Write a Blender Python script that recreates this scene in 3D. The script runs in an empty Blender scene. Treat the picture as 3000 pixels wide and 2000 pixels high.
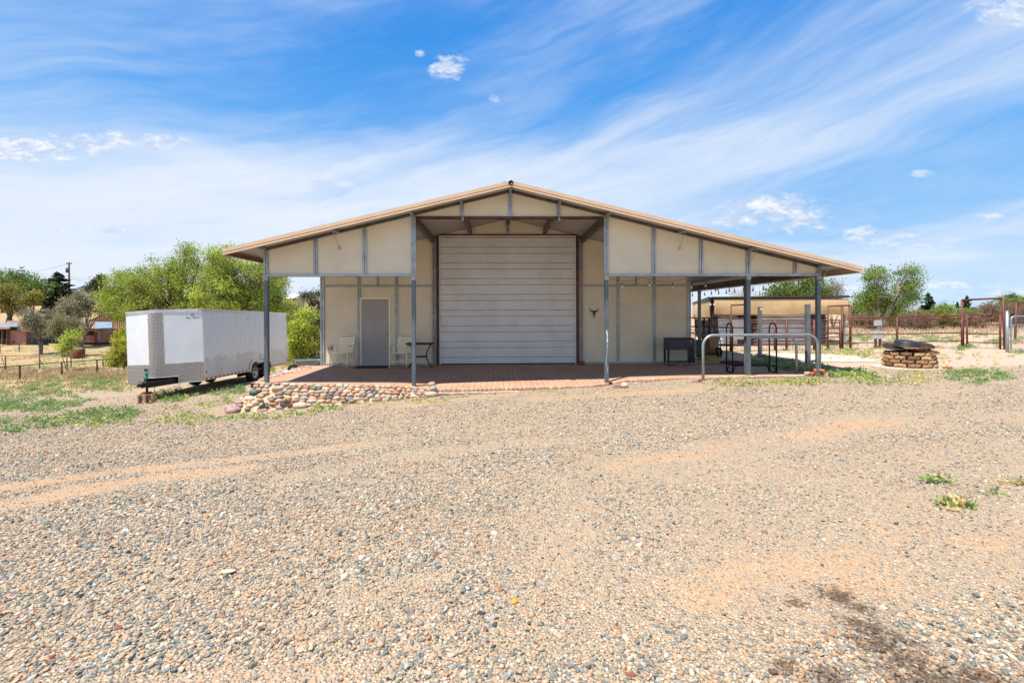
import bpy, math, random
import numpy as np
from mathutils import Matrix, Vector, Euler
random.seed(7)
rng = np.random.default_rng(11)
R = math.radians
SC = bpy.context.scene
COL = SC.collection

# ------------------------------------------------------------ camera
F = 1400.0            # focal length in pixels of a 3000 px wide frame
EYE = 1.68
ROLL = 0.0035
cam_d = bpy.data.cameras.new("camera")
cam_d.sensor_width = 36.0
cam_d.lens = F / 3000.0 * 36.0
cam_d.shift_y = -82.0 / 3000.0
cam_d.clip_start = 0.05
cam_d.clip_end = 5000
cam = bpy.data.objects.new("camera", cam_d)
COL.objects.link(cam)
cam.matrix_world = Matrix.Translation((0, 0, EYE)) @ Matrix.Rotation(R(90), 4, 'X') @ Matrix.Rotation(-ROLL, 4, 'Z')
SC.camera = cam

# ------------------------------------------------------------ light, sky, exposure
SUNV = Vector((-0.335, -0.26, 1.0)).normalized()
sun_d = bpy.data.lights.new("sun", 'SUN')
sun_d.energy = 5.0
sun_d.angle = R(0.5)
sun_d.color = (1.0, 0.94, 0.84)
sun = bpy.data.objects.new("sun", sun_d)
COL.objects.link(sun)
sun.rotation_euler = SUNV.to_track_quat('Z', 'Y').to_euler()
SC.view_settings.view_transform = 'Standard'
SC.view_settings.look = 'None'
SC.view_settings.gamma = 1.0
SC.view_settings.use_curve_mapping = False
SC.view_settings.exposure = 0.72
SC.cycles.use_denoising = True
SC.cycles.max_bounces = 8
SC.cycles.transparent_max_bounces = 8

class NT:
    """tiny node-tree helper"""
    def __init__(s, tree):
        s.t = tree; s.n = tree.nodes; s.l = tree.links
    def node(s, kind, **kw):
        nd = s.n.new(kind)
        for k, v in kw.items():
            if k == 'ins':
                for kk, vv in v.items():
                    if isinstance(vv, bpy.types.NodeSocket): s.l.new(vv, nd.inputs[kk])
                    else: nd.inputs[kk].default_value = vv
            else: setattr(nd, k, v)
        return nd
    def math(s, op, a, b=None, c=None, clamp=False):
        nd = s.n.new('ShaderNodeMath'); nd.operation = op; nd.use_clamp = clamp
        for i, v in enumerate((a, b, c)):
            if v is None: continue
            if isinstance(v, bpy.types.NodeSocket): s.l.new(v, nd.inputs[i])
            else: nd.inputs[i].default_value = v
        return nd.outputs[0]
    def mix(s, f, a, b, blend='MIX'):
        nd = s.n.new('ShaderNodeMix'); nd.data_type = 'RGBA'; nd.blend_type = blend
        for i, v in ((0, f), (6, a), (7, b)):
            if isinstance(v, bpy.types.NodeSocket): s.l.new(v, nd.inputs[i])
            elif i == 0: nd.inputs[0].default_value = v
            else: nd.inputs[i].default_value = (*v[:3], 1)
        return nd.outputs[2]
    def noise(s, vec, scale, detail=4, rough=0.55, dist=0.0):
        nd = s.n.new('ShaderNodeTexNoise')
        if vec is not None: s.l.new(vec, nd.inputs['Vector'])
        nd.inputs['Scale'].default_value = scale; nd.inputs['Detail'].default_value = detail
        nd.inputs['Roughness'].default_value = rough; nd.inputs['Distortion'].default_value = dist
        return nd.outputs[0]
    def ramp(s, f, stops, interp='LINEAR'):
        nd = s.n.new('ShaderNodeValToRGB'); nd.color_ramp.interpolation = interp
        e = nd.color_ramp.elements
        while len(e) > 1: e.remove(e[-1])
        for i, (p, c) in enumerate(stops):
            el = e[0] if i == 0 else e.new(p)
            el.position = p
            el.color = (*c, 1) if hasattr(c, '__len__') else (c, c, c, 1)
        s.l.new(f, nd.inputs[0])
        return nd.outputs[0]
    def smooth(s, v, a, b):
        nd = s.n.new('ShaderNodeMapRange'); nd.interpolation_type = 'SMOOTHSTEP'
        s.l.new(v, nd.inputs[0]); nd.inputs[1].default_value = a; nd.inputs[2].default_value = b
        return nd.outputs[0]

world = bpy.data.worlds.new("World")
SC.world = world
world.use_nodes = True
world.node_tree.nodes.clear()
w = NT(world.node_tree)
sky = w.node('ShaderNodeTexSky', sky_type='NISHITA', sun_disc=False)
sky.sun_elevation = math.asin(SUNV.z)
sky.sun_rotation = math.atan2(SUNV.x, SUNV.y)
sky.altitude = 1400
sky.air_density = 1.0
sky.dust_density = 0.4
sky.ozone_density = 2.0
tc = w.node('ShaderNodeTexCoord')
sep = w.node('ShaderNodeSeparateXYZ', ins={0: tc.outputs['Generated']})
dx, dy, dz = sep.outputs
den = w.math('ADD', w.math('MAXIMUM', dz, 0.0), 0.09)
pu, pv = w.math('DIVIDE', dx, den), w.math('DIVIDE', dy, den)
comb = w.node('ShaderNodeCombineXYZ', ins={0: pu, 1: pv})
# long cirrus streaks: the coordinates are turned and stretched along the wind
def streak(rot, sx, sy, off, scale, det, rough, dist):
    m = w.node('ShaderNodeMapping', ins={'Vector': comb.outputs[0], 'Rotation': (0, 0, R(rot)), 'Scale': (sx, sy, 1), 'Location': (off, off * .7, 0)})
    return w.noise(m.outputs[0], scale, det, rough, dist)
az = w.math('ARCTAN2', dx, dy); el = w.math('ARCSINE', dz)
wob = w.math('MULTIPLY', w.math('SUBTRACT', w.noise(comb.outputs[0], 1.3, 3, .5), .5), .11)
def veil(slope, sx, sy, off, scale, det, rough, dist):
    v = w.math('ADD', w.math('SUBTRACT', el, w.math('MULTIPLY', az, slope)), wob)
    c = w.node('ShaderNodeCombineXYZ', ins={0: w.math('MULTIPLY', az, sx), 1: w.math('MULTIPLY', v, sy), 2: off})
    return w.noise(c.outputs[0], scale, det, rough, dist)
s1 = veil(.24, .60, 3.6, 3.1, 1.5, 8, .58, .22)
s2 = veil(.28, 1.0, 8.0, 7.7, 1.5, 8, .62, .30)
s3 = streak(30, 0.4, 0.8, 1.3, 0.6, 3, 0.5, 0.4)
cir = w.math('ADD', w.math('MULTIPLY', s1, 0.80), w.math('ADD', w.math('MULTIPLY', s2, 0.38), w.math('MULTIPLY', s3, 0.40)))
# more veil low down and towards the left half of the sky
low = w.smooth(dz, 0.52, 0.08)
left = w.smooth(dx, 0.55, -0.45)
cov = w.math('ADD', cir, w.math('ADD', w.math('MULTIPLY', low, 0.14), w.math('MULTIPLY', w.math('MULTIPLY', low, left), 0.08)))
cirrus = w.math('MULTIPLY', w.smooth(cov, 0.62, 1.14), 0.95)
skyc = w.mix(0.88, w.mix(1.0, sky.outputs[0], (0.8, 1.6, 2.1), 'MULTIPLY'), w.ramp(dz, [(0, (3.8, 6.2, 9.0)), (.12, (3.1, 5.7, 9.0)), (.30, (1.35, 4.4, 9.2)), (.50, (.45, 3.0, 8.4)), (1, (.2, 1.8, 6.5))]))
c1 = w.mix(cirrus, skyc, (8.4, 9.0, 9.9))
# small fair-weather clouds at fixed directions
ga, gb = w.math('DIVIDE', dx, w.math('MAXIMUM', dy, 0.02)), w.math('DIVIDE', dz, w.math('MAXIMUM', dy, 0.02))
gc = w.node('ShaderNodeCombineXYZ', ins={0: ga, 1: w.math('MULTIPLY', gb, 2.2)})
puffn = w.noise(gc.outputs[0], 16, 8, 0.66, 0.5)
puff = None
for (px, py, rx, ry, k) in ((2270, 625, 175, 60, 1), (2330, 660, 110, 28, .9), (1312, 196, 56, 42, 1), (1235, 156, 18, 12, .7), (2960, 45, 130, 50, .8), (2990, 15, 90, 40, .9),
                            (330, 412, 260, 30, 1), (90, 425, 260, 44, 1), (2560, 692, 125, 24, .9), (2590, 716, 60, 10, .6), (2700, 724, 70, 10, .6), (2750, 705, 70, 8, .5), (2885, 638, 60, 11, .8),
                            (330, 672, 42, 9, .6), (252, 672, 26, 5, .45), (185, 668, 26, 5, .5), (1018, 536, 34, 15, .35), (2710, 514, 46, 13, .5), (2590, 758, 36, 5, .5),
                            (1448, 290, 18, 16, .35), (2800, 840, 150, 10, .7), (2900, 862, 150, 9, .6), (2500, 845, 90, 9, .7), (2640, 868, 120, 8, .5), (2120, 606, 24, 8, .4), (2440, 640, 22, 6, .45)):
    a0, b0 = (px - 1500) / F, (918 - py) / F
    qa = w.math('POWER', w.math('DIVIDE', w.math('SUBTRACT', ga, a0), rx / F), 2)
    qb = w.math('POWER', w.math('DIVIDE', w.math('SUBTRACT', gb, b0), ry / F), 2)
    v = w.math('SUBTRACT', 1.0, w.math('ADD', qa, qb))
    v = w.smooth(w.math('ADD', v, w.math('MULTIPLY', w.math('SUBTRACT', puffn, 0.50), 5.0)), -0.1, 1.2)
    near = w.math('LESS_THAN', w.math('ADD', qa, qb), 2.6)
    v = w.math('MULTIPLY', w.math('MULTIPLY', v, near), k)
    puff = v if puff is None else w.math('MAXIMUM', puff, v)
puff = w.math('MULTIPLY', puff, w.math('GREATER_THAN', dy, 0.05))
gc2 = w.node('ShaderNodeCombineXYZ', ins={0: ga, 1: w.math('ADD', w.math('MULTIPLY', gb, 2.6), 0.035)})
shade = w.noise(gc2.outputs[0], 22, 6, 0.6)
puffc = w.mix(w.smooth(shade, 0.42, 0.6), (5.9, 7.0, 9.0), (9.6, 9.8, 10.2))
c2 = w.mix(w.math('MULTIPLY', puff, 0.92), c1, puffc)
bg = w.node('ShaderNodeBackground', ins={'Color': c2, 'Strength': 0.062})
wo = w.node('ShaderNodeOutputWorld', ins={'Surface': bg.outputs[0]})

# ------------------------------------------------------------ pixels of the photograph -> points of the place
def P(px, py, D):
    u, v = px - 1500.0, py - 918.0
    return Vector(((u - ROLL * v) / F * D, D, EYE - (v + ROLL * u) / F * D))

CTRL = [(0,-20,-.1),(30,-20,.1),(-30,-20,-.8),(0,0,-.12),(0,3,-.13),(-3,3,-.18),(3,3,-.10),(0,6,-.16),(8,4,-.04),(-8,4,-.38),(8,8,.02),(0,9,-.18),(4.5,9,-.05),
    (0,11.3,-.2),(-2.4,11.5,-.37),(-4.5,11.4,-.5),(-6.6,11.2,-.64),(2.3,11.8,-.14),(4.5,11.4,.03),(7,11.7,.05),(-6.9,14,-.55),(-6.9,16,-.4),
    (-11.7,15,-1.04),(-10,18.6,-.89),(-13,19,-1.1),(-10,22,-1.0),(-10.4,9.7,-.62),(-17,20,-1.5),(-28.8,28,-2.1),(-30.4,35,-2.4),(-38,38,-2.75),(-25,42,-2.4),(-45,50,-2.4),
    (-46,58,-1.8),(-58,60,-1.7),(-36,60,-1.8),(-17.8,38,-1.4),(-10,30,-1.1),(-8,45,-.9),(-60,90,3),(-90,90,3),(-50,120,5.2),(-110,120,5.6),(-20,120,3.5),(-16,60,-.6),(-30,90,2.4),
    (0,20,-.12),(0,30,-.1),(6,30,.0),(7.9,16,.02),(8,13,.1),(12,13.5,.14),(20,20,.15),(12,22,.05),(9,22,.05),(20,40,.15),(40,40,.15),(60,60,.1),(0,60,-.3),(10,60,0),(30,20,.2),(30,8,.2),
    (0,300,1),(200,300,-2),(-200,300,9),(600,600,-6),(-600,600,6),(600,-600,0),(-600,-600,-4),(0,-300,-.5),(600,0,0),(-600,0,-4)]
_C = np.array(CTRL, float)
def _warp(x, y):
    r = np.hypot(x, y); k = np.log1p(r / 12.0) * 12.0 / np.maximum(r, 1e-6)
    return x * k, y * k
def _U(d2): return 0.5 * d2 * np.log(np.maximum(d2, 1e-9))
_cx, _cy = _warp(_C[:, 0], _C[:, 1])
_n = len(_C)
_K = _U((_cx[:, None] - _cx[None]) ** 2 + (_cy[:, None] - _cy[None]) ** 2) + np.eye(_n) * 0.15
_Pm = np.c_[np.ones(_n), _cx, _cy]
_A = np.block([[_K, _Pm], [_Pm.T, np.zeros((3, 3))]])
_W = np.linalg.solve(_A, np.r_[_C[:, 2], 0, 0, 0])
def gza(x, y):
    x = np.asarray(x, float).ravel(); y = np.asarray(y, float).ravel(); out = np.empty(len(x))
    for i in range(0, len(x), 20000):
        a, b = _warp(x[i:i+20000], y[i:i+20000])
        out[i:i+20000] = _U((a[:, None] - _cx) ** 2 + (b[:, None] - _cy) ** 2) @ _W[:_n] + _W[_n] + _W[_n+1] * a + _W[_n+2] * b
    x2, y2 = x, y
    out += 0.012 * np.sin(x2 * 2.1 + 1.3 * np.sin(y2 * .9)) * np.sin(y2 * 1.7 + .6) * (np.hypot(x, y) < 60)
    return out
def gz(x, y): return float(gza([x], [y])[0])
def PG(px, py, d0=2.0, d1=200.0):
    """the point of the ground seen at a pixel of the photograph"""
    lo = None
    for D in np.geomspace(d0, d1, 90):
        p = P(px, py, D)
        if p.z < gz(p.x, p.y):
            if lo is None: return p
            for _ in range(18):
                m = (lo + D) / 2; q = P(px, py, m)
                if q.z < gz(q.x, q.y): D = m
                else: lo = m
            return P(px, py, D)
        lo = D
    return P(px, py, d1)

# ------------------------------------------------------------ mesh helpers
def tag(o, label=None, cat=None, group=None, kind=None):
    if label: o['label'] = label
    if cat: o['category'] = cat
    if group: o['group'] = group
    if kind: o['kind'] = kind
    return o
def empty(name, loc=(0, 0, 0), rz=0.0, label=None, cat=None, group=None):
    o = bpy.data.objects.new(name, None); COL.objects.link(o)
    o.empty_display_size = 0.2
    o.matrix_world = Matrix.Translation(loc) @ Matrix.Rotation(rz, 4, 'Z')
    return tag(o, label, cat, group)
def copy_tree(o, parent=None):
    c = o.copy(); COL.objects.link(c)
    if parent is not None:
        c.parent = parent; c.matrix_parent_inverse = o.matrix_parent_inverse.copy()
    for ch in list(o.children): copy_tree(ch, c)
    return c
class MB:
    def __init__(s): s.v = []; s.f = []; s.c = None
    def quad(s, *pts):
        k = len(s.v); s.v += [tuple(p) for p in pts]; s.f.append(tuple(range(k, k + len(pts)))); return s
    def box(s, x0, x1, y0, y1, z0, z1, M=None):
        k = len(s.v)
        vs = [(x, y, z) for x in (x0, x1) for y in (y0, y1) for z in (z0, z1)]
        if M is not None: vs = [tuple(M @ Vector(p)) for p in vs]
        s.v += vs
        for q in ((0,1,3,2),(4,6,7,5),(0,4,5,1),(2,3,7,6),(0,2,6,4),(1,5,7,3)): s.f.append(tuple(k + i for i in q))
        return s
    def bar(s, a, b, w, h=None, up=(0, 0, 1)):
        """a square bar from a to b"""
        a, b = Vector(a), Vector(b); h = w if h is None else h
        d = (b - a); L = d.length; d.normalize(); up = Vector(up)
        if abs(d.dot(up)) > .98: up = Vector((0, 1, 0))
        sx = d.cross(up).normalized(); sz = sx.cross(d)
        M = Matrix((sx, d, sz)).transposed().to_4x4(); M.translation = a
        return s.box(-w/2, w/2, 0, L, -h/2, h/2, M)
    def tube(s, pts, r, n=8, closed=False, cap=True):
        pts = [Vector(p) for p in pts]; m = len(pts)
        rs = r if hasattr(r, '__len__') else [r] * m
        k0 = len(s.v); up = None
        for i, p in enumerate(pts):
            if closed: d = pts[(i+1) % m] - pts[i-1]
            else: d = pts[min(i+1, m-1)] - pts[max(i-1, 0)]
            d.normalize()
            if up is None:
                up = Vector((0, 0, 1)) if abs(d.z) < .9 else Vector((1, 0, 0))
            a = d.cross(up)
            if a.length < 1e-5: a = d.cross(Vector((0.3, 1, 0.2)))
            a.normalize(); b = a.cross(d).normalized(); up = b
            for j in range(n):
                t = 2 * math.pi * j / n
                s.v.append(tuple(p + (a * math.cos(t) + b * math.sin(t)) * rs[i]))
        for i in range(m if closed else m - 1):
            for j in range(n):
                a0 = k0 + i * n + j; a1 = k0 + i * n + (j+1) % n
                b0 = k0 + ((i+1) % m) * n + j; b1 = k0 + ((i+1) % m) * n + (j+1) % n
                s.f.append((a0, b0, b1, a1))
        if cap and not closed:
            s.f.append(tuple(k0 + j for j in range(n))); s.f.append(tuple(k0 + (m-1) * n + n - 1 - j for j in range(n)))
        return s
    def lathe(s, prof, n=24, M=None, cap=True):
        k0 = len(s.v)
        for (r, z) in prof:
            for j in range(n):
                t = 2 * math.pi * j / n; p = Vector((r * math.cos(t), r * math.sin(t), z))
                s.v.append(tuple(M @ p if M is not None else p))
        for i in range(len(prof) - 1):
            for j in range(n):
                s.f.append((k0 + i*n + j, k0 + i*n + (j+1) % n, k0 + (i+1)*n + (j+1) % n, k0 + (i+1)*n + j))
        if cap:
            s.f.append(tuple(k0 + n - 1 - j for j in range(n))); s.f.append(tuple(k0 + (len(prof)-1)*n + j for j in range(n)))
        return s
    def prism(s, poly, a, b, axis='y', M=None):
        """poly of 2-D points extruded from a to b; axis y: points are (x, z); axis x: (y, z); axis z: (x, y)"""
        def mk(p, t):
            q = (p[0], t, p[1]) if axis == 'y' else ((t, p[0], p[1]) if axis == 'x' else (p[0], p[1], t))
            return tuple(M @ Vector(q)) if M is not None else q
        k = len(s.v); m = len(poly)
        s.v += [mk(p, a) for p in poly] + [mk(p, b) for p in poly]
        s.f.append(tuple(k + i for i in range(m))); s.f.append(tuple(k + 2*m - 1 - i for i in range(m)))
        for i in range(m):
            j = (i + 1) % m; s.f.append((k+i, k+m+i, k+m+j, k+j))
        return s
    def blob(s, c, r, seed, M=None, lum=None, sub=2, jag=.16):
        vs, fs = ICO[sub]
        rr = random.Random(seed); k = len(s.v); ph = [rr.uniform(0, 6.28) for _ in range(6)]
        for p in vs:
            t = 1 + jag * (math.sin(2.3*p[0]*2+ph[0]) * math.sin(1.9*p[1]*2+ph[1]) + .6*math.sin(3.1*p[2]*2+ph[2]+p[0]*2))
            q = Vector((p[0]*r[0]*t, p[1]*r[1]*t, p[2]*r[2]*t))
            if M is not None: q = M @ q
            s.v.append(tuple(q + Vector(c)))
        s.f += [tuple(k + i for i in f) for f in fs]
        return s
    def build(s, name, mat, parent=None, smooth=False, world=False, auto=None, recalc=True):
        me = bpy.data.meshes.new(name); me.from_pydata(s.v, [], s.f)
        if recalc and len(s.f) < 60000:
            import bmesh
            bm = bmesh.new(); bm.from_mesh(me); bmesh.ops.recalc_face_normals(bm, faces=bm.faces); bm.to_mesh(me); bm.free()
        me.materials.append(mat)
        if smooth: me.polygons.foreach_set('use_smooth', [True] * len(me.polygons))
        if s.c is not None:
            at = me.color_attributes.new('tint', 'FLOAT_COLOR', 'POINT')
            at.data.foreach_set('color', np.c_[np.array(s.c, float), np.ones(len(s.c))].ravel())
        o = bpy.data.objects.new(name, me); COL.objects.link(o)
        if auto is not None:
            try:
                for p in me.polygons: p.use_smooth = True
                me.set_sharp_from_angle(angle=R(auto))
            except Exception: pass
        if parent is not None:
            o.parent = parent
            if world: o.matrix_parent_inverse = parent.matrix_world.inverted()
        return o
def bevel(o, wd, seg=2):
    m = o.modifiers.new('bevel', 'BEVEL'); m.width = wd; m.segments = seg; m.limit_method = 'ANGLE'; m.angle_limit = R(40); return o
def _ico(sub):
    import bmesh
    bm = bmesh.new(); bmesh.ops.create_icosphere(bm, subdivisions=sub, radius=1.0)
    r = ([tuple(v.co) for v in bm.verts], [tuple(v.index for v in f.verts) for f in bm.faces]); bm.free(); return r
ICO = {1: _ico(1), 2: _ico(2)}
def quads_mesh(name, V, C, mat, parent=None, world=False, per=4):
    """V: (N, per, 3) array of faces, C: (N, 3) colours"""
    N = len(V); me = bpy.data.meshes.new(name)
    me.vertices.add(N * per); me.vertices.foreach_set('co', np.ascontiguousarray(V, np.float32).ravel())
    me.loops.add(N * per); me.loops.foreach_set('vertex_index', np.arange(N * per, dtype=np.int32))
    me.polygons.add(N); me.polygons.foreach_set('loop_start', np.arange(0, N * per, per, dtype=np.int32))
    me.polygons.foreach_set('loop_total', np.full(N, per, np.int32))
    me.update(calc_edges=True)
    at = me.color_attributes.new('tint', 'FLOAT_COLOR', 'POINT')
    CC = np.repeat(np.c_[C, np.ones(N)], per, axis=0); at.data.foreach_set('color', CC.astype(np.float32).ravel())
    me.materials.append(mat)
    o = bpy.data.objects.new(name, me); COL.objects.link(o)
    if parent is not None:
        o.parent = parent
        if world: o.matrix_parent_inverse = parent.matrix_world.inverted()
    return o

# ------------------------------------------------------------ materials
MATS = {}
def mat(name, col, rough=.6, metal=0.0, var=.12, vs=3.0, bump=0.0, bs=40.0, col2=None, dirt=None, spec=None, stretch=None):
    if name in MATS: return MATS[name]
    m = bpy.data.materials.new(name); m.use_nodes = True; t = NT(m.node_tree)
    b = m.node_tree.nodes['Principled BSDF']
    tc = t.node('ShaderNodeTexCoord'); vec = tc.outputs['Object']
    if stretch: vec = t.node('ShaderNodeMapping', ins={'Vector': vec, 'Scale': stretch}).outputs[0]
    n = t.noise(vec, vs, 6, .6)
    c2 = col2 if col2 else tuple(c * (1 - var * 2) for c in col)
    c = t.mix(t.smooth(n, .35, .65), tuple(min(1, c * (1 + (var if not col2 else 0))) for c in col), c2)
    if dirt:
        n2 = t.noise(vec, vs * 3.7, 5, .7)
        c = t.mix(t.math('MULTIPLY', t.smooth(n2, dirt[1], dirt[1] + .15), dirt[2] if len(dirt) > 2 else .8), c, dirt[0])
    t.l.new(c, b.inputs['Base Color'])
    rn = t.math('ADD', t.math('MULTIPLY', n, .2), rough - .1, clamp=True); t.l.new(rn, b.inputs['Roughness'])
    b.inputs['Metallic'].default_value = metal
    if spec is not None: b.inputs['Specular IOR Level'].default_value = spec
    if bump:
        bn = t.noise(vec, bs, 5, .6)
        bp = t.node('ShaderNodeBump', ins={'Height': bn, 'Strength': bump, 'Distance': 0.01})
        t.l.new(bp.outputs[0], b.inputs['Normal'])
    MATS[name] = m; return m
def tint_mat(name, rough=.7, transl=0.0, bump=0.0, bs=30, spec=.3):
    m = bpy.data.materials.new(name); m.use_nodes = True; t = NT(m.node_tree)
    b = m.node_tree.nodes['Principled BSDF']
    a = t.node('ShaderNodeAttribute', attribute_name='tint')
    b.inputs['Roughness'].default_value = rough; b.inputs['Specular IOR Level'].default_value = spec
    tc = t.node('ShaderNodeTexCoord'); n = t.noise(tc.outputs['Object'], bs, 5, .6)
    c = t.mix(1.0, a.outputs['Color'], t.ramp(n, [(.3, .78), (.7, 1.15)]), 'MULTIPLY') if bump else a.outputs['Color']
    t.l.new(c, b.inputs['Base Color'])
    if bump:
        bp = t.node('ShaderNodeBump', ins={'Height': n, 'Strength': bump, 'Distance': 0.02}); t.l.new(bp.outputs[0], b.inputs['Normal'])
    if transl:
        tr = t.node('ShaderNodeBsdfTranslucent', ins={'Color': c}); mx = t.node('ShaderNodeMixShader', ins={0: transl, 1: b.outputs[0], 2: tr.outputs[0]})
        t.l.new(mx.outputs[0], m.node_tree.nodes['Material Output'].inputs['Surface'])
    return m
M_wall = mat('cream_wall_panel', (.67, .62, .485), .75, 0, .03, 1.2, .35, 140, dirt=((.52, .45, .34), .58, .4))
M_galv = mat('galvanised_steel', (.38, .42, .45), .45, .7, .10, 5, .1, 60, col2=(.29, .33, .36), dirt=((.52, .55, .57), .66, .5))
M_post = mat('weathered_grey_post_paint', (.135, .17, .195), .5, .35, .1, 4, .1, 50, col2=(.10, .13, .155), dirt=((.24, .29, .32), .64, .5))
M_scuff = mat('white_paint_scuff', (.72, .74, .75), .7, 0, .1, 12)
M_beam = mat('dark_steel_beam', (.12, .11, .105), .55, .5, .15, 4)
M_primer = mat('red_oxide_primer', (.10, .028, .022), .55, .1, .2, 5, dirt=((.2, .1, .07), .62, .5))
M_fascia = mat('tan_metal_fascia', (.68, .49, .33), .42, .1, .03, 2)
M_fascia2 = mat('brown_fascia_seam', (.24, .125, .07), .6, 0, .1, 3)
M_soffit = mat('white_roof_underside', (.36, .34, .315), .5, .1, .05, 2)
M_roof = mat('roof_metal', (.55, .40, .28), .45, .3, .1, 2)
M_door = mat('white_roll_up_door', (.60, .62, .62), .42, .1, .03, 1.5, dirt=((.50, .50, .48), .60, .4))
M_seam = mat('door_groove_shade', (.27, .265, .26), .7)  # darker backing colour paints shade into the door's grooves
M_trim = mat('white_door_trim', (.68, .65, .61), .5, 0, .05, 3)
M_greydoor = mat('grey_entry_door', (.32, .315, .31), .55, 0, .04, 2, .1, 200)
M_cream = mat('cream_powder_coat', (.90, .84, .62), .4, 0, .04, 8)
M_strap = mat('cream_vinyl_strap', (.92, .86, .64), .45, 0, .05, 8)
M_black = mat('black_metal', (.012, .012, .014), .4, .3, .2, 6)
M_rubber = mat('black_rubber', (.018, .018, .02), .8, 0, .3, 8, .3, 60, dirt=((.09, .075, .06), .6, .5))
M_mat = mat('black_door_mat', (.01, .01, .011), .95, 0, .3, 20, .6, 300)
M_chrome = mat('satin_nickel', (.55, .55, .54), .25, .95, .05, 10)
M_rimst = mat('silver_wheel_rim', (.50, .51, .52), .35, .6, .1, 10)
M_slate = mat('slate_blue_cooler_paint', (.030, .036, .052), .38, .2, .1, 4)
M_redpipe = mat('rusty_red_pipe', (.15, .044, .028), .6, .2, .2, 6, .1, 60, col2=(.105, .030, .022), dirt=((.26, .11, .07), .6, .6))
M_rustpipe = mat('dark_rust_pipe', (.060, .026, .018), .75, .1, .2, 6, dirt=((.12, .055, .03), .58, .7))
M_wire = mat('thin_galvanised_wire', (.36, .36, .34), .5, .5, .1, 6)
M_concrete = mat('concrete', (.50, .43, .345), .9, 0, .07, 2.2, .4, 60, dirt=((.40, .33, .25), .6, .4))
M_wood = mat('weathered_wood', (.16, .10, .065), .85, 0, .25, 4, .4, 30, stretch=(1, 1, .2))
M_bark = mat('grey_brown_bark', (.135, .105, .08), .9, 0, .25, 6, .8, 18, stretch=(1, 1, .3))
M_palebark = mat('pale_tree_bark', (.33, .29, .24), .9, 0, .2, 6, .6, 18, stretch=(1, 1, .3))
M_leaf = tint_mat('leaf', .6, .45)
M_twig = tint_mat('twig', .85)
M_weed = tint_mat('weed_leaf', .7, .3)
M_dry = tint_mat('dry_grass_blade', .8, .2)
M_stone = tint_mat('river_stone', .62, 0, .35, 22, .35)
M_block = tint_mat('tan_split_face_block', .85, 0, .8, 30, .2)
M_brickt = tint_mat('clay_paver', .85, 0, .3, 26, .2)

# ------------------------------------------------------------ ground
BO = Vector((-0.035, 12.11, 0)); BROT = R(1.55)
BM = Matrix.Translation(BO) @ Matrix.Rotation(BROT, 4, 'Z')
BMI = BM.inverted()
def L(x, y, z=0): return BM @ Vector((x, y, z))
# front edge of the brick patio in workshop coordinates: x, y, height
EDGE = [(-6.45,-.20,-.02),(-6.1,-.22,-.04),(-4.5,-.26,-.07),(-3,-.26,-.11),(-2.44,-.22,-.15),(-2.0,-.34,-.18),(-1.3,-.43,-.17),(0,-.46,-.14),(1.2,-.44,-.125),(2.0,-.36,-.11),(2.44,-.16,-.09),(3.0,-.12,-.01),(3.8,-.20,.02),(4.6,-.22,.05),(6.1,-.22,.07),(7.0,-.2,.075),(7.75,-.2,.08)]
_E = np.array(EDGE)
def edge_y(x): return float(np.interp(x, _E[:, 0], _E[:, 1]))
def patio_z(x, y):
    zf = float(np.interp(x, _E[:, 0], _E[:, 2])); yf = edge_y(x)
    t = min(max((y - yf) / (3.4 - yf), 0), 1)
    return zf * (1 - t) ** 1.2

def value_noise(x, y, s, seed):
    r = np.random.default_rng(seed); g = r.random((64, 64))
    X, Y = x * s, y * s; xi, yi = np.floor(X).astype(int), np.floor(Y).astype(int); fx, fy = X - xi, Y - yi
    fx, fy = fx*fx*(3-2*fx), fy*fy*(3-2*fy)
    a = g[yi % 64, xi % 64]; b_ = g[yi % 64, (xi+1) % 64]; c = g[(yi+1) % 64, xi % 64]; d = g[(yi+1) % 64, (xi+1) % 64]
    return (a*(1-fx)+b_*fx)*(1-fy) + (c*(1-fx)+d*fx)*fy
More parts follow.
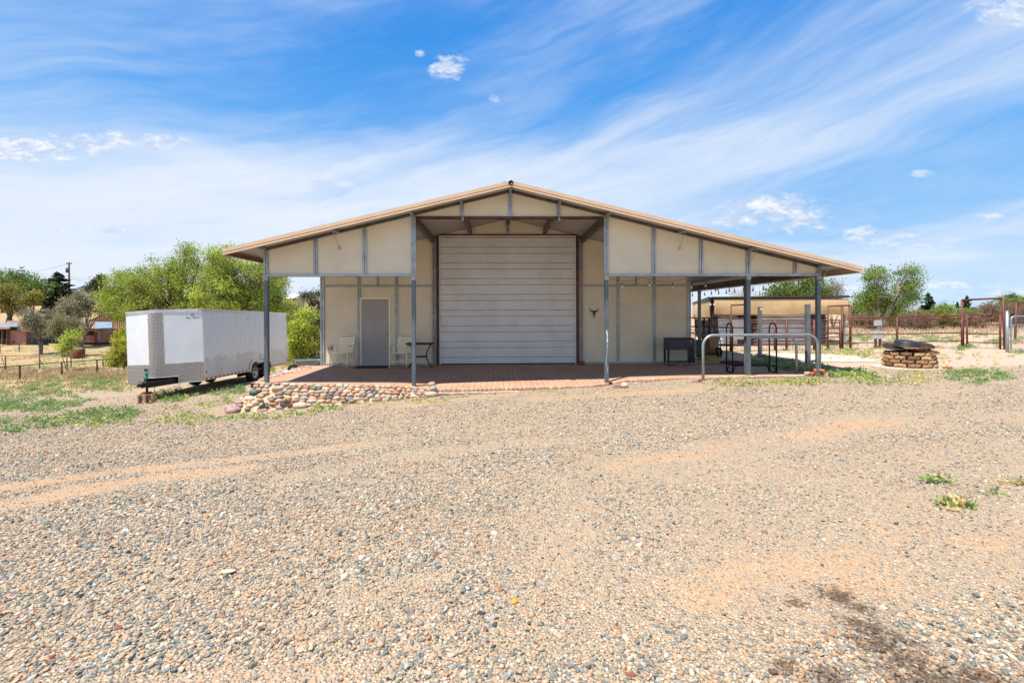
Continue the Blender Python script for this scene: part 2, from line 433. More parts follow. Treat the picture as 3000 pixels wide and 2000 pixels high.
# where bare sandy dirt shows through the gravel: centre lines (px, py, half width in m) of the photograph's wheel tracks
def dirt_field(x, y):
    d = np.zeros_like(x)
    def line(pts, w, k):
        nonlocal d
        q = [PG(a, b) for a, b in pts]
        best = np.full_like(x, 99.0)
        for a, b in zip(q[:-1], q[1:]):
            ax, ay, bx, by = a.x, a.y, b.x, b.y
            L2 = (bx-ax)**2 + (by-ay)**2
            t = np.clip(((x-ax)*(bx-ax) + (y-ay)*(by-ay)) / L2, 0, 1)
            best = np.minimum(best, np.hypot(x - ax - t*(bx-ax), y - ay - t*(by-ay)))
        d = np.maximum(d, k * np.clip(1.35 - best / w, 0, 1))
    line([(-500, 1520), (0, 1490), (220, 1440), (450, 1400), (700, 1375)], .34, 1.0)
    line([(0, 1430), (350, 1380), (700, 1345), (1000, 1310), (1170, 1290)], .26, .95)
    line([(850, 1395), (1100, 1345), (1400, 1310), (1800, 1275)], .30, .55)
    line([(1850, 1370), (2150, 1320), (2500, 1240), (3100, 1215)], .55, .85)
    line([(1650, 1500), (1900, 1420), (2300, 1380)], .35, .5)
    line([(2700, 1330), (3200, 1290)], .5, .5)
    line([(2250, 1560), (2500, 1500), (2800, 1440), (3200, 1400)], .30, .62)
    line([(2050, 1730), (2300, 1690), (2600, 1620), (3000, 1530), (3300, 1480)], .40, .95)
    line([(2350, 1800), (2650, 1700), (2950, 1660), (3200, 1640)], .30, .9)
    line([(1000, 1760), (1200, 1720), (1350, 1660)], .10, .7)
    line([(0, 2040), (700, 1990), (1100, 1960)], .10, .7)
    line([(1750, 1620), (2400, 1560), (3300, 1480)], 1.1, .62)
    line([(1700, 1440), (2400, 1390), (3200, 1330)], .9, .50)
    line([(500, 1760), (1300, 1780), (1800, 1700)], .40, .24)
    line([(1560, 1170), (1900, 1150), (2080, 1140)], .28, 1.1)
    line([(1180, 1190), (1300, 1175), (1500, 1155)], .22, .9)
    line([(2500, 1160), (3000, 1130)], .9, .6)
    k = .45 + .8 * value_noise(x + 31, y * 1.6 + 17, 1.5, 9) + .35 * (value_noise(x, y * 2, 5, 10) - .5)
    return np.clip(d * k, 0, 1)
def axis(segs):
    out = []
    for a, b, st in segs: out += list(np.arange(a, b, st))
    return np.array(out)
gx = axis([(-1400,-400,250),(-400,-120,40),(-120,-48,6),(-48,-16,1.0),(-16,-9,.25),(-9,9,.12),(9,16,.25),(16,48,1.0),(48,120,6),(120,400,40),(400,1401,250)])
gy = axis([(-1400,-200,200),(-200,-40,20),(-40,-4,3),(-4,1.0,.5),(1.0,14,.12),(14,24,.25),(24,70,1.0),(70,160,5),(160,400,30),(400,2401,250)])
GX, GY = np.meshgrid(gx, gy)
gxf, gyf = GX.ravel(), GY.ravel()
gzf = gza(gxf, gyf)
# the ground stays under the patio and the workshop floor
ca, sa = math.cos(BROT), math.sin(BROT)
lx = (gxf - BO.x) * ca + (gyf - BO.y) * sa; ly = -(gxf - BO.x) * sa + (gyf - BO.y) * ca
ins = (lx > -6.5) & (lx < 7.75) & (ly > np.interp(lx, _E[:, 0], _E[:, 1]) + .06) & (ly < 22)
pz = np.interp(lx, _E[:, 0], _E[:, 2])
gzf = np.where(ins, np.minimum(gzf, np.minimum(pz, 0) - .16), gzf)
ny, nx = len(gy), len(gx)
idx = np.arange(nx * ny).reshape(ny, nx)
faces = np.stack([idx[:-1, :-1], idx[:-1, 1:], idx[1:, 1:], idx[1:, :-1]], -1).reshape(-1, 4)
gme = bpy.data.meshes.new('ground')
gme.vertices.add(nx * ny); gme.vertices.foreach_set('co', np.c_[gxf, gyf, gzf].astype(np.float32).ravel())
gme.loops.add(len(faces) * 4); gme.loops.foreach_set('vertex_index', faces.astype(np.int32).ravel())
gme.polygons.add(len(faces)); gme.polygons.foreach_set('loop_start', np.arange(0, len(faces) * 4, 4, dtype=np.int32)); gme.polygons.foreach_set('loop_total', np.full(len(faces), 4, np.int32))
gme.update(calc_edges=True); gme.polygons.foreach_set('use_smooth', [True] * len(faces))
dfield = np.zeros(nx * ny); nearm = (np.abs(gxf) < 20) & (gyf > -2) & (gyf < 26)
dfield[nearm] = dirt_field(gxf[nearm], gyf[nearm])
# how much gravel: full in the yard, thinning out behind it; a = gravel, b = dry-grass field
def gravel_of(x, y):
    yl = np.where(x < 0, 17.0 + np.clip(-x - 6, 0, 6) * .55, 12.4)
    return np.clip((yl + 1.6 - y) / 3.2, 0, 1)
gravel = gravel_of(gxf, gyf)
field = np.clip((-gxf - 12) / 5, 0, 1) * np.clip((gyf - 17.5 + (gxf + 12) * .1) / 4, 0, 1)
field = np.maximum(field, np.clip((gyf - 40) / 20, 0, 1) * .7)
field = np.maximum(field, np.clip((-gxf - 6) / 4, 0, 1) * np.clip((gyf - 22) / 4, 0, 1))
at = gme.color_attributes.new('zones', 'FLOAT_COLOR', 'POINT')
at.data.foreach_set('color', np.c_[gravel, dfield, field, np.ones(nx * ny)].astype(np.float32).ravel())
PAL = [(.0, (.175, .205, .20)), (.10, (.55, .385, .245)), (.20, (.235, .265, .255)), (.30, (.60, .49, .355)), (.40, (.31, .335, .305)), (.49, (.56, .40, .27)), (.58, (.19, .215, .21)),
       (.66, (.66, .595, .48)), (.76, (.38, .345, .28)), (.83, (.53, .28, .15)), (.86, (.43, .45, .41)), (.91, (.055, .065, .07)), (.94, (.60, .44, .28)), (.975, (.76, .72, .65)), (.99, (.34, .11, .07))]
DARK_PATCHES = [(2600, 1890, .20), (2760, 2010, .22), (2420, 1990, .10), (2900, 1990, .12), (2300, 1950, .06), (2450, 1745, .13), (2330, 1765, .07), (2560, 1850, .16), (2640, 1930, .16), (2700, 1985, .20), (2520, 1780, .08)]  # dark brown patches on the gravel at the lower right
def dark_patch_nodes(t, pos):
    s = t.node('ShaderNodeSeparateXYZ', ins={0: pos}); acc = None
    nz = t.math('ADD', t.math('MULTIPLY', t.math('SUBTRACT', t.noise(pos, 9, 5, .7), .55), 1.5), t.math('MULTIPLY', t.math('SUBTRACT', t.noise(pos, 38, 3, .6), .5), 2.2))
    for px, py, r in DARK_PATCHES:
        p = PG(px, py)
        d = t.math('SQRT', t.math('ADD', t.math('POWER', t.math('SUBTRACT', s.outputs[0], p.x), 2), t.math('POWER', t.math('MULTIPLY', t.math('SUBTRACT', s.outputs[1], p.y), 1.0), 2)))
        f = t.math('SUBTRACT', 1.0, t.math('DIVIDE', d, r * 1.5)); f = t.math('ADD', f, nz); f = t.smooth(f, .0, .9)
        acc = f if acc is None else t.math('MAXIMUM', acc, f)
    return acc
def ground_mat():
    m = bpy.data.materials.new('gravel_and_sandy_dirt'); m.use_nodes = True; t = NT(m.node_tree)
    b = m.node_tree.nodes['Principled BSDF']; b.inputs['Roughness'].default_value = .95; b.inputs['Specular IOR Level'].default_value = .15
    pos = t.node('ShaderNodeNewGeometry').outputs['Position']
    z = t.node('ShaderNodeAttribute', attribute_name='zones'); sz = t.node('ShaderNodeSeparateColor', ins={0: z.outputs['Color']})
    gv, dr, fd = sz.outputs
    def vor(scale, rnd=1.0):
        v = t.node('ShaderNodeTexVoronoi', voronoi_dimensions='2D', ins={'Vector': pos, 'Scale': scale, 'Randomness': rnd})
        return v
    v1 = vor(46.0); v2 = vor(28.0)
    def cellcol(v):
        s = t.node('ShaderNodeSeparateColor', ins={0: v.outputs['Color']})
        return t.ramp(s.outputs[0], PAL, 'CONSTANT'), s.outputs[1]
    c1, r1 = cellcol(v1); c2, r2 = cellcol(v2)
    big = t.smooth(t.noise(pos, .8, 4, .6), .42, .58)
    stones = t.mix(t.math('MULTIPLY', big, .5), c1, c2)
    h1 = t.smooth(v1.outputs['Distance'], .62, .1)
    # soil
    n0 = t.noise(pos, .35, 6, .6); n1 = t.noise(pos, 2.2, 8, .65); n2 = t.noise(pos, 30, 4, .6)
    soil = t.mix(t.smooth(n0, .35, .65), (.45, .245, .125), (.43, .26, .15))
    soil = t.mix(t.smooth(gv, .05, .5), (.47, .35, .26), soil)
    soil = t.mix(t.math('MULTIPLY', t.smooth(n1, .45, .7), .4), soil, (.46, .29, .17))
    soil = t.mix(t.math('MULTIPLY', t.smooth(n2, .45, .7), .4), soil, (.42, .26, .16))
    dryc = t.mix(t.smooth(n1, .38, .62), (.40, .29, .155), (.33, .215, .12))
    dryc = t.mix(t.smooth(t.noise(pos, .12, 5, .6), .48, .62), dryc, (.27, .25, .11))
    soil = t.mix(fd, soil, dryc)
    # gravel cover = attribute - dirt, broken up by noise and per-stone randomness
    cover = t.math('SUBTRACT', gv, t.math('MULTIPLY', dr, 1.05))
    brk = t.math('ADD', t.math('MULTIPLY', t.noise(pos, 1.1, 6, .6), .9), t.math('MULTIPLY', r1, .75))
    mask = t.smooth(t.math('SUBTRACT', t.math('MULTIPLY', cover, 1.45), t.math('SUBTRACT', brk, .35)), -.12, .02)
    # a scatter of loose stones on the bare dirt too
    loose = t.math('MULTIPLY', t.math('GREATER_THAN', r1, t.math('SUBTRACT', .80, t.math('MULTIPLY', gv, .38))), t.math('SUBTRACT', 1.0, t.math('MULTIPLY', fd, 1.0), clamp=True))
    mask = t.math('MAXIMUM', mask, t.math('MULTIPLY', loose, .85))
    gap = t.mix(h1, (.34, .235, .14), stones)
    tinted = t.mix(1.0, t.mix(.15, gap, (.62, .50, .37)), (.95, .95, .95), 'MULTIPLY')
    col = t.mix(mask, soil, tinted)
    st = dark_patch_nodes(t, pos)
    col = t.mix(t.math('MULTIPLY', st, .80), col, (.055, .03, .016))
    t.l.new(col, b.inputs['Base Color'])
    hh = t.math('ADD', t.math('MULTIPLY', t.math('MULTIPLY', h1, mask), .7), t.math('MULTIPLY', n2, .25))
    bp = t.node('ShaderNodeBump', ins={'Height': hh, 'Strength': .9, 'Distance': .018}); t.l.new(bp.outputs[0], b.inputs['Normal'])
    return m
gme.materials.append(ground_mat())
ground = bpy.data.objects.new('ground', gme); COL.objects.link(ground); tag(ground, kind='structure')

# loose gravel: real stones where the photograph shows single ones
def stone_mat():
    m = bpy.data.materials.new('gravel_stone'); m.use_nodes = True; t = NT(m.node_tree)
    b = m.node_tree.nodes['Principled BSDF']; b.inputs['Roughness'].default_value = .8; b.inputs['Specular IOR Level'].default_value = .25
    oi = t.node('ShaderNodeObjectInfo'); c = t.ramp(oi.outputs['Random'], PAL, 'CONSTANT')
    pos = t.node('ShaderNodeNewGeometry').outputs['Position']
    n = t.noise(pos, 55, 4, .65)
    c = t.mix(1.0, c, t.ramp(n, [(.3, .80), (.7, 1.18)]), 'MULTIPLY')
    dust = t.math('MULTIPLY', t.smooth(t.noise(pos, .9, 4, .6), .35, .7), .32)
    c = t.mix(dust, c, (.52, .34, .20)); c = t.mix(1.0, c, (.75, .735, .715), 'MULTIPLY')
    c = t.mix(t.math('MULTIPLY', dark_patch_nodes(t, pos), .70), c, (.075, .032, .014))
    t.l.new(c, b.inputs['Base Color']); return m
SM = stone_mat()
tmpl = bpy.data.collections.new('gravel_stones')
for i in range(8):
    vs, fs = ICO[1]; rr = random.Random(50 + i); v = np.array(vs)
    k = np.array([rr.uniform(.8, 1.2), rr.uniform(.65, 1.0), rr.uniform(.42, .72)])
    j = 1 + .16 * np.sin(v @ np.array([[rr.uniform(2, 4) for _ in range(3)] for _ in range(3)]).T + rr.uniform(0, 6)).sum(1) / 1.6
    v = v * j[:, None] * k
    me = bpy.data.meshes.new('stone'); me.from_pydata([tuple(p) for p in v], [], fs); me.materials.append(SM)
    if i % 3 == 0: me.polygons.foreach_set('use_smooth', [True] * len(fs))
    tmpl.objects.link(bpy.data.objects.new('stone', me))
pts = []
for (y0, y1, dens) in ((1.75, 3.2, 3600), (3.2, 5, 2900), (5, 7.5, 1700), (7.5, 10.5, 700), (10.5, 13.5, 250), (13.5, 17, 110)):
    hw0, hw1 = 1.12 * y0 + 2.6, 1.12 * y1 + 2.6
    n = int(dens * (hw0 + hw1) * (y1 - y0)); yy = rng.uniform(y0, y1, n); xx = rng.uniform(-1, 1, n) * hw1
    k = rng.random(n) < np.clip((1.12 * yy + 2.6 - np.abs(xx)) / 2.2, 0, 1); pts.append(np.c_[xx[k], yy[k]])
pts = np.concatenate(pts)
px_, py_ = pts[:, 0], pts[:, 1]
dd = dirt_field(px_, py_)
nn = .55 * value_noise(px_, py_, 1.1, 3) + .3 * value_noise(px_, py_, 3.3, 4) + .15 * value_noise(px_, py_, 9, 5)
prob = np.clip(1.05 - dd * 1.12 - np.clip(nn - .50, 0, 1) * 3.0 * (.40 + dd), .24, 1) * gravel_of(px_, py_)
llx = (px_ - BO.x) * ca + (py_ - BO.y) * sa; lly = -(px_ - BO.x) * sa + (py_ - BO.y) * ca
keep = (rng.random(len(px_)) < prob) & ~((llx > -7.3) & (llx < 7.9) & (lly > np.interp(llx, _E[:, 0], _E[:, 1]) - .75 * np.clip((-1.6 - llx) / .8, 0, 1) - .08))
pts = pts[keep]; nn = nn[keep]; dd = dd[keep]
sc = rng.lognormal(0, .33, len(pts)) * .0108 * (1.0 - .42 * dd) ; sc = np.clip(sc, .005, .030)
sc *= np.interp(pts[:, 1], [2, 6, 12], [1, 1.05, 1.25])
zz = gza(pts[:, 0], pts[:, 1]) + sc * .22
gm = bpy.data.meshes.new('gravel'); gm.vertices.add(len(pts)); gm.vertices.foreach_set('co', np.c_[pts, zz].astype(np.float32).ravel())
a1 = gm.attributes.new('size', 'FLOAT', 'POINT'); a1.data.foreach_set('value', sc.astype(np.float32))
a2 = gm.attributes.new('pick', 'INT', 'POINT'); a2.data.foreach_set('value', rng.integers(0, 8, len(pts)).astype(np.int32))
a3 = gm.attributes.new('turn', 'FLOAT_VECTOR', 'POINT'); a3.data.foreach_set('vector', np.c_[rng.normal(0, .35, len(pts)), rng.normal(0, .35, len(pts)), rng.uniform(0, 6.28, len(pts))].astype(np.float32).ravel())
gravel_o = bpy.data.objects.new('gravel', gm); COL.objects.link(gravel_o)
tag(gravel_o, 'loose multicoloured gravel covering the yard in front of the metal building', 'gravel', kind='stuff')
ng = bpy.data.node_groups.new('scatter_gravel', 'GeometryNodeTree')
ng.interface.new_socket('Geometry', in_out='INPUT', socket_type='NodeSocketGeometry'); ng.interface.new_socket('Geometry', in_out='OUTPUT', socket_type='NodeSocketGeometry')
gi = ng.nodes.new('NodeGroupInput'); go = ng.nodes.new('NodeGroupOutput'); ip = ng.nodes.new('GeometryNodeInstanceOnPoints'); ci = ng.nodes.new('GeometryNodeCollectionInfo')
ci.inputs['Collection'].default_value = tmpl; ci.inputs['Separate Children'].default_value = True; ci.inputs['Reset Children'].default_value = True
def natt(nm, ty):
    a = ng.nodes.new('GeometryNodeInputNamedAttribute'); a.data_type = ty; a.inputs[0].default_value = nm
    return [o for o in a.outputs if o.enabled][0]
ip.inputs['Pick Instance'].default_value = True
ng.links.new(gi.outputs[0], ip.inputs['Points']); ng.links.new(ci.outputs[0], ip.inputs['Instance'])
ng.links.new(natt('pick', 'INT'), ip.inputs['Instance Index']); ng.links.new(natt('turn', 'FLOAT_VECTOR'), ip.inputs['Rotation']); ng.links.new(natt('size', 'FLOAT'), ip.inputs['Scale'])
ng.links.new(ip.outputs[0], go.inputs[0])
gravel_o.modifiers.new('scatter', 'NODES').node_group = ng

# ------------------------------------------------------------ brick patio
def paver_mat():
    m = bpy.data.materials.new('clay_paver_field'); m.use_nodes = True; t = NT(m.node_tree)
    b = m.node_tree.nodes['Principled BSDF']; b.inputs['Roughness'].default_value = .85; b.inputs['Specular IOR Level'].default_value = .25
    tc = t.node('ShaderNodeTexCoord')
    mp = t.node('ShaderNodeMapping', ins={'Vector': tc.outputs['Object'], 'Rotation': (0, 0, R(90)), 'Location': (.03, .02, 0)})
    wob = t.node('ShaderNodeTexNoise', ins={'Vector': tc.outputs['Object'], 'Scale': 1.3})
    mv = t.node('ShaderNodeVectorMath', operation='MULTIPLY_ADD', ins={0: wob.outputs['Color'], 1: (.035, .035, 0), 2: mp.outputs[0]})
    br = t.node('ShaderNodeTexBrick', ins={'Vector': mv.outputs[0], 'Color1': (0, 0, 0, 1), 'Color2': (1, 1, 1, 1), 'Mortar': (.5, .5, .5, 1), 'Scale': 1.0, 'Mortar Size': .0045, 'Mortar Smooth': .3,
                                           'Brick Width': .205, 'Row Height': .145, 'Bias': 0.0})
    c = t.ramp(br.outputs['Color'], [(0, (.30, .135, .085)), (.25, (.40, .19, .115)), (.45, (.33, .16, .11)), (.65, (.46, .225, .13)), (.85, (.27, .125, .09)), (1, (.40, .17, .10))])
    n = t.noise(tc.outputs['Object'], 1.4, 6, .65); n2 = t.noise(tc.outputs['Object'], 24, 5, .7)
    c = t.mix(t.math('ADD', t.math('MULTIPLY', t.smooth(n, .38, .66), .30), .42), c, (.49, .335, .235))
    c = t.mix(1.0, c, t.ramp(n2, [(.3, .82), (.7, 1.15)]), 'MULTIPLY')
    c = t.mix(br.outputs['Fac'], c, (.13, .085, .055))
    t.l.new(c, b.inputs['Base Color'])
    h = t.math('ADD', t.math('SUBTRACT', 1.0, br.outputs['Fac']), t.math('MULTIPLY', n2, .2))
    bp = t.node('ShaderNodeBump', ins={'Height': h, 'Strength': .6, 'Distance': .006}); t.l.new(bp.outputs[0], b.inputs['Normal'])
    return m
M_paver = paver_mat()
mb = MB(); NXP, NYP = 90, 36
xs = np.linspace(-6.45, 7.75, NXP)
for i, x in enumerate(xs):
    y0 = edge_y(x) + .10
    for j in range(NYP + 1):
        if j < NYP: y = y0 + (3.68 - y0) * (j / (NYP - 1))
        else: y = 3.68
        mb.v.append((x, y, patio_z(x, y) if j < NYP else -.25))
for i in range(NXP - 1):
    for j in range(NYP):
        a = i * (NYP + 1) + j; mb.f.append((a, a + NYP + 1, a + NYP + 2, a + 1))
for sgn, x in ((0, -6.45), (1, 7.75)):       # side faces
    k = len(mb.v)
    for j in range(NYP):
        y0 = edge_y(x) + .10; y = y0 + (3.68 - y0) * (j / (NYP - 1)); z = patio_z(x, y); mb.v += [(x, y, z), (x, y, z - .6)]
    for j in range(NYP - 1): mb.f.append((k+2*j, k+2*j+2, k+2*j+3, k+2*j+1))
# strip along the workshop's right side
mb.box(6.14, 7.75, 3.684, 9.5, -.3, .003)
patio = mb.build('patio', M_paver, smooth=False); patio.matrix_world = BM; tag(patio, kind='structure')
# soldier course of pavers along the curved front edge, over a strip of broken mortar
mb = MB(); mb.c = []
x = -6.42; rr = random.Random(4)
def slope_ang(x): return math.atan2(edge_y(x + .05) - edge_y(x - .05), .1)
while x < 7.7:
    wd = rr.uniform(.098, .118); xm = x + wd / 2; a = slope_ang(xm)
    gapx = 2.5 < xm < 2.62 or xm < -2.25
    M = Matrix.Translation((xm, edge_y(xm) + .10, patio_z(xm, edge_y(xm)) - .028)) @ Matrix.Rotation(a + rr.uniform(-.03, .03), 4, 'Z') @ Matrix.Rotation(rr.uniform(-.02, .03), 4, 'X')
    if not gapx:
        n0 = len(mb.v); h = wd / 2 - .0035
        poly = [(-h, -.105 + .012), (-h + .012, -.105), (h - .012, -.105), (h, -.105 + .012), (h, .10), (-h, .10)]
        mb.prism(poly, -.032, .033, 'z', M)
        c = rr.choice([(.52, .33, .235), (.47, .29, .20), (.56, .37, .27), (.43, .26, .19), (.50, .28, .18)]); k = rr.uniform(.85, 1.12)
        mb.c += [tuple(q * k for q in c)] * (len(mb.v) - n0)
    x += wd
ed = mb.build('patio_edging', M_brickt); ed.matrix_world = BM; bevel(ed, .006, 1); tag(ed, kind='structure')
mb = MB(); rr = random.Random(9); xs = np.arange(-2.2, 7.75, .09); prev = None
for x in xs:
    e = edge_y(x); z = patio_z(x, e) - .062; o = .05 + .05 * rr.random() + (.05 if x < 1.5 else 0); p = BM @ Vector((x, e - o, 0)); g = gz(p.x, p.y) - .03
    cur = [(x, e + .16, z), (x, e - o, z - .012 * rr.random()), (x, e - o + .03 * rr.random(), min(z - .035 - .02 * rr.random(), g + .05)), (x, e + .05, g - .3)]
    if prev:
        for q in range(3): mb.quad(prev[q], cur[q], cur[q + 1], prev[q + 1])
    prev = cur
ms = mb.build('patio_footing', M_concrete); ms.matrix_world = BM; tag(ms, kind='structure')

# ------------------------------------------------------------ river-stone retaining wall at the patio's left corner
wall = empty('stone_retaining_wall', (-4.4, 11.5, gz(-4.4, 11.5)), 0, 'low battered retaining wall of rounded river stones set in mortar below the patio corner', 'stone wall')
T = [(-6.32,15.2,0.02),(-6.42,14.2,.0),(-6.45,13.2,-.01),(-6.42,12.3,-.02),(-6.30,11.93,-.03),(-5.9,11.83,-.045),(-5,11.80,-.065),(-4,11.82,-.09),(-3.1,11.85,-.12),(-2.5,11.86,-.16),(-2.05,11.80,-.20)]
Bt = [(-6.5,15.2),(-6.62,14.2),(-6.78,13.2),(-6.95,12.2),(-6.72,11.32),(-6.1,11.22),(-5.1,11.3),(-4.1,11.38),(-3.1,11.5),(-2.4,11.56),(-1.86,11.60)]
Bt = [(x, y, gz(x, y) - .04) for x, y in Bt]
def wpt(s, t):
    """point of the wall face: s along it 0..1, t up it 0..1, and its outward normal"""
    s = min(max(s, 0), .9999) * (len(T) - 1); i = int(s); f = s - i
    a = Vector(T[i]).lerp(Vector(T[i+1]), f); b = Vector(Bt[i]).lerp(Vector(Bt[i+1]), f)
    d = (Vector(T[i+1]) - Vector(T[i])).normalized(); p = b.lerp(a, t); up = (a - b).normalized(); n = d.cross(up).normalized()
    bulge = math.sin(t * math.pi) * .03
    return p + n * bulge, n, d, up
mb = MB(); NS = 60
for i in range(NS + 1):
    for t in (0, .25, .5, .75, 1): mb.v.append(tuple(wpt(i / NS, t)[0]))
    p, n, d, up = wpt(i / NS, 1); mb.v.append(tuple(p - n * .16 + Vector((0, 0, .0)))); mb.v.append(tuple(p - n * .16 - Vector((0, 0, .7))))
for i in range(NS):
    for j in range(6): a = i * 7 + j; mb.f.append((a, a + 7, a + 8, a + 1))
k = NS * 7; mb.f.append(tuple(k + j for j in range(7))); mb.f.append(tuple(6 - j for j in range(7)))
M_mortar = mat('sandy_mortar', (.56, .38, .23), .95, 0, .12, 6, .6, 40)
mb.build('mortar', M_mortar, wall, world=True)
mb = MB(); mb.c = []; rr = random.Random(21)
SCOL = [(.46,.33,.235),(.38,.25,.19),(.53,.42,.31),(.33,.19,.14),(.44,.22,.135),(.28,.23,.195),(.58,.49,.39),(.34,.29,.23),(.50,.31,.17),(.30,.26,.22),(.17,.19,.165),(.46,.30,.20),(.50,.37,.25),(.47,.36,.28),(.55,.33,.22),(.30,.20,.17)]
seglen = [(Vector(T[i+1]) - Vector(T[i])).length for i in range(len(T)-1)]
for (u0, u1) in ((0.0, 1.0),):
    for row in range(9):
        # rows hug the top so that the wall tapers out at its right end
        s = .02 + rr.random() * .01
        while s < .995:
            p0, n0, d0, up0 = wpt(s, 0); p1 = wpt(s, 1)[0]; H = (p1 - p0).length; rh = .098
            i = min(int(s * (len(T) - 1)), len(T) - 2); ds = 1 / (len(T) - 1) / seglen[i]
            dist_top = .045 + row * rh + rr.uniform(-.022, .014)
            if dist_top > H + .01: s += .12 * ds; continue
            wl = rr.uniform(.058, .112) * (1.3 if row > 3 and rr.random() < .35 else 1)
            p, n, d, up = wpt(s + wl * ds, 1 - dist_top / H)
            hh = rr.uniform(.047, .062)
            Mr = Matrix((d, up, n)).transposed().to_4x4() @ Matrix.Rotation(rr.uniform(-.35, .35), 4, 'Z')
            nb = len(mb.v); mb.blob(p + n * .012, (wl, hh, rr.uniform(.055, .075)), rr.random() * 999, Mr, jag=.13)
            c = rr.choice(SCOL); kk = rr.uniform(.85, 1.2); mb.c += [tuple(min(1, q * kk) for q in c)] * (len(mb.v) - nb)
            s += (2 * wl - .004) * ds
# coping stones on top and loose end stones
for s in np.arange(.03, .99, .026):
    p, n, d, up = wpt(s, 1); nb = len(mb.v); Mr = Matrix((d, -n, Vector((0, 0, 1)))).transposed().to_4x4()
    mb.blob(p - n * .045 + Vector((0, 0, .004)), (rr.uniform(.07, .11), .07, rr.uniform(.03, .045)), rr.random() * 999, Mr, jag=.10); c = rr.choice(SCOL); mb.c += [c] * (len(mb.v) - nb)
for (x, y, r, c) in ((-1.93, 11.66, (.10, .09, .08), (.30, .29, .28)), (-1.95, 11.57, (.17, .11, .085), (.42, .34, .25)), (-1.98, 11.78, (.10, .08, .07), (.5, .3, .16)), (-6.62, 11.27, (.16, .11, .09), (.40, .24, .21)), (-6.85, 11.6, (.14, .1, .09), (.36, .25, .23)), (-5.0, 11.26, (.19, .11, .09), (.5, .4, .28)), (-6.05, 11.2, (.12, .09, .08), (.08, .12, .11)), (-5.5, 11.22, (.15, .09, .07), (.40, .3, .25))):
    nb = len(mb.v); z0 = gz(x, y); zt = {.08: -.15 - z0, .07: -.06 - z0}.get(r[2], r[2] * .55)
    mb.blob((x, y, z0 + max(zt, .03)), r, x * 7, None, jag=.1); mb.c += [c] * (len(mb.v) - nb)
st = mb.build('river_stones', M_stone, wall, smooth=True, world=True)

# ------------------------------------------------------------ the metal building
bld = empty('metal_workshop', BO, BROT, 'large cream metal workshop with a wide gable porch, tan roof edge and white roll-up door', 'workshop')
RT, SL = 4.87, .24                    # ridge height and pitch of the roof's top
def ztop(x): return RT - SL * abs(x)
def zdeck(x): return RT - .05 - SL * abs(x)
XL, XR, YF, YB = -6.80, 8.60, -.60, 16.0
def part(mb, name, m, **k): return mb.build(name, m, bld, **k)
# corrugated roof sheets: ribs run down the slope
def roof_sheet(xa, xb, y0, y1, z_of, name, m, rib=.0125, pitch=.20):
    q = MB(); ys = []
    y = y0
    while y < y1:
        for dy, h in ((0, 0), (.05, 0), (.07, -rib), (.11, -rib), (.13, 0), (.175, 0)):
            if y + dy < y1: ys.append((y + dy, h))
        y += pitch
    for (yy, h) in ys: q.v += [(xa, yy, z_of(xa) + h), (xb, yy, z_of(xb) + h)]
    for i in range(len(ys) - 1): q.f.append((2*i, 2*i+1, 2*i+3, 2*i+2))
    return part(q, name, m, recalc=False)
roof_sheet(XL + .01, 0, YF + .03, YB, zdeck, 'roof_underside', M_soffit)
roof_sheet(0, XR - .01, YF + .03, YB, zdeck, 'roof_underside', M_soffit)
for xa, xb in ((XL, 0), (0, XR)):
    q = MB(); q.prism([(xa, ztop(xa) - .030), (xb, ztop(xb) - .030), (xb, ztop(xb) - .008), (xa, ztop(xa) - .008)], YF + .012, YB); part(q, 'roof', M_roof)
q = MB(); q.prism([(-.22, ztop(.22) + .001), (0, RT + .012), (.22, ztop(.22) + .001), (.22, ztop(.22) - .007), (0, RT - .004), (-.22, ztop(.22) - .007)], YF, YB); part(q, 'ridge_cap', M_fascia)
# rake fascia in two steps with a dark seam
for xa, xb in ((XL - .02, 0), (0, XR + .02)):
    q = MB()
    q.prism([(xa, ztop(xa) - .088), (xb, ztop(xb) - .088), (xb, ztop(xb)), (xa, ztop(xa))], YF - .03, YF + .01)
    q.prism([(xa, ztop(xa) - .150), (xb, ztop(xb) - .150), (xb, ztop(xb) - .106), (xa, ztop(xa) - .106)], YF - .035, YF + .01)
    part(q, 'fascia', M_fascia)
    q = MB(); q.prism([(xa, ztop(xa) - .106), (xb, ztop(xb) - .106), (xb, ztop(xb) - .088), (xa, ztop(xa) - .088)], YF - .008, YF + .009); part(q, 'fascia_seam', M_fascia2)
# eave channels at both low edges
for x, s in ((XL, 1), (XR, -1)):
    q = MB(); q.box(min(x, x + s * .04), max(x, x + s * .04), YF + .012, YB, ztop(x) - .15, ztop(x) - .032); q.box(min(x, x + s * .11), max(x, x + s * .11), YF + .012, YB, ztop(x) - .165, ztop(x) - .152); part(q, 'eave_channel', M_fascia2 if x < 0 else M_fascia)
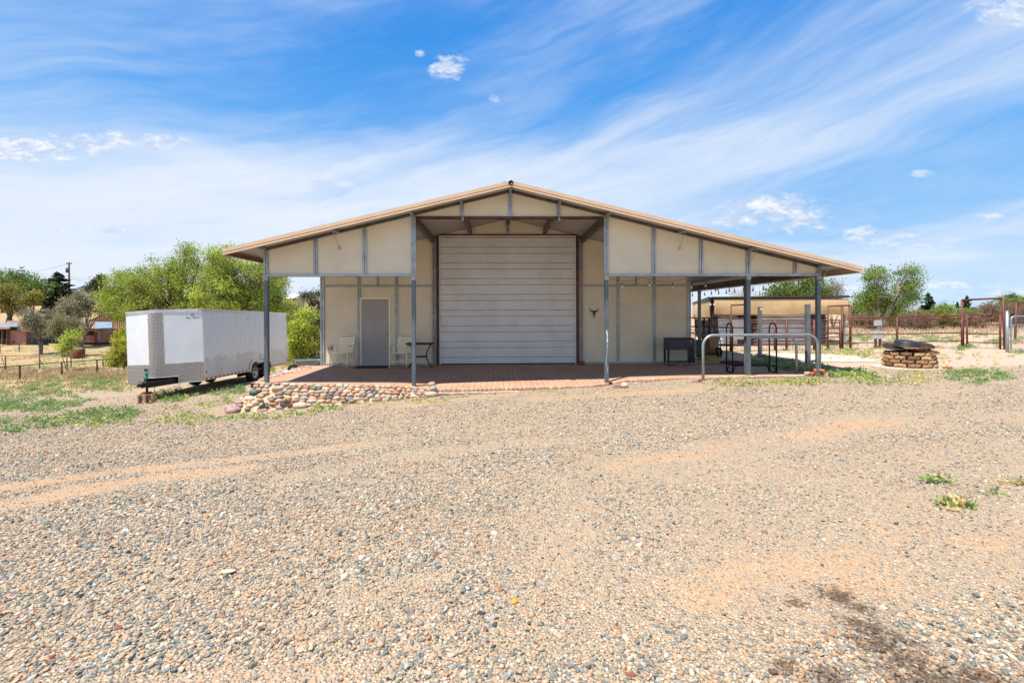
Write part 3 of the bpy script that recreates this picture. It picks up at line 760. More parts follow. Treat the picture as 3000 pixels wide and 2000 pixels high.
# front gable wall
PW = 1.22
FS = [i * PW for i in range(-5, 7)] + [7.93]           # stud lines on the front gable
HZ, HC = 2.615, 4.07
def ztop_panel(x): return zdeck(x) - .012
for a, b in zip(FS[:-1], FS[1:]):
    zb = HC if (a >= -2.45 and b <= 2.45) else HZ
    q = MB(); q.prism([(a, zb), (b, zb), (b, ztop_panel(b)), (a, ztop_panel(a))], .0, .05); part(q, 'gable_panel', M_wall)
def stud(q, x, z0, z1, y, w=.105, dirn=-1):
    """a back-to-back pair of channels standing proud of the panels"""
    y1 = y + dirn * .035; ya, yb = min(y, y1), max(y, y1)
    q.box(x - w/2, x - w*.12, ya, yb, z0, z1); q.box(x + w*.12, x + w/2, ya, yb, z0, z1); q.box(x - w*.12, x + w*.12, y + dirn * .012 if dirn < 0 else y, y if dirn < 0 else y + .012, z0, z1)
for x in FS:
    zb = HC + .062 if abs(x) < 2.4 else HZ + .058
    q = MB(); stud(q, x, zb, ztop_panel(x) - .075, 0.0, .115 if abs(x) > 2.3 and x in (FS[0], FS[3], FS[7], FS[10], FS[12]) else .10); part(q, 'stud', M_galv)
for x0, x1 in ((FS[0] - .05, -2.44 - .055), (2.44 + .055, 7.93 + .05)):
    q = MB(); q.box(x0, x1, -.045, .055, HZ, HZ + .056); part(q, 'header_channel', M_galv)
q = MB(); q.box(-2.44 + .056, 2.44 - .056, -.045, .06, HC, HC + .06); part(q, 'porch_header', M_primer)
for xa, xb in ((FS[0] - .05, 0), (0, 7.98)):           # rake channel along the panels' top
    q = MB(); q.prism([(xa, ztop_panel(xa) - .075), (xb, ztop_panel(xb) - .075), (xb, ztop_panel(xb)), (xa, ztop_panel(xa))], -.040, -.001); part(q, 'rake_channel', M_beam)
# outrigger brackets with thin stay rods that carry the roof's overhang
for x in (-6.1, -4.3, -2.44, -1.22, 0, 1.22, 2.44, 4.3, 6.1, 7.93):
    z = zdeck(x); q = MB()
    q.box(x - .03, x + .03, YF + .04, -.041, z - .10, z - .022); M = None
    q.tube([(x, YF + .14, z - .10), (x + .02, -.05, z - .44)], .009, 6); q.box(x + .0, x + .04, -.052, -.036, z - .50, z - .42); part(q, 'stay_bracket', M_galv)
# posts under the front wall
for x in (-6.1, -2.44, 2.44, 6.1, 7.93):
    p = L(x, 0); zf = min(gz(p.x, p.y), patio_z(x, 0)) - .1
    q = MB(); q.box(x - .048, x + .048, -.048, .048, zf, HZ - .001); po = part(q, 'post', M_post); bevel(po, .006, 2)
    q = MB(); q.box(x - .055, x + .055, -.055, .055, HZ - .09, HZ - .002); part(q, 'post_cap', M_galv)
    if abs(x - 2.44) < .01:
        q = MB(); rr = random.Random(3)
        for k in range(13):
            z = 1.22 - k * .085 + rr.uniform(-.03, .03); w_ = rr.uniform(.003, .009) if z < .95 else .018; xx = x + rr.uniform(-.028, .02)
            pts_ = [(xx + math.cos(a) * w_ * rr.uniform(.5, 1.1), z + math.sin(a) * rr.uniform(.03, .085)) for a in np.linspace(0, 6.28, 8)[:-1]]
            q.prism([(max(min(u, x + .044), x - .044), v) for u, v in pts_], -.0495, -.0475)
        part(q, 'paint_scuff', M_scuff)
for y in (3.6, 7.3, 11):
    q = MB(); q.box(7.93 - .05, 7.93 + .05, y - .05, y + .05, -.2, 2.62); part(q, 'post', M_post)
q = MB(); q.box(7.885, 7.975, .06, 15.9, 2.615, 2.815); part(q, 'side_beam', M_beam)
q = MB(); q.box(6.17, 7.88, .075, .16, 2.62, 2.76); part(q, 'side_beam', M_beam)
for x in (-2.44, -1.22, 0, 1.22, 2.44):
    z = zdeck(x) - .022; dep = .21 if abs(x) > 2 else .19; wd = .075
    q = MB(); q.box(x - wd/2, x + wd/2, .062, 3.695, z - dep, z - .02); q.box(x - wd*.8, x + wd*.8, .062, 3.695, z - dep - .008, z - dep); part(q, 'roof_beam', M_beam)
# rear wall of the porch (the building's front wall)
Y = 3.70
JL = 2.235
def wp(x0, x1, z0, z1f0, z1f1=None):
    q = MB(); q.prism([(x0, z0), (x1, z0), (x1, z1f1 if z1f1 is not None else z1f0), (x0, z1f0)], Y, Y + .06); return part(q, 'wall_panel', M_wall)
RZ = 2.60
for sgn in (-1, 1):
    xs_ = [sgn * v for v in (6.1, 4.88, 3.66, 2.44)]
    for a, b in zip(xs_[:-1], xs_[1:]):
        x0, x1 = min(a, b), max(a, b)
        if sgn < 0 and abs(a + 4.88) < .01:     # around the entry door
            wp(x0, -4.845, 0, RZ); wp(-3.865, x1, 0, RZ); wp(-4.845, -3.865, 2.215, RZ)
        else: wp(x0, x1, 0, RZ)
        wp(x0, x1, RZ, zdeck(x0) - .02, zdeck(x1) - .02)
for a, b in ((-2.44, -1.22), (-1.22, 0), (0, 1.22), (1.22, 2.44)): wp(a, b, 4.285, zdeck(a) - .02, zdeck(b) - .02)
for x, z0, z1, ww in ((-6.07, 0, 3.3, .13), (-4.88, 0, RZ - .03, .10), (-3.66, 0, RZ - .03, .10), (3.66, 0, RZ - .03, .10), (4.88, 0, RZ - .03, .10), (6.05, 0, 3.3, .12),
                      (-4.88, RZ + .03, 3.6, .09), (-4.27, RZ + .03, 3.7, .045), (-3.66, RZ + .03, 3.9, .09), (3.66, RZ + .03, 3.9, .09), (4.27, RZ + .03, 3.7, .045), (4.88, RZ + .03, 3.6, .09),
                      (-1.22, 4.285, 4.50, .10), (0, 4.285, 4.75, .11), (1.22, 4.285, 4.50, .10)):
    q = MB(); stud(q, x, z0, min(z1, zdeck(x) - .04), Y - .001, ww); part(q, 'wall_stud', M_galv)
for x0, x1 in ((-6.0, -2.475), (2.475, 5.99)):
    q = MB(); q.box(x0, x1, Y - .034, Y - .001, RZ - .045, RZ - .006); q.box(x0, x1, Y - .034, Y - .001, RZ + .012, RZ + .029); q.box(x0, x1, Y - .014, Y - .001, RZ - .006, RZ + .012); part(q, 'girt', M_galv)
for x0, x1 in ((-6.0, -4.94), (-3.60, -2.475), (2.475, 5.99)):
    q = MB(); q.box(x0, x1, Y - .042, Y - .002, 0.004, .062); part(q, 'base_channel', M_galv)
for s in (-1, 1):
    a, b = sorted((s * 2.47, s * 2.345)); q = MB(); q.box(a, b, Y - .10, Y - .001, .004, 4.16); part(q, 'door_column', mat('brushed_grey_column', (.22, .23, .25), .5, .5, .1, 4))
    a, b = sorted((s * 2.345, s * 2.255)); q = MB(); q.box(a, b, Y - .06, Y + .05, .004, 4.285); part(q, 'door_jamb', M_primer)
q = MB(); q.box(-2.255, 2.255, Y - .06, Y + .05, 4.245, 4.284); part(q, 'door_head', M_primer)
q = MB(); q.box(-2.255, -2.215, Y - .05, Y + .04, .01, 4.244); q.box(2.215, 2.255, Y - .05, Y + .04, .01, 4.244); q.box(-2.215, 2.215, Y - .05, Y + .04, 4.205, 4.244); part(q, 'door_trim', M_trim)
rud = MB()
z = .015; prof = []
SEC = .5625 * .93
zz_ = .02
door_parts = []
pass
k = 0; zc = .03
while zc < 4.19:
    h = (.205, .315)[k % 2]; h = min(h, 4.20 - zc)
    nb_ = 3 if k % 2 == 0 else 4
    rud.box(-2.212, 2.212, Y - .006, Y + .0115, zc + .009, zc + h - .009)
    for j in range(nb_):
        z0 = zc + .012 + (h - .024) * j / nb_; z1 = zc + .012 + (h - .024) * (j + 1) / nb_
        rud.prism([(Y - .0065, z0 + .004), (Y - .011, z0 + .022), (Y - .011, z1 - .022), (Y - .0065, z1 - .004)], -2.211, 2.211, 'x')
    zc += h; k += 1
rd = part(rud, 'roll_up_door', M_door)
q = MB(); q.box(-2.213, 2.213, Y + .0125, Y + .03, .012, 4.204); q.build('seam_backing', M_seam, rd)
q = MB(); q.box(-2.2, 2.2, Y - .02, Y + .01, .004, .028); sub = q.build('bottom_seal', M_rubber, rd)
# entry door
q = MB(); q.box(-4.80, -3.91, Y - .004, Y + .045, .03, 2.165); ed_ = part(q, 'entry_door', M_greydoor)
q = MB(); M = Matrix.Translation((-3.985, Y - .004, 1.02)) @ Matrix.Rotation(R(90), 4, 'X'); q.lathe([(.032, 0), (.032, .008), (.012, .012), (.012, .04), (.026, .05), (.030, .065), (.022, .078), (.0, .080)], 16, M, cap=False); q.build('door_knob', M_chrome, ed_, smooth=True)
q = MB(); q.box(-4.845, -4.80, Y - .03, Y + .05, .03, 2.215); q.box(-3.91, -3.865, Y - .03, Y + .05, .03, 2.215); q.box(-4.80, -3.91, Y - .03, Y + .05, 2.168, 2.215); part(q, 'door_frame', M_cream)
q = MB(); q.box(-4.86, -3.85, Y - .09, Y + .04, .004, .028); part(q, 'threshold', M_galv)
# outlet box
q = MB(); q.box(-5.86, -5.76, Y - .07, Y - .001, .50, .64); ob = part(q, 'outlet_box', mat('grey_plastic', (.10, .105, .11), .5)); bevel(ob, .012)
# brick block at the foot of the right column
# side and rear walls, so that the building stands on its own from other places
q = MB(); q.box(-6.13, -6.07, Y + .061, 15.8, -.2, 3.31); part(q, 'side_wall', M_wall)
q = MB(); q.box(6.07, 6.13, Y + .061, 15.8, -.2, 3.31); part(q, 'side_wall', M_wall)
q = MB(); q.prism([(-6.06, -.2), (6.06, -.2), (6.06, zdeck(6.06) - .03), (0, zdeck(0) - .03), (-6.06, zdeck(6.06) - .03)], 15.75, 15.8); part(q, 'rear_wall', M_wall)
for y in np.arange(4.9, 15.8, 1.22):
    for s in (-1, 1):
        q = MB(); a, b = sorted((s * 6.131, s * 6.165)); q.box(a, b, y - .05, y + .05, 0, 3.28); part(q, 'wall_stud', M_galv)
# pole lamp-like speaker at the ridge and a bent vent pipe behind it
sp = empty('ridge_floodlight', L(0, YF - .11, RT - .075), BROT, 'round black lamp fixed to the peak of the roof edge', 'lamp')
q = MB(); M = Matrix.Rotation(R(90), 4, 'X'); q.lathe([(.040, -.05), (.055, -.03), (.060, 0), (.057, .02), (.048, .03), (.046, .024), (0, .024)], 24, M, cap=False); q.build('housing', M_black, sp, smooth=True)
q = MB(); q.box(-.014, .014, .03, .075, -.02, .02); q.build('bracket', M_chrome, sp)
for s in (-1, 1): q = MB(); q.lathe([(.012, 0), (.012, .01), (0, .012)], 8, Matrix.Translation((s * .060, 0, 0)) @ Matrix.Rotation(R(90) * s, 4, 'Y'), cap=False); q.build('bolt', M_chrome, sp)
q = MB(); p = L(-.11, -.05, ztop(.11))
q.tube([(p.x, p.y, p.z - .02), (p.x - .01, p.y, p.z + .07), (p.x - .025, p.y - .01, p.z + .125), (p.x - .05, p.y - .03, p.z + .14)], [.026, .024, .024, .027], 10)
q.tube([(p.x - .02, p.y, p.z + .01), (p.x + .12, p.y - .05, p.z + .045), (p.x + .24, p.y - .1, p.z + .03)], .010, 6)
tag(q.build('roof_vent_pipe', M_black, smooth=True), 'short bent black pipe sticking up behind the roof peak', 'vent pipe')

# ------------------------------------------------------------ enclosed cargo trailer
M_twhite = mat('white_trailer_skin', (.66, .70, .74), .30, .05, .03, 1.2, dirt=((.56, .58, .58), .55, .4))
def trailer_side_mat():
    m = bpy.data.materials.new('dusty_trailer_side'); m.use_nodes = True; t = NT(m.node_tree); b = m.node_tree.nodes['Principled BSDF']
    b.inputs['Roughness'].default_value = .34
    tc = t.node('ShaderNodeTexCoord'); s = t.node('ShaderNodeSeparateXYZ', ins={0: tc.outputs['Object']})
    v = t.node('ShaderNodeMapping', ins={'Vector': tc.outputs['Object'], 'Scale': (1, 5, .55)}); n = t.noise(v.outputs[0], 2.6, 7, .62); n2 = t.noise(tc.outputs['Object'], 1.5, 5, .6)
    edge = t.math('ADD', t.math('MULTIPLY', t.noise(t.node('ShaderNodeMapping', ins={'Vector': tc.outputs['Object'], 'Scale': (1, 1, .2)}).outputs[0], 2.4, 4, .6), .75), .80)
    lowm = t.smooth(t.math('SUBTRACT', edge, s.outputs[2]), -.01, .05)
    c = t.mix(t.smooth(n, .38, .64), (.62, .70, .78), (.54, .61, .69))
    c = t.mix(t.math('MULTIPLY', lowm, t.smooth(n2, .2, .6)), c, (.47, .52, .57))
    c = t.mix(t.math('MULTIPLY', t.smooth(t.math('ABSOLUTE', t.math('SUBTRACT', t.math('SUBTRACT', edge, s.outputs[2]), .02)), .05, .0), t.smooth(n, .5, .6)), c, (.66, .66, .65))
    t.l.new(c, b.inputs['Base Color']); return m
def tread_mat():
    m = bpy.data.materials.new('aluminium_tread_plate'); m.use_nodes = True; t = NT(m.node_tree); b = m.node_tree.nodes['Principled BSDF']
    b.inputs['Roughness'].default_value = .24; b.inputs['Metallic'].default_value = .7
    uv = t.node('ShaderNodeUVMap', uv_map='uv')
    def bars(rot, off):
        v = t.node('ShaderNodeMapping', ins={'Vector': uv.outputs[0], 'Rotation': (0, 0, R(rot)), 'Location': (off, off, 0)})
        s = t.node('ShaderNodeSeparateXYZ', ins={0: v.outputs[0]})
        a = t.math('ABSOLUTE', t.math('SUBTRACT', t.math('FRACT', t.math('MULTIPLY', s.outputs[0], 17)), .5))
        c = t.math('ABSOLUTE', t.math('SUBTRACT', t.math('FRACT', t.math('MULTIPLY', s.outputs[1], 17)), .5))
        return t.math('MULTIPLY', t.smooth(a, .40, .28), t.smooth(c, .17, .08))
    h = t.math('MAXIMUM', bars(45, 0), bars(-45, .0294))
    b2 = t.noise(uv.outputs[0], 5, 3, .5)
    t.l.new(t.mix(h, (.13, .125, .12), (.78, .75, .72)), b.inputs['Base Color'])
    bp = t.node('ShaderNodeBump', ins={'Height': t.math('ADD', h, t.math('MULTIPLY', b2, .5)), 'Strength': .8, 'Distance': .007}); t.l.new(bp.outputs[0], b.inputs['Normal'])
    return m
M_side, M_tread = trailer_side_mat(), tread_mat()
M_alu = mat('aluminium_trim', (.60, .61, .62), .32, .7, .06, 4)
M_tape_r = mat('red_reflective_tape', (.36, .014, .018), .4, 0, .05, 9)
M_tape_w = mat('white_reflective_tape', (.62, .60, .58), .4, 0, .05, 9)
trl = empty('cargo_trailer', (-11.22, 18.6, -1.01), 0, 'long white enclosed cargo trailer with a tread-plate V nose, parked left of the workshop', 'trailer')
yaw = R(3.2); roll = R(2.6); pitch = R(1.2)
trl.matrix_world = Matrix.Translation((-11.10, 18.55, -.99)) @ Matrix.Rotation(yaw, 4, 'Z') @ Matrix.Rotation(-pitch, 4, 'X') @ Matrix.Rotation(-roll, 4, 'Y')
HWD, Y0, Y1, ZB, ZT, NOSE = 1.16, -3.45, 2.95, .46, 2.74, .50
def tp(q, n, m, par=None, **k): return q.build(n, m, par or trl, **k)
# side skins with the two wheel cut-outs on the near side
wy = (-.14, .84); wr = .46; wz = .36
def side_poly():
    pts = [(Y0, ZB), ]
    arc = []
    for c, a0, a1 in ((wy[0], 180, 55), (wy[1], 125, 0)):
        for a in np.linspace(R(a0), R(a1), 9): arc.append((c + wr * math.cos(a), wz + .06 + wr * .98 * math.sin(a)))
    arc = [(y, max(z, ZB)) for y, z in arc]
    return [(Y0, ZB)] + arc + [(Y1, ZB), (Y1, ZT), (Y0, ZT)]
q = MB(); q.prism(side_poly(), HWD - .03, HWD, 'x'); tp(q, 'side_panel', M_side, recalc=True)
q = MB(); q.prism(side_poly(), -HWD, -HWD + .03, 'x'); tp(q, 'side_panel', M_side)
q = MB(); q.box(-HWD + .031, HWD - .031, Y1 - .03, Y1, ZB + .02, ZT); tp(q, 'rear_door', M_twhite)
q = MB(); q.prism([(-HWD + .03, Y0), (0, Y0 - NOSE + .04), (HWD - .03, Y0), (HWD - .03, Y1 - .03), (-HWD + .03, Y1 - .03)], ZT - .05, ZT - .01, 'z'); tp(q, 'trailer_roof', M_twhite)
q = MB(); q.box(-HWD + .031, HWD - .031, Y0, Y1 - .031, ZB - .02, ZB + .03); tp(q, 'floor', M_black)
# nose skins: white sheets, tread plate low down and down the middle
def nose_pt(s, z, out=0.0):
    """s from -1 (left corner) through 0 (the nose) to +1 (right corner)"""
    a = abs(s); sg = 1 if s >= 0 else -1
    # a rounded point in the middle
    x = sg * HWD * a; y = Y0 - NOSE * (1 - a)
    if a < .10: y = Y0 - NOSE * (1 - .05 - a * a / .2)
    n = Vector((sg * NOSE, -HWD, 0)).normalized() if a > .10 else Vector((s * 4, -1, 0)).normalized()
    return Vector((x, y, z)) + n * out
def nose_sheet(s0, s1, z0, z1, out, name, m, cut=False):
    q = MB(); N = 12; ss = np.linspace(s0, s1, N); uvs = []
    for i, s in enumerate(ss):
        for z in (z0, z1):
            zz_ = z
            if cut and z == z0 and -.40 < s < .47: zz_ = ZB + .20
            q.v.append(tuple(nose_pt(s, zz_, out))); uvs.append((s * 1.38, zz_))
    for i in range(N - 1): q.f.append((2*i, 2*i+2, 2*i+3, 2*i+1))
    o = tp(q, name, m, recalc=False)
    uv = o.data.uv_layers.new(name='uv')
    for lp in o.data.loops: uv.data[lp.index].uv = uvs[lp.vertex_index]
    mo = o.modifiers.new('thick', 'SOLIDIFY'); mo.thickness = .006; mo.offset = 1
    return o
SB = ZB + .60
nose_sheet(-.995, -.19, SB, ZT - .10, 0.004, 'nose_panel', M_twhite)
nose_sheet(.19, .995, SB, ZT - .10, 0.004, 'nose_panel', M_twhite)
nose_sheet(-.19, .19, SB, ZT - .10, .010, 'tread_plate_strip', M_tread)
nose_sheet(-1.0, -.40, ZB, SB, .010, 'tread_plate_guard', M_tread)
nose_sheet(-.40, .47, ZB + .20, SB, .010, 'tread_plate_guard', M_tread)
nose_sheet(.47, 1.0, ZB, SB, .010, 'tread_plate_guard', M_tread)
for s in (-.19, .19, .0):
    pass
q = MB()
q.bar(nose_pt(-1.005, ZT - .05, .012), nose_pt(-.05, ZT - .05, .012), .025, .10); tp(q, 'top_trim', M_alu)
q = MB(); q.bar(nose_pt(.05, ZT - .05, .012), nose_pt(1.005, ZT - .05, .012), .025, .10); q.bar(nose_pt(-.06, ZT - .051, .012), nose_pt(.06, ZT - .051, .012), .025, .098); tp(q, 'top_trim', M_alu)
q = MB(); q.box(HWD - .01, HWD + .014, Y0 - .0, Y1 + .01, ZT - .10, ZT + .002); tp(q, 'top_trim', M_alu)
q = MB(); q.box(-HWD - .014, -HWD + .01, Y0, Y1 + .01, ZT - .10, ZT + .002); tp(q, 'top_trim', M_alu)
q = MB(); q.bar(nose_pt(-1.005, ZT - .008, -.03), nose_pt(0, ZT - .008, -.03), .08, .015); q.bar(nose_pt(0, ZT - .008, -.03), nose_pt(1.0, ZT - .008, -.03), .08, .015); tp(q, 'roof_edge', M_alu)
# corner posts, lower rub rail and tape
q = MB(); q.box(HWD - .005, HWD + .012, Y0 - .005, Y0 + .05, ZB, ZT - .101); tp(q, 'corner_trim', M_twhite)
q = MB(); q.box(HWD - .005, HWD + .010, Y1 - .05, Y1 + .01, ZB, ZT - .101); tp(q, 'corner_trim', M_twhite)
q = MB(); q.bar(nose_pt(.47, ZB - .01, .012), nose_pt(1.0, ZB - .01, .012), .03, .03); q.bar(nose_pt(.47, ZB + .20, .02), nose_pt(.47, ZB - .01, .02), .02, .02); tp(q, 'nose_bottom_trim', M_alu)
q = MB(); q.bar(nose_pt(-.28, ZB + .20, .022), nose_pt(0, ZB + .20, .022), .03, .03); q.bar(nose_pt(0, ZB + .20, .022), nose_pt(.47, ZB + .20, .022), .03, .03); tp(q, 'nose_bottom_trim', M_alu)
q = MB(); q.box(HWD + .001, HWD + .013, Y0, wy[0] - wr - .02, ZB - .01, ZB + .075); tp(q, 'rub_rail', M_tape_w)
q = MB(); q.box(HWD + .001, HWD + .013, wy[1] + wr + .02, Y1, ZB - .01, ZB + .075); tp(q, 'rub_rail', M_tape_w)
k = 0
for y in np.arange(Y0 + .02, Y1 - .1, .255):
    if wy[0] - wr - .15 < y < wy[1] + wr + .02: continue
    q = MB(); q.box(HWD + .014, HWD + .017, y, min(y + .135, Y1 - .01), ZB + .004, ZB + .062); tp(q, 'tape_mark', M_tape_r)
for (y, z, s) in ((Y0 + .09, ZB + .26, .032), (Y1 - .07, ZB + .24, .03), (Y1 - .06, ZB + .14, .035), ((wy[0] + wy[1]) / 2 + .02, ZB + .52, .02), ((wy[0] + wy[1]) / 2 + .02, ZB + .40, .02)):
    q = MB(); q.box(HWD + .001, HWD + .018, y - s, y + s, z - s, z + s); o = tp(q, 'marker_light', M_tape_r if s > .025 else M_black)
for s, zz_ in ((.93, ZT - .055), (-.96, ZT - .055), (.985, ZT - .05)):
    p = nose_pt(s, zz_, .03); q = MB(); q.lathe([(.022, 0), (.018, .012), (0, .016)], 10, Matrix.Translation(p) @ Matrix.Rotation(R(90), 4, 'X'), cap=False); tp(q, 'clearance_light', mat('amber_lens', (.30, .14, .04), .3))
p = nose_pt(-.30, ZB + .40, .02); q = MB(); q.box(p.x - .03, p.x + .03, p.y - .035, p.y + .005, p.z - .075, p.z + .075, ); tp(q, 'latch', M_black)
# fender arch
q = MB()
arch = []
for c, a0, a1 in ((wy[0], 180, 55), (wy[1], 125, 0)):
    for a in np.linspace(R(a0), R(a1), 12): arch.append((c, a))
outer = [(c + (wr + .015) * math.cos(a), max(wz + .06 + (wr + .0) * math.sin(a), ZB - .08)) for c, a in arch]
inner = [(c + (wr - .085) * math.cos(a), max(wz + .06 + (wr - .085) * math.sin(a), ZB - .10)) for c, a in arch]
k = len(q.v)
for (a, b), (c, d) in zip(outer, inner): q.v += [(HWD + .004, a, b), (HWD + .045, a, b), (HWD + .045, c, d), (HWD + .004, c, d)]
for i in range(len(outer) - 1):
    for j in range(4): q.f.append((k+4*i+j, k+4*i+(j+1) % 4, k+4*i+4+(j+1) % 4, k+4*i+4+j))
tp(q, 'fender', mat('white_fender', (.66, .66, .64), .35))
q = MB(); q.box(HWD - .42, HWD - .031, wy[0] - wr, wy[1] + wr, wz + .30, wz + .58); q.box(HWD - .44, HWD - .42, wy[0] - wr, wy[1] + wr, wz - .1, wz + .6); tp(q, 'wheel_well', M_black)
def wheel(x, y, sgn):
    T_ = Matrix.Translation((x, y, wz)) @ Matrix.Rotation(R(90) * sgn, 4, 'Y')
    q = MB(); prof = [(.20, -.10), (.24, -.112), (.31, -.115), (.345, -.10), (.36, -.07), (.362, 0), (.36, .07), (.345, .10), (.31, .115), (.24, .112), (.20, .10)]
    q.lathe(prof, 40, T_, cap=False); ty = tp(q, 'tyre', M_rubber, smooth=True)
    q = MB(); q.lathe([(.20, -.10), (.205, .095), (.215, .112), (.20, .108), (.188, .07), (.155, .045), (.10, .062), (.07, .075), (.062, .125), (.0, .13)], 32, T_, cap=False); rm = q.build('rim', M_rimst, ty, smooth=True)
    for i in range(8):
        a = i * math.pi / 4 + .2; q = MB(); q.lathe([(.019, 0), (.019, .003), (0, .003)], 10, T_ @ Matrix.Translation((.122 * math.cos(a), .122 * math.sin(a), .0575)), cap=False); q.build('rim_hole_shade', M_black, ty)  # black disc painted as the shade in each rim hole
    for i in range(6):
        a = i * math.pi / 3; q = MB(); q.lathe([(.011, 0), (.011, .025), (0, .028)], 6, T_ @ Matrix.Translation((.083 * math.cos(a), .083 * math.sin(a), .066)), cap=False); q.build('wheel_nut', M_chrome, ty)
for y in wy: wheel(HWD - .10, y, 1); wheel(-HWD + .10, y, -1)
for y in wy: q = MB(); q.tube([(-HWD + .12, y, wz), (HWD - .12, y, wz)], .035, 8); tp(q, 'axle', M_black)
# A-frame tongue, coupler, jack, chains
CP = Vector((0, Y0 - NOSE - .52, ZB + .02))
for s in (-1, 1):
    q = MB(); q.bar((s * .06, CP.y + .05, ZB + .03), (s * .74, Y0 + .3, ZB + .075), .06, .17); o = tp(q, 'tongue_beam', M_black); bevel(o, .006)
q = MB(); q.box(-.09, .09, CP.y - .02, CP.y + .30, ZB - .03, ZB + .10); q.box(-.055, .055, CP.y - .20, CP.y - .021, ZB + .00, ZB + .10); o = tp(q, 'coupler', M_black); bevel(o, .02)
q = MB(); q.lathe([(.05, 0), (.055, .03), (.04, .07), (0, .08)], 14, Matrix.Translation((0, CP.y - .21, ZB + .01)), cap=False); tp(q, 'coupler_ball', M_black)
jx, jy = 0.0, CP.y + .13
q = MB(); q.lathe([(.032, -.18), (.032, .40), (.036, .40), (.036, .42)], 14, Matrix.Translation((jx, jy, ZB))); jk = tp(q, 'jack', M_black)
M_teal = mat('teal_paint', (.03, .30, .28), .4)
q = MB(); q.lathe([(.041, .21), (.043, .22), (.043, .30), (.041, .31)], 16, Matrix.Translation((jx, jy, ZB))); q.build('jack_sleeve', M_teal, jk)
q = MB(); q.lathe([(.040, .345), (.046, .36), (.046, .40), (.03, .43), (0, .435)], 16, Matrix.Translation((jx, jy, ZB)), cap=False); q.build('jack_head', M_teal, jk)
q = MB(); q.tube([(jx, jy, ZB + .38), (jx + .13, jy - .02, ZB + .37), (jx + .22, jy - .02, ZB + .43)], .008, 6); q.build('jack_crank', M_chrome, jk)
q = MB(); q.box(jx - .09, jx + .09, jy - .09, jy + .09, ZB - .195, ZB - .175); q.build('jack_foot', M_black, jk)
for s in (-1, 1):
    q = MB(); pts_ = [(s * .12, CP.y + .28 + .02 * math.sin(k_), ZB + .02 - .03 * k_) for k_ in range(0, 12)]
    q.tube([(a + .012 * math.sin(i * 2.6), b + .012 * math.cos(i * 2.6), c) for i, (a, b, c) in enumerate(pts_)], .011, 5); tp(q, 'safety_chain', M_galv)
q = MB(); q.tube([(.09, CP.y + .3, ZB + .09), (.02, CP.y + .05, ZB + .17), (-.14, CP.y - .02, ZB + .15), (-.12, CP.y + .16, ZB + .10), (0.05, CP.y + .24, ZB + .12), (.2, CP.y + .4, ZB + .12)], .010, 6); tp(q, 'cable', M_black)
# lettering and round emblem high on the right nose sheet
def text_mesh(body, size, M, name, m, parent, bold=.0, sx=1.0):
    cu = bpy.data.curves.new(name, 'FONT'); cu.body = body; cu.size = size; cu.extrude = .001; cu.align_x = 'CENTER'; cu.align_y = 'CENTER'; cu.offset = bold; cu.resolution_u = 4
    tmp = bpy.data.objects.new(name, cu); COL.objects.link(tmp); dg = bpy.context.evaluated_depsgraph_get(); dg.update()
    me = bpy.data.meshes.new_from_object(tmp.evaluated_get(dg)); bpy.data.objects.remove(tmp)
    me.transform(M @ Matrix.Scale(sx, 4, (1, 0, 0))); me.materials.clear(); me.materials.append(m)
    o = bpy.data.objects.new(name, me); COL.objects.link(o); o.parent = parent; return o
def nose_frame(s, z, out):
    p = nose_pt(s, z, out); ex = Vector((HWD, NOSE, 0)).normalized(); ez = Vector((0, 0, 1)); ey = ex.cross(ez)
    M = Matrix((ex, ez, -ey * -1)).transposed().to_4x4(); M = Matrix(((ex.x, 0, ey.x, p.x), (ex.y, 0, ey.y, p.y), (ex.z, 1, ey.z, p.z), (0, 0, 0, 1)))
    return M
M_ink = mat('dark_grey_lettering', (.03, .035, .04), .5)
text_mesh('PRO - CRAFT', .058, nose_frame(.80, ZT - .275, .014), 'lettering', M_ink, trl, .0012, 1.05)
q = MB(); Mf = nose_frame(.80, ZT - .195, .014)
ro, ri = .043, .029
pts_o = []
for a0, a1 in ((-70, 205),):
    aa = np.linspace(R(a0), R(a1), 22); k = len(q.v)
    for a in aa:
        for r in (ri + .004 * math.cos(a), ro): q.v.append(tuple(Mf @ Vector((r * math.cos(a), r * math.sin(a), .001))))
    for i in range(len(aa) - 1): q.f.append((k+2*i, k+2*i+1, k+2*i+3, k+2*i+2))
k = len(q.v); q.v += [tuple(Mf @ Vector(p)) for p in ((-.036, -.028, .0012), (-.022, -.028, .0012), (-.012, .006, .0012), (.012, .002, .0012), (.016, .014, .0012), (-.024, .018, .0012))]; q.f.append(tuple(range(k, k + 6)))
tp(q, 'emblem', M_ink, recalc=False)
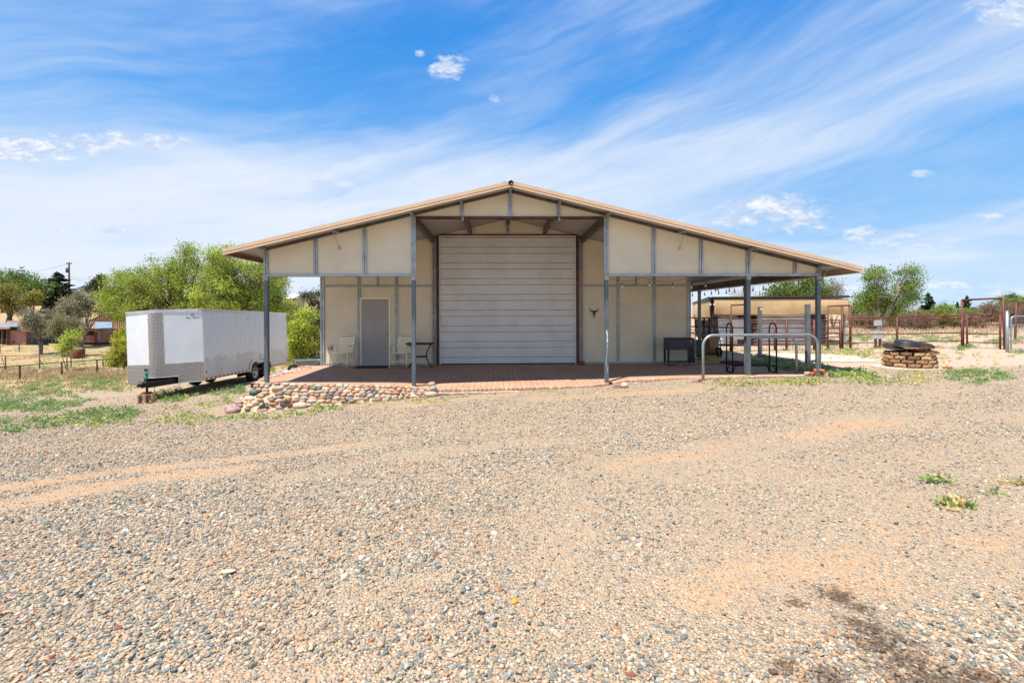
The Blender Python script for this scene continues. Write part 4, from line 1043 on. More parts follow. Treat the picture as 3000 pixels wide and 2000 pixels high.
# concrete block and board under the jack
jw = trl.matrix_world @ Vector((jx, jy, ZB - .197)); g0 = gz(jw.x, jw.y)
hb = max(.19, jw.z - g0 - .045)
blk = MB(); bx_, by_, bz_ = jw.x, jw.y, g0 - .01
Mb = Matrix.Translation((bx_ + .0, by_ - .02, bz_)) @ Matrix.Rotation(R(12), 4, 'Z')
H_ = jw.z - bz_ - .036
for a, b in ((-.20, -.165), (-.018, .018), (.165, .20)): blk.box(a, b, -.10, .10, .03, H_ - .03, Mb)
blk.box(-.20, .20, -.10, .10, 0, .0299, Mb); blk.box(-.20, .20, -.10, .10, H_ - .0299, H_, Mb)
o = blk.build('concrete_block', mat('tan_concrete_block', (.50, .33, .21), .95, 0, .1, 8, .5, 80)); tag(o, 'tan hollow concrete block standing under the trailer jack', 'concrete block')
q = MB(); q.box(-.13, .13, -.09, .09, H_ + .001, H_ + .033, Mb); o = q.build('board_scrap', mat('orange_board', (.34, .12, .05), .9, 0, .15, 6)); tag(o, 'short rusty orange board on top of the concrete block under the trailer jack', 'board')

# ------------------------------------------------------------ things on the patio
def floor_at(px, py, local=False):
    """patio point under a pixel"""
    for D in np.linspace(11.3, 20, 900):
        p = P(px, py, D); l = BMI @ p
        if p.z < patio_z(l.x, l.y): return p
    return P(px, py, 15)
def strap_chair():
    root = empty('strap_chair', (0, 0, 0), 0, 'x', 'chair', 'cream strap chairs by the entry door')
    W = .50
    def fr(nm, pts, r=.015): q = MB(); q.tube(pts, r, 8); return q.build(nm, M_cream, root, smooth=True)
    def arc3(p0, p1, p2, n=5): return [tuple((1-t)**2 * np.array(p0) + 2*t*(1-t) * np.array(p1) + t*t * np.array(p2)) for t in np.linspace(0, 1, n)]
    h = W / 2
    # back frame hoop, leaning back
    fr('back_frame', [(-h+.02, .20, .34), (-h+.02, .33, .84)] + arc3((-h+.02, .34, .89), (-h+.03, .355, .975), (-h+.10, .36, .985)) + arc3((h-.10, .36, .985), (h-.03, .355, .975), (h-.02, .34, .89)) + [(h-.02, .33, .84), (h-.02, .20, .34)])
    for i in range(10):
        z = .445 + i * .049; y = .225 + (z - .34) * .20
        q = MB(); q.box(-h + .012, h - .012, y - .020, y - .011, z - .0165, z + .0165); q.build('back_strap', M_strap, root)
    fr('seat_frame', [(-h+.02, .24, .39), (-h+.02, -.22, .44), (-h+.05, -.25, .442), (h-.05, -.25, .442), (h-.02, -.22, .44), (h-.02, .24, .39)])
    for i in range(10):
        y = -.20 + i * .044; z = .438 - (y + .22) * .11
        q = MB(); q.box(-h + .012, h - .012, y - .016, y + .016, z + .012, z + .017); q.build('seat_strap', M_strap, root)
    for s in (-1, 1):
        x = s * (h + .03)
        fr('leg', [(x, -.27, .0), (x, -.235, .645)]); fr('leg', [(x, .31, .0), (x, .10, .50), (x, .02, .645)])
        q = MB(); q.box(x - .026, x + .026, -.28, .16, .648, .672); bevel(q.build('armrest', M_cream, root), .008)
        fr('arm_stay', [(s * (h - .02), .30, .66), (x, .14, .655)], .010)
    for y in (-.262, .262):
        z = .02
        fr('cross_bar', [(-h - .03, y, .02), (-h - .015, y, .12), (-h + .05, y, .185), (h - .05, y, .185), (h + .015, y, .12), (h + .03, y, .02)], .011)
    return root
ch1 = strap_chair(); ch2 = copy_tree(ch1)
for ch, (px, py), a, lb in ((ch1, (1004, 1074), -8, 'cream strap chair left of the entry door, beside the small outlet box'), (ch2, (1176, 1074), -10, 'cream strap chair right of the entry door, partly behind the black table')):
    p = floor_at(px, py); ch.matrix_world = Matrix.Translation(p) @ Matrix.Rotation(R(a), 4, 'Z') @ Matrix.Scale(1.02, 4); ch['label'] = lb
p = floor_at(1232, 1077)
tb = empty('patio_table', p, R(4), 'small black metal patio table with curved legs beside the roll-up door', 'table')
q = MB(); q.box(-.43, .43, -.30, .30, .765, .785); q.box(-.41, .41, -.28, .28, .735, .764); bevel(q.build('tabletop', M_black, tb), .006)
for sx in (-1, 1):
    for sy in (-1, 1):
        q = MB(); pts_ = [(sx * (.33 - .17 * math.sin(t * math.pi) ** 1.0 + (.05 * t)), sy * (.2 - .09 * math.sin(t * math.pi)), .735 * (1 - t)) for t in np.linspace(0, 1, 12)]
        q.tube(pts_, .011, 6); q.build('leg', M_black, tb, smooth=True)
q = MB(); q.box(-.18, .18, -.12, .12, .33, .375); q.build('lower_shelf', M_black, tb)
q = MB(); a = floor_at(1090, 1075.5); l = BMI @ a
q.box(-.50, .50, -.26, .26, .004, .016); o = q.build('door_mat', M_mat); o.matrix_world = BM @ Matrix.Translation((l.x, l.y, patio_z(l.x, l.y) + .002)); tag(o, 'black rubber mat on the bricks in front of the grey entry door', 'door mat'); bevel(o, .004)
# bull skull silhouette with a ring
sk = empty('bull_skull_ornament', L(2.86, 3.68, 1.72), BROT, 'black metal longhorn skull with a ring hung on the wall right of the roll-up door', 'ornament')
q = MB()
skull = [(-.055,.02),(-.03,.045),(.03,.045),(.055,.02),(.05,-.01),(.032,-.05),(.026,-.10),(.018,-.125),(-.018,-.125),(-.026,-.10),(-.032,-.05),(-.05,-.01)]
q.prism(skull, -.022, -.002, 'y'); bevel(q.build('skull', M_black, sk), .006)
for s in (-1, 1):
    q = MB(); q.tube([(s*.04,-.012,.022),(s*.09,-.014,.028),(s*.125,-.014,.055),(s*.14,-.014,.10),(s*.155,-.014,.125)], [.020,.018,.014,.009,.002], 8); q.build('horn', M_black, sk, smooth=True)
q = MB(); q.tube([(.045 * math.cos(a), -.012, -.155 + .045 * math.sin(a)) for a in np.linspace(0, 2*math.pi, 21)[:-1]], .006, 6, closed=True); q.build('ring', M_black, sk, smooth=True)
# patio cooler on legs
a = P(1989, 1064, 15.35); l = BMI @ a; cz = patio_z(l.x, l.y) + .003
cl = empty('patio_cooler', BM @ Vector((l.x, l.y, cz)), BROT, 'dark slate rolling patio cooler on open legs standing at the right end of the wall', 'cooler')
q = MB(); q.box(-.43, .43, -.20, .20, .50, .845); bevel(q.build('tub', M_slate, cl), .012)
q = MB(); q.box(-.44, .44, -.21, .21, .846, .878); bevel(q.build('lid', M_slate, cl), .01)
for sx in (-1, 1):
    for sy in (-1, 1):
        q = MB(); q.box(sx*.40 - .03, sx*.40 + .03, sy*.17 - .025, sy*.17 + .025, .09, .499); lg = q.build('leg', M_black, cl)
        q = MB(); q.lathe([(.038, -.012), (.038, .012)], 14, Matrix.Translation((sx*.40, sy*.17, .039)) @ Matrix.Rotation(R(90), 4, 'Y')); q.build('caster', M_chrome if sx * sy < 0 else M_rubber, lg)
q = MB(); q.box(-.40, .40, -.17, .17, .10, .125); q.build('shelf', M_black, cl)
for i in range(8):
    x0 = -.36 + i * .085; x1 = x0 + .34; z0, z1 = .49, .13
    if x1 > .36: t = (.36 - x0) / .34; x1 = .36; z1 = z0 + (z1 - z0) * t
    q = MB(); q.tube([(x0, -.19, z0), (x1, -.19, z1)], .005, 5); q.build('lattice_rod', M_black, cl)
for (x0, z0, x1, z1) in ((-.36, .42, -.06, .13), (-.36, .32, -.20, .13)): q = MB(); q.tube([(x0, -.19, z0), (x1, -.19, z1)], .005, 5); q.build('lattice_rod', M_black, cl)
q = MB(); q.box(.24, .37, -.215, -.201, .12, .62); q.build('bottle_catcher', M_black, cl)
q = MB(); q.box(.29, .325, -.225, -.211, .74, .80); q.build('bottle_opener', mat('brass', (.5, .33, .12), .3, .9), cl)
q = MB(); q.tube([(.44, 0, .56), (.50, 0, .56), (.50, 0, .40)], .012, 6); q.build('drain_tap', M_chrome, cl)
# single bricks
def brick(px, py, D, dims, rz, col, label, tilt=0, z=None, name='loose_brick'):
    p = P(px, py, D); zz_ = gz(p.x, p.y) if z is None else z
    q = MB(); q.c = []; q.box(-dims[0]/2, dims[0]/2, -dims[1]/2, dims[1]/2, 0, dims[2]); q.c = [col] * len(q.v)
    o = q.build(name, M_brickt); o.matrix_world = Matrix.Translation((p.x, p.y, zz_)) @ Matrix.Rotation(R(rz), 4, 'Z') @ Matrix.Rotation(R(tilt), 4, 'Y'); bevel(o, .006)
    return tag(o, label, 'brick')
brick(1703, 1066, 15.5, (.21, .10, .12), 2, (.22, .06, .035), 'dark red brick block at the foot of the column right of the roll-up door', z=.005)
brick(1990, 1064, 15.1, (.18, .09, .05), 3, (.40, .14, .08), 'small red brick lying under the patio cooler', z=.006)
brick(1808, 1136, 11.55, (.17, .10, .09), 8, (.40, .25, .19), 'loose pinkish brick beside the pale rock by the scuffed post', 0)
brick(2042, 1119, 11.42, (.20, .17, .075), 38, (.44, .27, .21), 'loose pink paver lying against the left foot of the pipe rail', 5)
brick(2774, 1080, 12.9, (.20, .10, .06), 5, (.40, .16, .09), 'red brick lying on the concrete rim right of the fire pit')
brick(1218, 1132, 0.1, (.001, .001, .001), 0, (.3, .2, .1), '', 0) if False else None
def rock(px, py, D, r, col, label, seed, lift=.45):
    p = P(px, py, D); q = MB(); q.blob((0, 0, 0), r, seed, jag=.10); q.c = [col] * len(q.v)
    o = q.build('rock', M_stone, smooth=True); o.matrix_world = Matrix.Translation((p.x, p.y, gz(p.x, p.y) + r[2] * lift)) @ Matrix.Rotation(seed, 4, 'Z'); return tag(o, label, 'rock')
rock(1830, 1136, 11.5, (.10, .08, .075), (.52, .44, .36), 'pale grey rounded rock in front of the patio edge beside the scuffed post', 3, .8)
p = P(2398, 1100, 12.0)
for i, (dx_, dy_, dz_, s, rz, lb) in enumerate(((-.02, 0, 0, (.26, .20, .075), 20, 'lower rusty red sandstone slab at the right foot of the pipe rail'), (.03, .02, .075, (.22, .18, .08), -15, 'upper rusty red sandstone slab stacked at the right foot of the pipe rail'), (-.21, .10, 0, (.16, .12, .08), 30, 'pale pink stone slab just left of the red sandstone slabs'))):
    q = MB(); q.c = []; q.box(-s[0]/2, s[0]/2, -s[1]/2, s[1]/2, 0, s[2]); q.c = [(.44, .16, .08) if i < 2 else (.5, .32, .24)] * len(q.v)
    o = q.build('stone_slab', M_stone); o.matrix_world = Matrix.Translation((p.x + dx_, p.y + dy_, gz(p.x, p.y) + dz_ + .01)) @ Matrix.Rotation(R(rz), 4, 'Z') @ Matrix.Rotation(R(4), 4, 'X'); bevel(o, .018, 2); tag(o, lb, 'stone')
rock(2436, 1105, 11.8, (.085, .06, .055), (.05, .05, .06), 'small dark rock beside the red sandstone slabs', 5, .8)
rock(2060, 1140, 11.2, (.04, .03, .025), (.38, .17, .10), 'small reddish stone on the dirt in front of the pipe rail', 6)
rock(1507, 1750, 3.0, (.026, .020, .016), (.62, .30, .05), 'small bright orange stone in the middle of the foreground gravel', 7)
rock(1200, 1552, 4.05, (.020, .016, .013), (.62, .30, .06), 'small orange stone farther back in the gravel left of centre', 8)
rock(2700, 1241, 7.6, (.035, .03, .02), (.30, .19, .11), 'small brown stone on the dirt track at the right', 9)
p = PG(669, 1681); q = MB(); q.c = []
q.blob((0, 0, 0), (.055, .026, .010), 2.2, jag=.08); q.c = [(.62, .48, .28)] * len(q.v); o = q.build('flat_wood_chip', M_stone, smooth=True); o.matrix_world = Matrix.Translation((p.x, p.y, gz(p.x, p.y) + .022)) @ Matrix.Rotation(R(12), 4, 'Z'); tag(o, 'flat tan wood chip lying on the gravel at the left foreground', 'wood chip')
# black firewood rack
a = P(2201, 1090, 13.05); l = BMI @ a
fr_ = empty('firewood_rack', BM @ Vector((l.x, l.y, patio_z(l.x, l.y) + .003)), BROT, 'empty black tube firewood rack standing on the bricks under the right porch', 'firewood rack')
for s in (-1, 1):
    x = s * .60; q = MB(); yy = .17
    top = [(x, yy * math.cos(t), 1.19 + .15 * math.sin(t)) for t in np.linspace(0, math.pi, 9)]
    q.tube([(x, yy, .02)] + top + [(x, -yy, .02)], .019, 8); q.build('end_hoop', M_black, fr_, smooth=True)
    q = MB(); q.box(x - .02, x + .02, -yy - .02, yy + .02, .0, .035); q.build('foot_bar', M_black, fr_)
for y in (-.17, .17):
    q = MB(); q.tube([(-.60, y, .20), (.60, y, .20)], .019, 8); q.build('bottom_rail', M_black, fr_, smooth=True)
    for s in (-1, 1):
        q = MB(); q.tube([(s * .60 - s * (.14 * (1 - math.cos(t))) * 1 - s * .02, y, .02 + .18 * math.sin(t)) for t in np.linspace(0, math.pi / 2, 7)], .013, 6); q.build('corner_brace', M_black, fr_, smooth=True)
# galvanised hitching rails
def hitch(name, xa, xb, y, z0a, z0b, top, r, rad, label, brace=False):
    root = empty(name, L((xa + xb) / 2, y, (z0a + z0b) / 2), BROT, label, 'pipe rail'); h = (xb - xa) / 2; m_ = (z0a + z0b) / 2
    T_ = top - m_; q = MB()
    pts_ = [(-h, 0, z0a - m_ - .1), (-h, 0, T_ - rad)] + [(-h + rad * (1 - math.cos(t)), 0, T_ - rad + rad * math.sin(t)) for t in np.linspace(.2, math.pi/2, 8)] + \
           [(h - rad * (1 - math.cos(t)), 0, T_ - rad + rad * math.sin(t)) for t in np.linspace(math.pi/2, .2, 8)] + [(h, 0, T_ - rad), (h, 0, z0b - m_ - .1)]
    q.tube(pts_, r, 12); q.build('bent_pipe', mat('galvanised_pipe', (.33, .38, .40), .42, .55, .08, 8, dirt=((.22, .25, .26), .6, .5)), root, smooth=True)
    return root
hitch('hitching_rail', 4.66, 7.50, -.62, .03, .05, 1.135, .032, .27, 'tall galvanised pipe hitching rail curving down to the ground in front of the right porch')
h2 = hitch('hitching_rail', 6.17, 7.55, .30, .03, .04, 1.03, .030, .22, 'shorter galvanised pipe rail on the bricks behind the tall hitching rail')
q = MB(); q.tube([(.46, -.035, .83), (.50, -.035, .86), (.53, -.035, .84), (.52, -.035, .78), (.48, -.035, .77)], .007, 5); q.build('tie_ring', M_chrome, h2)
# string of bulbs: along the header, then back along the side beam
M_bulb = mat('clear_bulb_glass', (.50, .46, .40), .12, 0, .02, 5)
def string_lights(pts, drop, label, n, wire_sag):
    root = empty('string_lights', BM @ Vector(pts[0]), BROT, label, 'string lights', 'strings of outdoor bulbs under the right porch')
    o0 = Vector(pts[0]); q = MB(); W_ = []
    for a, b in zip(pts[:-1], pts[1:]):
        a, b = Vector(a), Vector(b)
        for t in np.linspace(0, 1, 9)[:-1]: W_.append(a.lerp(b, t) - Vector((0, 0, wire_sag * 4 * t * (1 - t))) - o0)
    W_.append(Vector(pts[-1]) - o0); q.tube(W_, .004, 5); q.build('wire', M_black, root)
    tot = [0]
    for a, b in zip(W_[:-1], W_[1:]): tot.append(tot[-1] + (b - a).length)
    for i in range(n):
        d = (i + .5) / n * tot[-1]; k = max(j for j in range(len(tot) - 1) if tot[j] <= d); p = W_[k].lerp(W_[k+1], (d - tot[k]) / max(1e-6, tot[k+1] - tot[k]))
        q = MB(); q.tube([p, p - Vector((0, 0, drop))], .0035, 5); q.lathe([(.012, 0), (.016, -.005), (.016, -.05), (.012, -.055)], 10, Matrix.Translation(p - Vector((0, 0, drop)))); so = q.build('socket', M_black, root)
        q = MB(); q.lathe([(.012, 0), (.022, -.02), (.030, -.045), (.026, -.070), (.010, -.082), (0, -.084)], 12, Matrix.Translation(p - Vector((0, 0, drop + .055))), cap=False); q.build('bulb', M_bulb, so, smooth=True)
string_lights([(2.5, .08, 2.60), (3.42, .08, 2.60), (4.7, .6, 2.60), (5.6, 1.3, 2.61), (6.4, 2.0, 2.61)], .05, 'string of clear bulbs hung in shallow loops along the header right of the scuffed post', 6, .10)
string_lights([(7.7, .15, 2.56), (7.75, 1.6, 2.56), (7.75, 3.6, 2.56), (7.75, 5.5, 2.56), (7.75, 7.3, 2.56), (7.75, 9.5, 2.56), (7.75, 12, 2.56)], .05, 'string of clear bulbs running back along the right side beam of the porch', 20, .03)
string_lights([(6.3, 3.9, 2.60), (6.9, 3.9, 2.6), (7.8, 4.0, 2.6)], .05, 'short string of bulbs crossing the right side porch behind the wall corner', 3, .03)

# ------------------------------------------------------------ trees
def leaf_quads(C, size, col, flat=0.0, seed=0, droop=0.0):
    """one leaf face per centre, turned at random"""
    r = np.random.default_rng(seed); N = len(C)
    n = r.normal(size=(N, 3)); n[:, 2] = n[:, 2] * (1 - flat) + flat * 2.2; n /= np.linalg.norm(n, axis=1)[:, None]
    a = np.cross(n, r.normal(size=(N, 3))); a /= np.linalg.norm(a, axis=1)[:, None] + 1e-9
    if droop: a[:, 2] -= droop; a /= np.linalg.norm(a, axis=1)[:, None]
    b = np.cross(n, a)
    s = size * r.uniform(.6, 1.35, N)[:, None]
    V = np.stack([C - a * s * .6, C + b * s * .38, C + a * s * .75, C - b * s * .38], 1)
    return V
def mixcol(cols, N, r, jitter=.16):
    cols = np.array(cols); k = r.integers(0, len(cols), N); c = cols[k] * r.uniform(1 - jitter, 1 + jitter, (N, 1)); return np.clip(c, 0, 1)
def branchy(q, tips, root, r0, rr, mid=.55, n=5, thin=.012):
    for t in tips:
        a, b = Vector(root), Vector(t); m = a.lerp(b, mid) + Vector((rr.uniform(-.2, .2), rr.uniform(-.2, .2), rr.uniform(.05, .4))) * (b - a).length * .3
        pts_ = [(1-u)**2 * a + 2*u*(1-u) * m + u*u * b for u in (0, .25, .5, .75, 1)]
        q.tube(pts_, [r0, r0*.75, r0*.5, r0*.3, thin], n)
def tree(name, cat, label, base, blobs, leaves, size, cols, trunk_r=.16, bark=None, seed=1, clump=.42, group=None, stems=1, shell=.45, perclump=170, flat=.1, twigs=True, crown='crown', limb_r=.4):
    """blobs: (dx, dy, z, rx, ry, rz) crown lobes relative to the base"""
    r = np.random.default_rng(seed); rr = random.Random(seed)
    root = empty(name, base, 0, label, cat, group); base = Vector(base)
    bl = np.array(blobs, float); vol = bl[:, 3] * bl[:, 4] * bl[:, 5]; nclump = max(6, leaves // perclump)
    vol = vol ** .62; which = r.choice(len(bl), nclump, p=vol / vol.sum())
    d = r.normal(size=(nclump, 3)); d /= np.linalg.norm(d, axis=1)[:, None]; rad = r.random(nclump) ** (1/3 * (1 - shell)) 
    cc = bl[which][:, :3] + d * rad[:, None] * bl[which][:, 3:6]
    # leaves gather in clumps of uneven size
    csz = clump * r.uniform(.55, 1.35, nclump); w_ = csz ** 2; per = r.choice(nclump, leaves, p=w_ / w_.sum())
    g = r.normal(size=(leaves, 3)) * np.array([1, 1, .72])
    C = cc[per] + g * csz[per][:, None] * .62
    tone = r.uniform(.60, 1.32, nclump)
    ccol = mixcol(cols, nclump, r, .08) * .6
    col = ccol[per] + mixcol(cols, leaves, r, .2) * .4; col = np.clip(col * tone[per][:, None], 0, 1)
    V = leaf_quads(C, size, col, flat, seed)
    quads_mesh(crown, V, col, M_leaf, root)
    q = MB(); bark = bark or M_bark
    zc = bl[:, 2].mean(); zlow = (bl[:, 2] - bl[:, 5]).min()
    fork_z = max(.5, zlow * .7 + .2)
    sts = []
    for sidx in range(stems):
        off = Vector((rr.uniform(-.3, .3), rr.uniform(-.3, .3), 0)) * (stems > 1) * 1.2
        top = Vector((rr.uniform(-.25, .25), rr.uniform(-.2, .2), fork_z)) + off * 1.8
        q.tube([off + Vector((0, 0, -.2)), off * 1.3 + Vector((rr.uniform(-.05, .05), 0, fork_z * .5)), top], [trunk_r * 1.25, trunk_r, trunk_r * .85], 8); sts.append(top)
    for i, b_ in enumerate(bl):
        st_ = min(sts, key=lambda t: (t - Vector(b_[:3])).length)
        c_ = Vector(b_[:3]); branchy(q, [c_, c_ + Vector((rr.uniform(-.6, .6) * b_[3], 0, b_[5] * .3))], st_, trunk_r * .62, rr, n=6, thin=trunk_r * .10)
        mine = [Vector(cc[k]) for k in range(nclump) if which[k] == i]; rr.shuffle(mine)
        branchy(q, mine[:26], st_.lerp(c_, .55), trunk_r * limb_r * .55, rr, n=4, thin=.010)
        if twigs: branchy(q, mine[26:70], c_, trunk_r * .16, rr, n=3, thin=.006)
    q.build('trunk', bark, root, smooth=True)
    return root
YG = [(.33, .42, .055), (.42, .49, .070), (.27, .36, .05), (.50, .55, .11), (.17, .25, .045)]
MG = [(.14, .235, .045), (.21, .31, .06), (.10, .17, .04), (.28, .36, .085)]
DG = [(.045, .075, .038), (.07, .105, .05), (.035, .055, .03)]
OG = [(.30, .25, .05), (.38, .33, .05), (.20, .17, .07), (.24, .27, .05)]
GB = [(.32, .30, .18), (.40, .37, .23), (.27, .29, .13), (.34, .37, .15)]
def base_at(px, D, off=0.0):
    p = P(px, 950, D); return (p.x, p.y, gz(p.x, p.y) - .03)
def lobes(base, D, spec, depth=.75):
    """crown lobes given in photograph pixels (cx, cy, rx, ry) at distance D"""
    out = []
    for i, (cx, cy, rx, ry) in enumerate(spec):
        p = P(cx, cy, D); k = D / F; out.append((p.x - base[0], ((i % 3) - 1) * rx * k * .35, p.z - base[2], rx * k, rx * k * depth, ry * k))
    return out
def T_(name, label, bx, D, spec, leaves, size, cols, **kw):
    b = base_at(bx, D); return tree(name, kw.pop('cat', 'tree'), label, b, lobes(b, D, spec), leaves, size, cols, **kw)
# the bright yellow-green elms left of and behind the trailer
T_('elm_tree', 'tallest bright yellow-green elm, its crown rising above the front half of the trailer', 520, 30, [(535,800,70,78),(470,840,75,65),(580,850,75,80),(400,870,60,60),(500,910,80,60),(430,930,70,60),(600,920,60,50),(545,745,36,34),(548,722,12,24),(515,760,12,34),(490,790,12,34),(452,800,12,30),(420,830,14,30),(580,770,12,30)], 42000, .074, YG, trunk_r=.22, seed=3, clump=.40)
T_('elm_tree', 'wide yellow-green elm above the rear half of the trailer, under the roof tip', 690, 29, [(690,800,60,60),(655,770,55,55),(740,830,60,50),(670,870,80,50),(720,880,60,50),(610,880,50,60),(770,800,40,30),(655,728,12,28),(630,755,12,28),(690,750,12,26),(600,800,14,30)], 33000, .074, YG, trunk_r=.22, seed=4, clump=.40)
T_('elm_tree', 'smaller yellow-green elm seen past the left porch post below the header', 800, 33, [(800,860,40,45),(815,820,26,16),(780,900,50,45),(840,930,45,45),(850,985,45,45)], 22000, .080, YG, trunk_r=.15, seed=5, clump=.45)
T_('elm_tree', 'feathery yellow-green elm on the far left of the group, leaning over the old sheds', 405, 34, [(365,850,42,45),(345,885,36,40),(395,830,45,45),(375,905,30,34),(330,860,22,22)], 19000, .082, YG, trunk_r=.18, seed=6, clump=.50)
T_('willow_shrub', 'bright yellow-green bushy willow spilling down beside the front left edge of the trailer', 350, 39, [(358,1015,20,45),(345,1052,30,30),(372,985,22,30),(395,1030,26,60)], 16000, .085, [(.46,.47,.05),(.38,.42,.05),(.55,.52,.07),(.28,.33,.05)], trunk_r=.05, seed=7, clump=.32, cat='shrub', stems=3)
T_('willow_shrub', 'broad yellow-green bush filling the gap between the trailer and the workshop wall', 880, 27, [(875,960,42,50),(900,1000,45,45),(860,1030,35,30),(915,930,26,34),(895,900,28,30)], 14000, .08, YG + [(.55,.48,.07)], trunk_r=.06, seed=8, clump=.34, cat='shrub', stems=3)
T_('olive_tree', 'dark grey-olive tree against the sky just left of the workshop corner', 928, 40, [(912,865,18,16),(935,875,20,18),(925,900,26,22),(930,940,26,28)], 5000, .11, [(.12,.12,.075),(.16,.16,.09),(.09,.10,.06)], trunk_r=.12, seed=9, clump=.40, stems=2)
# trees on the hillside at the far left
T_('locust_tree', 'leafy green tree with an open crown standing on the hill at the far left', 75, 72, [(35,812,26,18),(85,826,36,24),(110,840,22,22),(55,838,26,18),(85,862,34,18)], 11000, .17, MG, trunk_r=.20, seed=10, clump=.85)
T_('orange_tinged_tree', 'olive and orange tinged tree at the left edge above the rusty sheds', 24, 66, [(22,868,30,32),(50,885,30,28),(8,895,30,25),(60,900,20,20)], 9000, .16, OG, trunk_r=.34, seed=11, clump=.70)
T_('juniper_tree', 'dark juniper at the far left edge behind the orange tinged tree', 8, 84, [(6,850,26,28),(32,852,16,20)], 4000, .20, DG, trunk_r=.2, seed=12, clump=.8)
T_('bush', 'brownish green bush on the hillside below the leafy green tree', 92, 64, [(88,880,18,18),(100,870,14,12)], 2500, .16, OG, trunk_r=.12, seed=13, clump=.5, cat='shrub')
T_('bush', 'grey-brown scrub between the juniper and the spreading cedar', 120, 84, [(118,882,24,14)], 1600, .16, [(.17,.12,.09),(.13,.10,.07)], trunk_r=.08, seed=14, clump=.6, cat='shrub')
def conifer(name, label, px, D, ytop, ybot, wpx, leaves, cols, seed, flat=.55, lean=0, cat='conifer', size=.2):
    b = base_at(px, D); r = np.random.default_rng(seed); k = D / F
    zt = P(px, ytop, D).z - b[2]; zb = P(px, ybot, D).z - b[2]; W_ = wpx * k
    root = empty(name, b, 0, label, cat); nb = 90; C = []; col = []; q = MB(); tone = []
    q.tube([(0, 0, -.2), (lean * .5, 0, zt * .5), (lean, 0, zt * .97)], [W_ * .09, W_ * .05, .02], 7)
    for i in range(nb):
        t = (i + r.random()) / nb; z = zb + (zt - zb) * t; L_ = W_ * (1 - t) ** .8 * r.uniform(.55, 1.1) + .1 * W_ * (1 - t); a = r.uniform(0, 6.28)
        d = np.array([math.cos(a), math.sin(a), r.uniform(.02, .28)]); st = np.array([lean * z / zt, 0, z])
        q.tube([tuple(st), tuple(st + d * L_)], [.035, .008], 4)
        m = max(4, int(leaves * (L_ / W_) / (nb * .55))); u = r.random(m) ** .7
        pts_ = st + d * (L_ * u)[:, None] + r.normal(size=(m, 3)) * np.array([.13, .13, .06]) * W_ * .45 * (.35 + (1 - u)[:, None] * .5)
        C.append(pts_); tone.append(np.full(m, r.uniform(.75, 1.3)))
    C = np.concatenate(C); tone = np.concatenate(tone); col = mixcol(cols, len(C), r) * tone[:, None]
    quads_mesh('crown', leaf_quads(C, size, col, flat, seed), col, M_leaf, root); q.build('trunk', M_bark, root, smooth=True); return root
conifer('cedar_tree', 'broad dark cedar with layered branches beside the utility pole', 168, 78, 797, 905, 66, 16000, DG, 15, size=.28)
conifer('juniper_tree', 'dark conical juniper below the spreading cedar on the hillside', 148, 74, 850, 925, 26, 3500, DG, 16, size=.22)
T_('pine_tree', 'dark pine with a ragged top on the skyline right of the utility pole', 292, 74, [(300,812,13,15),(288,826,14,10),(278,835,12,8),(302,832,14,10),(262,844,14,7)], 4200, .17, DG + [(.09,.10,.05)], trunk_r=.14, seed=17, clump=.5)
# thinly leafed grey mesquite-like trees in front of the sheds
def twiggy(name, label, px, D, spec, seed, cols, leaves=3500, twig_n=2600, bark=(.17, .14, .115), cat='tree', size=.09, tr=.14, stems=3, lean=(0, 0), tw=.012):
    b = base_at(px, D); r = np.random.default_rng(seed); rr = random.Random(seed); root = empty(name, b, 0, label, cat)
    bl = np.array(lobes(b, D, spec)); q = MB(); tips = []
    forks = []
    for s in range(stems):
        a = rr.uniform(0, 6.28); q.tube([(0, 0, -.2), (math.cos(a) * .25 + lean[0] * .3, math.sin(a) * .25, .7), (math.cos(a) * .55 + lean[0], math.sin(a) * .5, 1.5)], [tr, tr * .75, tr * .6], 6); forks.append(Vector((math.cos(a) * .55 + lean[0], math.sin(a) * .5, 1.5)))
    vol = bl[:, 3] * bl[:, 5]; nL = 60; wh = r.choice(len(bl), nL, p=vol / vol.sum()); d = r.normal(size=(nL, 3)); d /= np.linalg.norm(d, axis=1)[:, None]
    ends = bl[wh][:, :3] + d * (r.random((nL, 1)) ** .5) * bl[wh][:, 3:6] * .85
    for e in ends: branchy(q, [Vector(e)], min(forks, key=lambda f: (f - Vector(e)).length), tr * .35, rr, n=4, thin=.02)
    q.build('trunk', mat('grey_bark_' + str(seed), bark, .9, 0, .25, 6), root, smooth=True)
    # twigs: thin three-cornered spikes fanning out of the limbs' ends
    st = ends[r.integers(0, nL, twig_n)] + r.normal(size=(twig_n, 3)) * .22
    dr = r.normal(size=(twig_n, 3)); dr[:, 2] += .7; dr /= np.linalg.norm(dr, axis=1)[:, None]; ln = r.uniform(.35, 1.1, (twig_n, 1)) * bl[:, 3].mean() * .45
    en = st + dr * ln; sd = np.cross(dr, r.normal(size=(twig_n, 3))); sd /= np.linalg.norm(sd, axis=1)[:, None]
    V = np.stack([st - sd * tw, st + sd * tw, en + sd * tw * .3, en - sd * tw * .3], 1)
    tc_ = mixcol([bark, tuple(c * 1.5 for c in bark), tuple(c * .8 for c in bark)], twig_n, r); quads_mesh('twigs', V, tc_, M_twig, root)
    if leaves:
        k = r.integers(0, twig_n, leaves); C = st[k] + (en - st)[k] * r.random((leaves, 1)) + r.normal(size=(leaves, 3)) * .09
        col = mixcol(cols, leaves, r); quads_mesh('crown', leaf_quads(C, size, col, .1, seed), col, M_leaf, root)
    return root
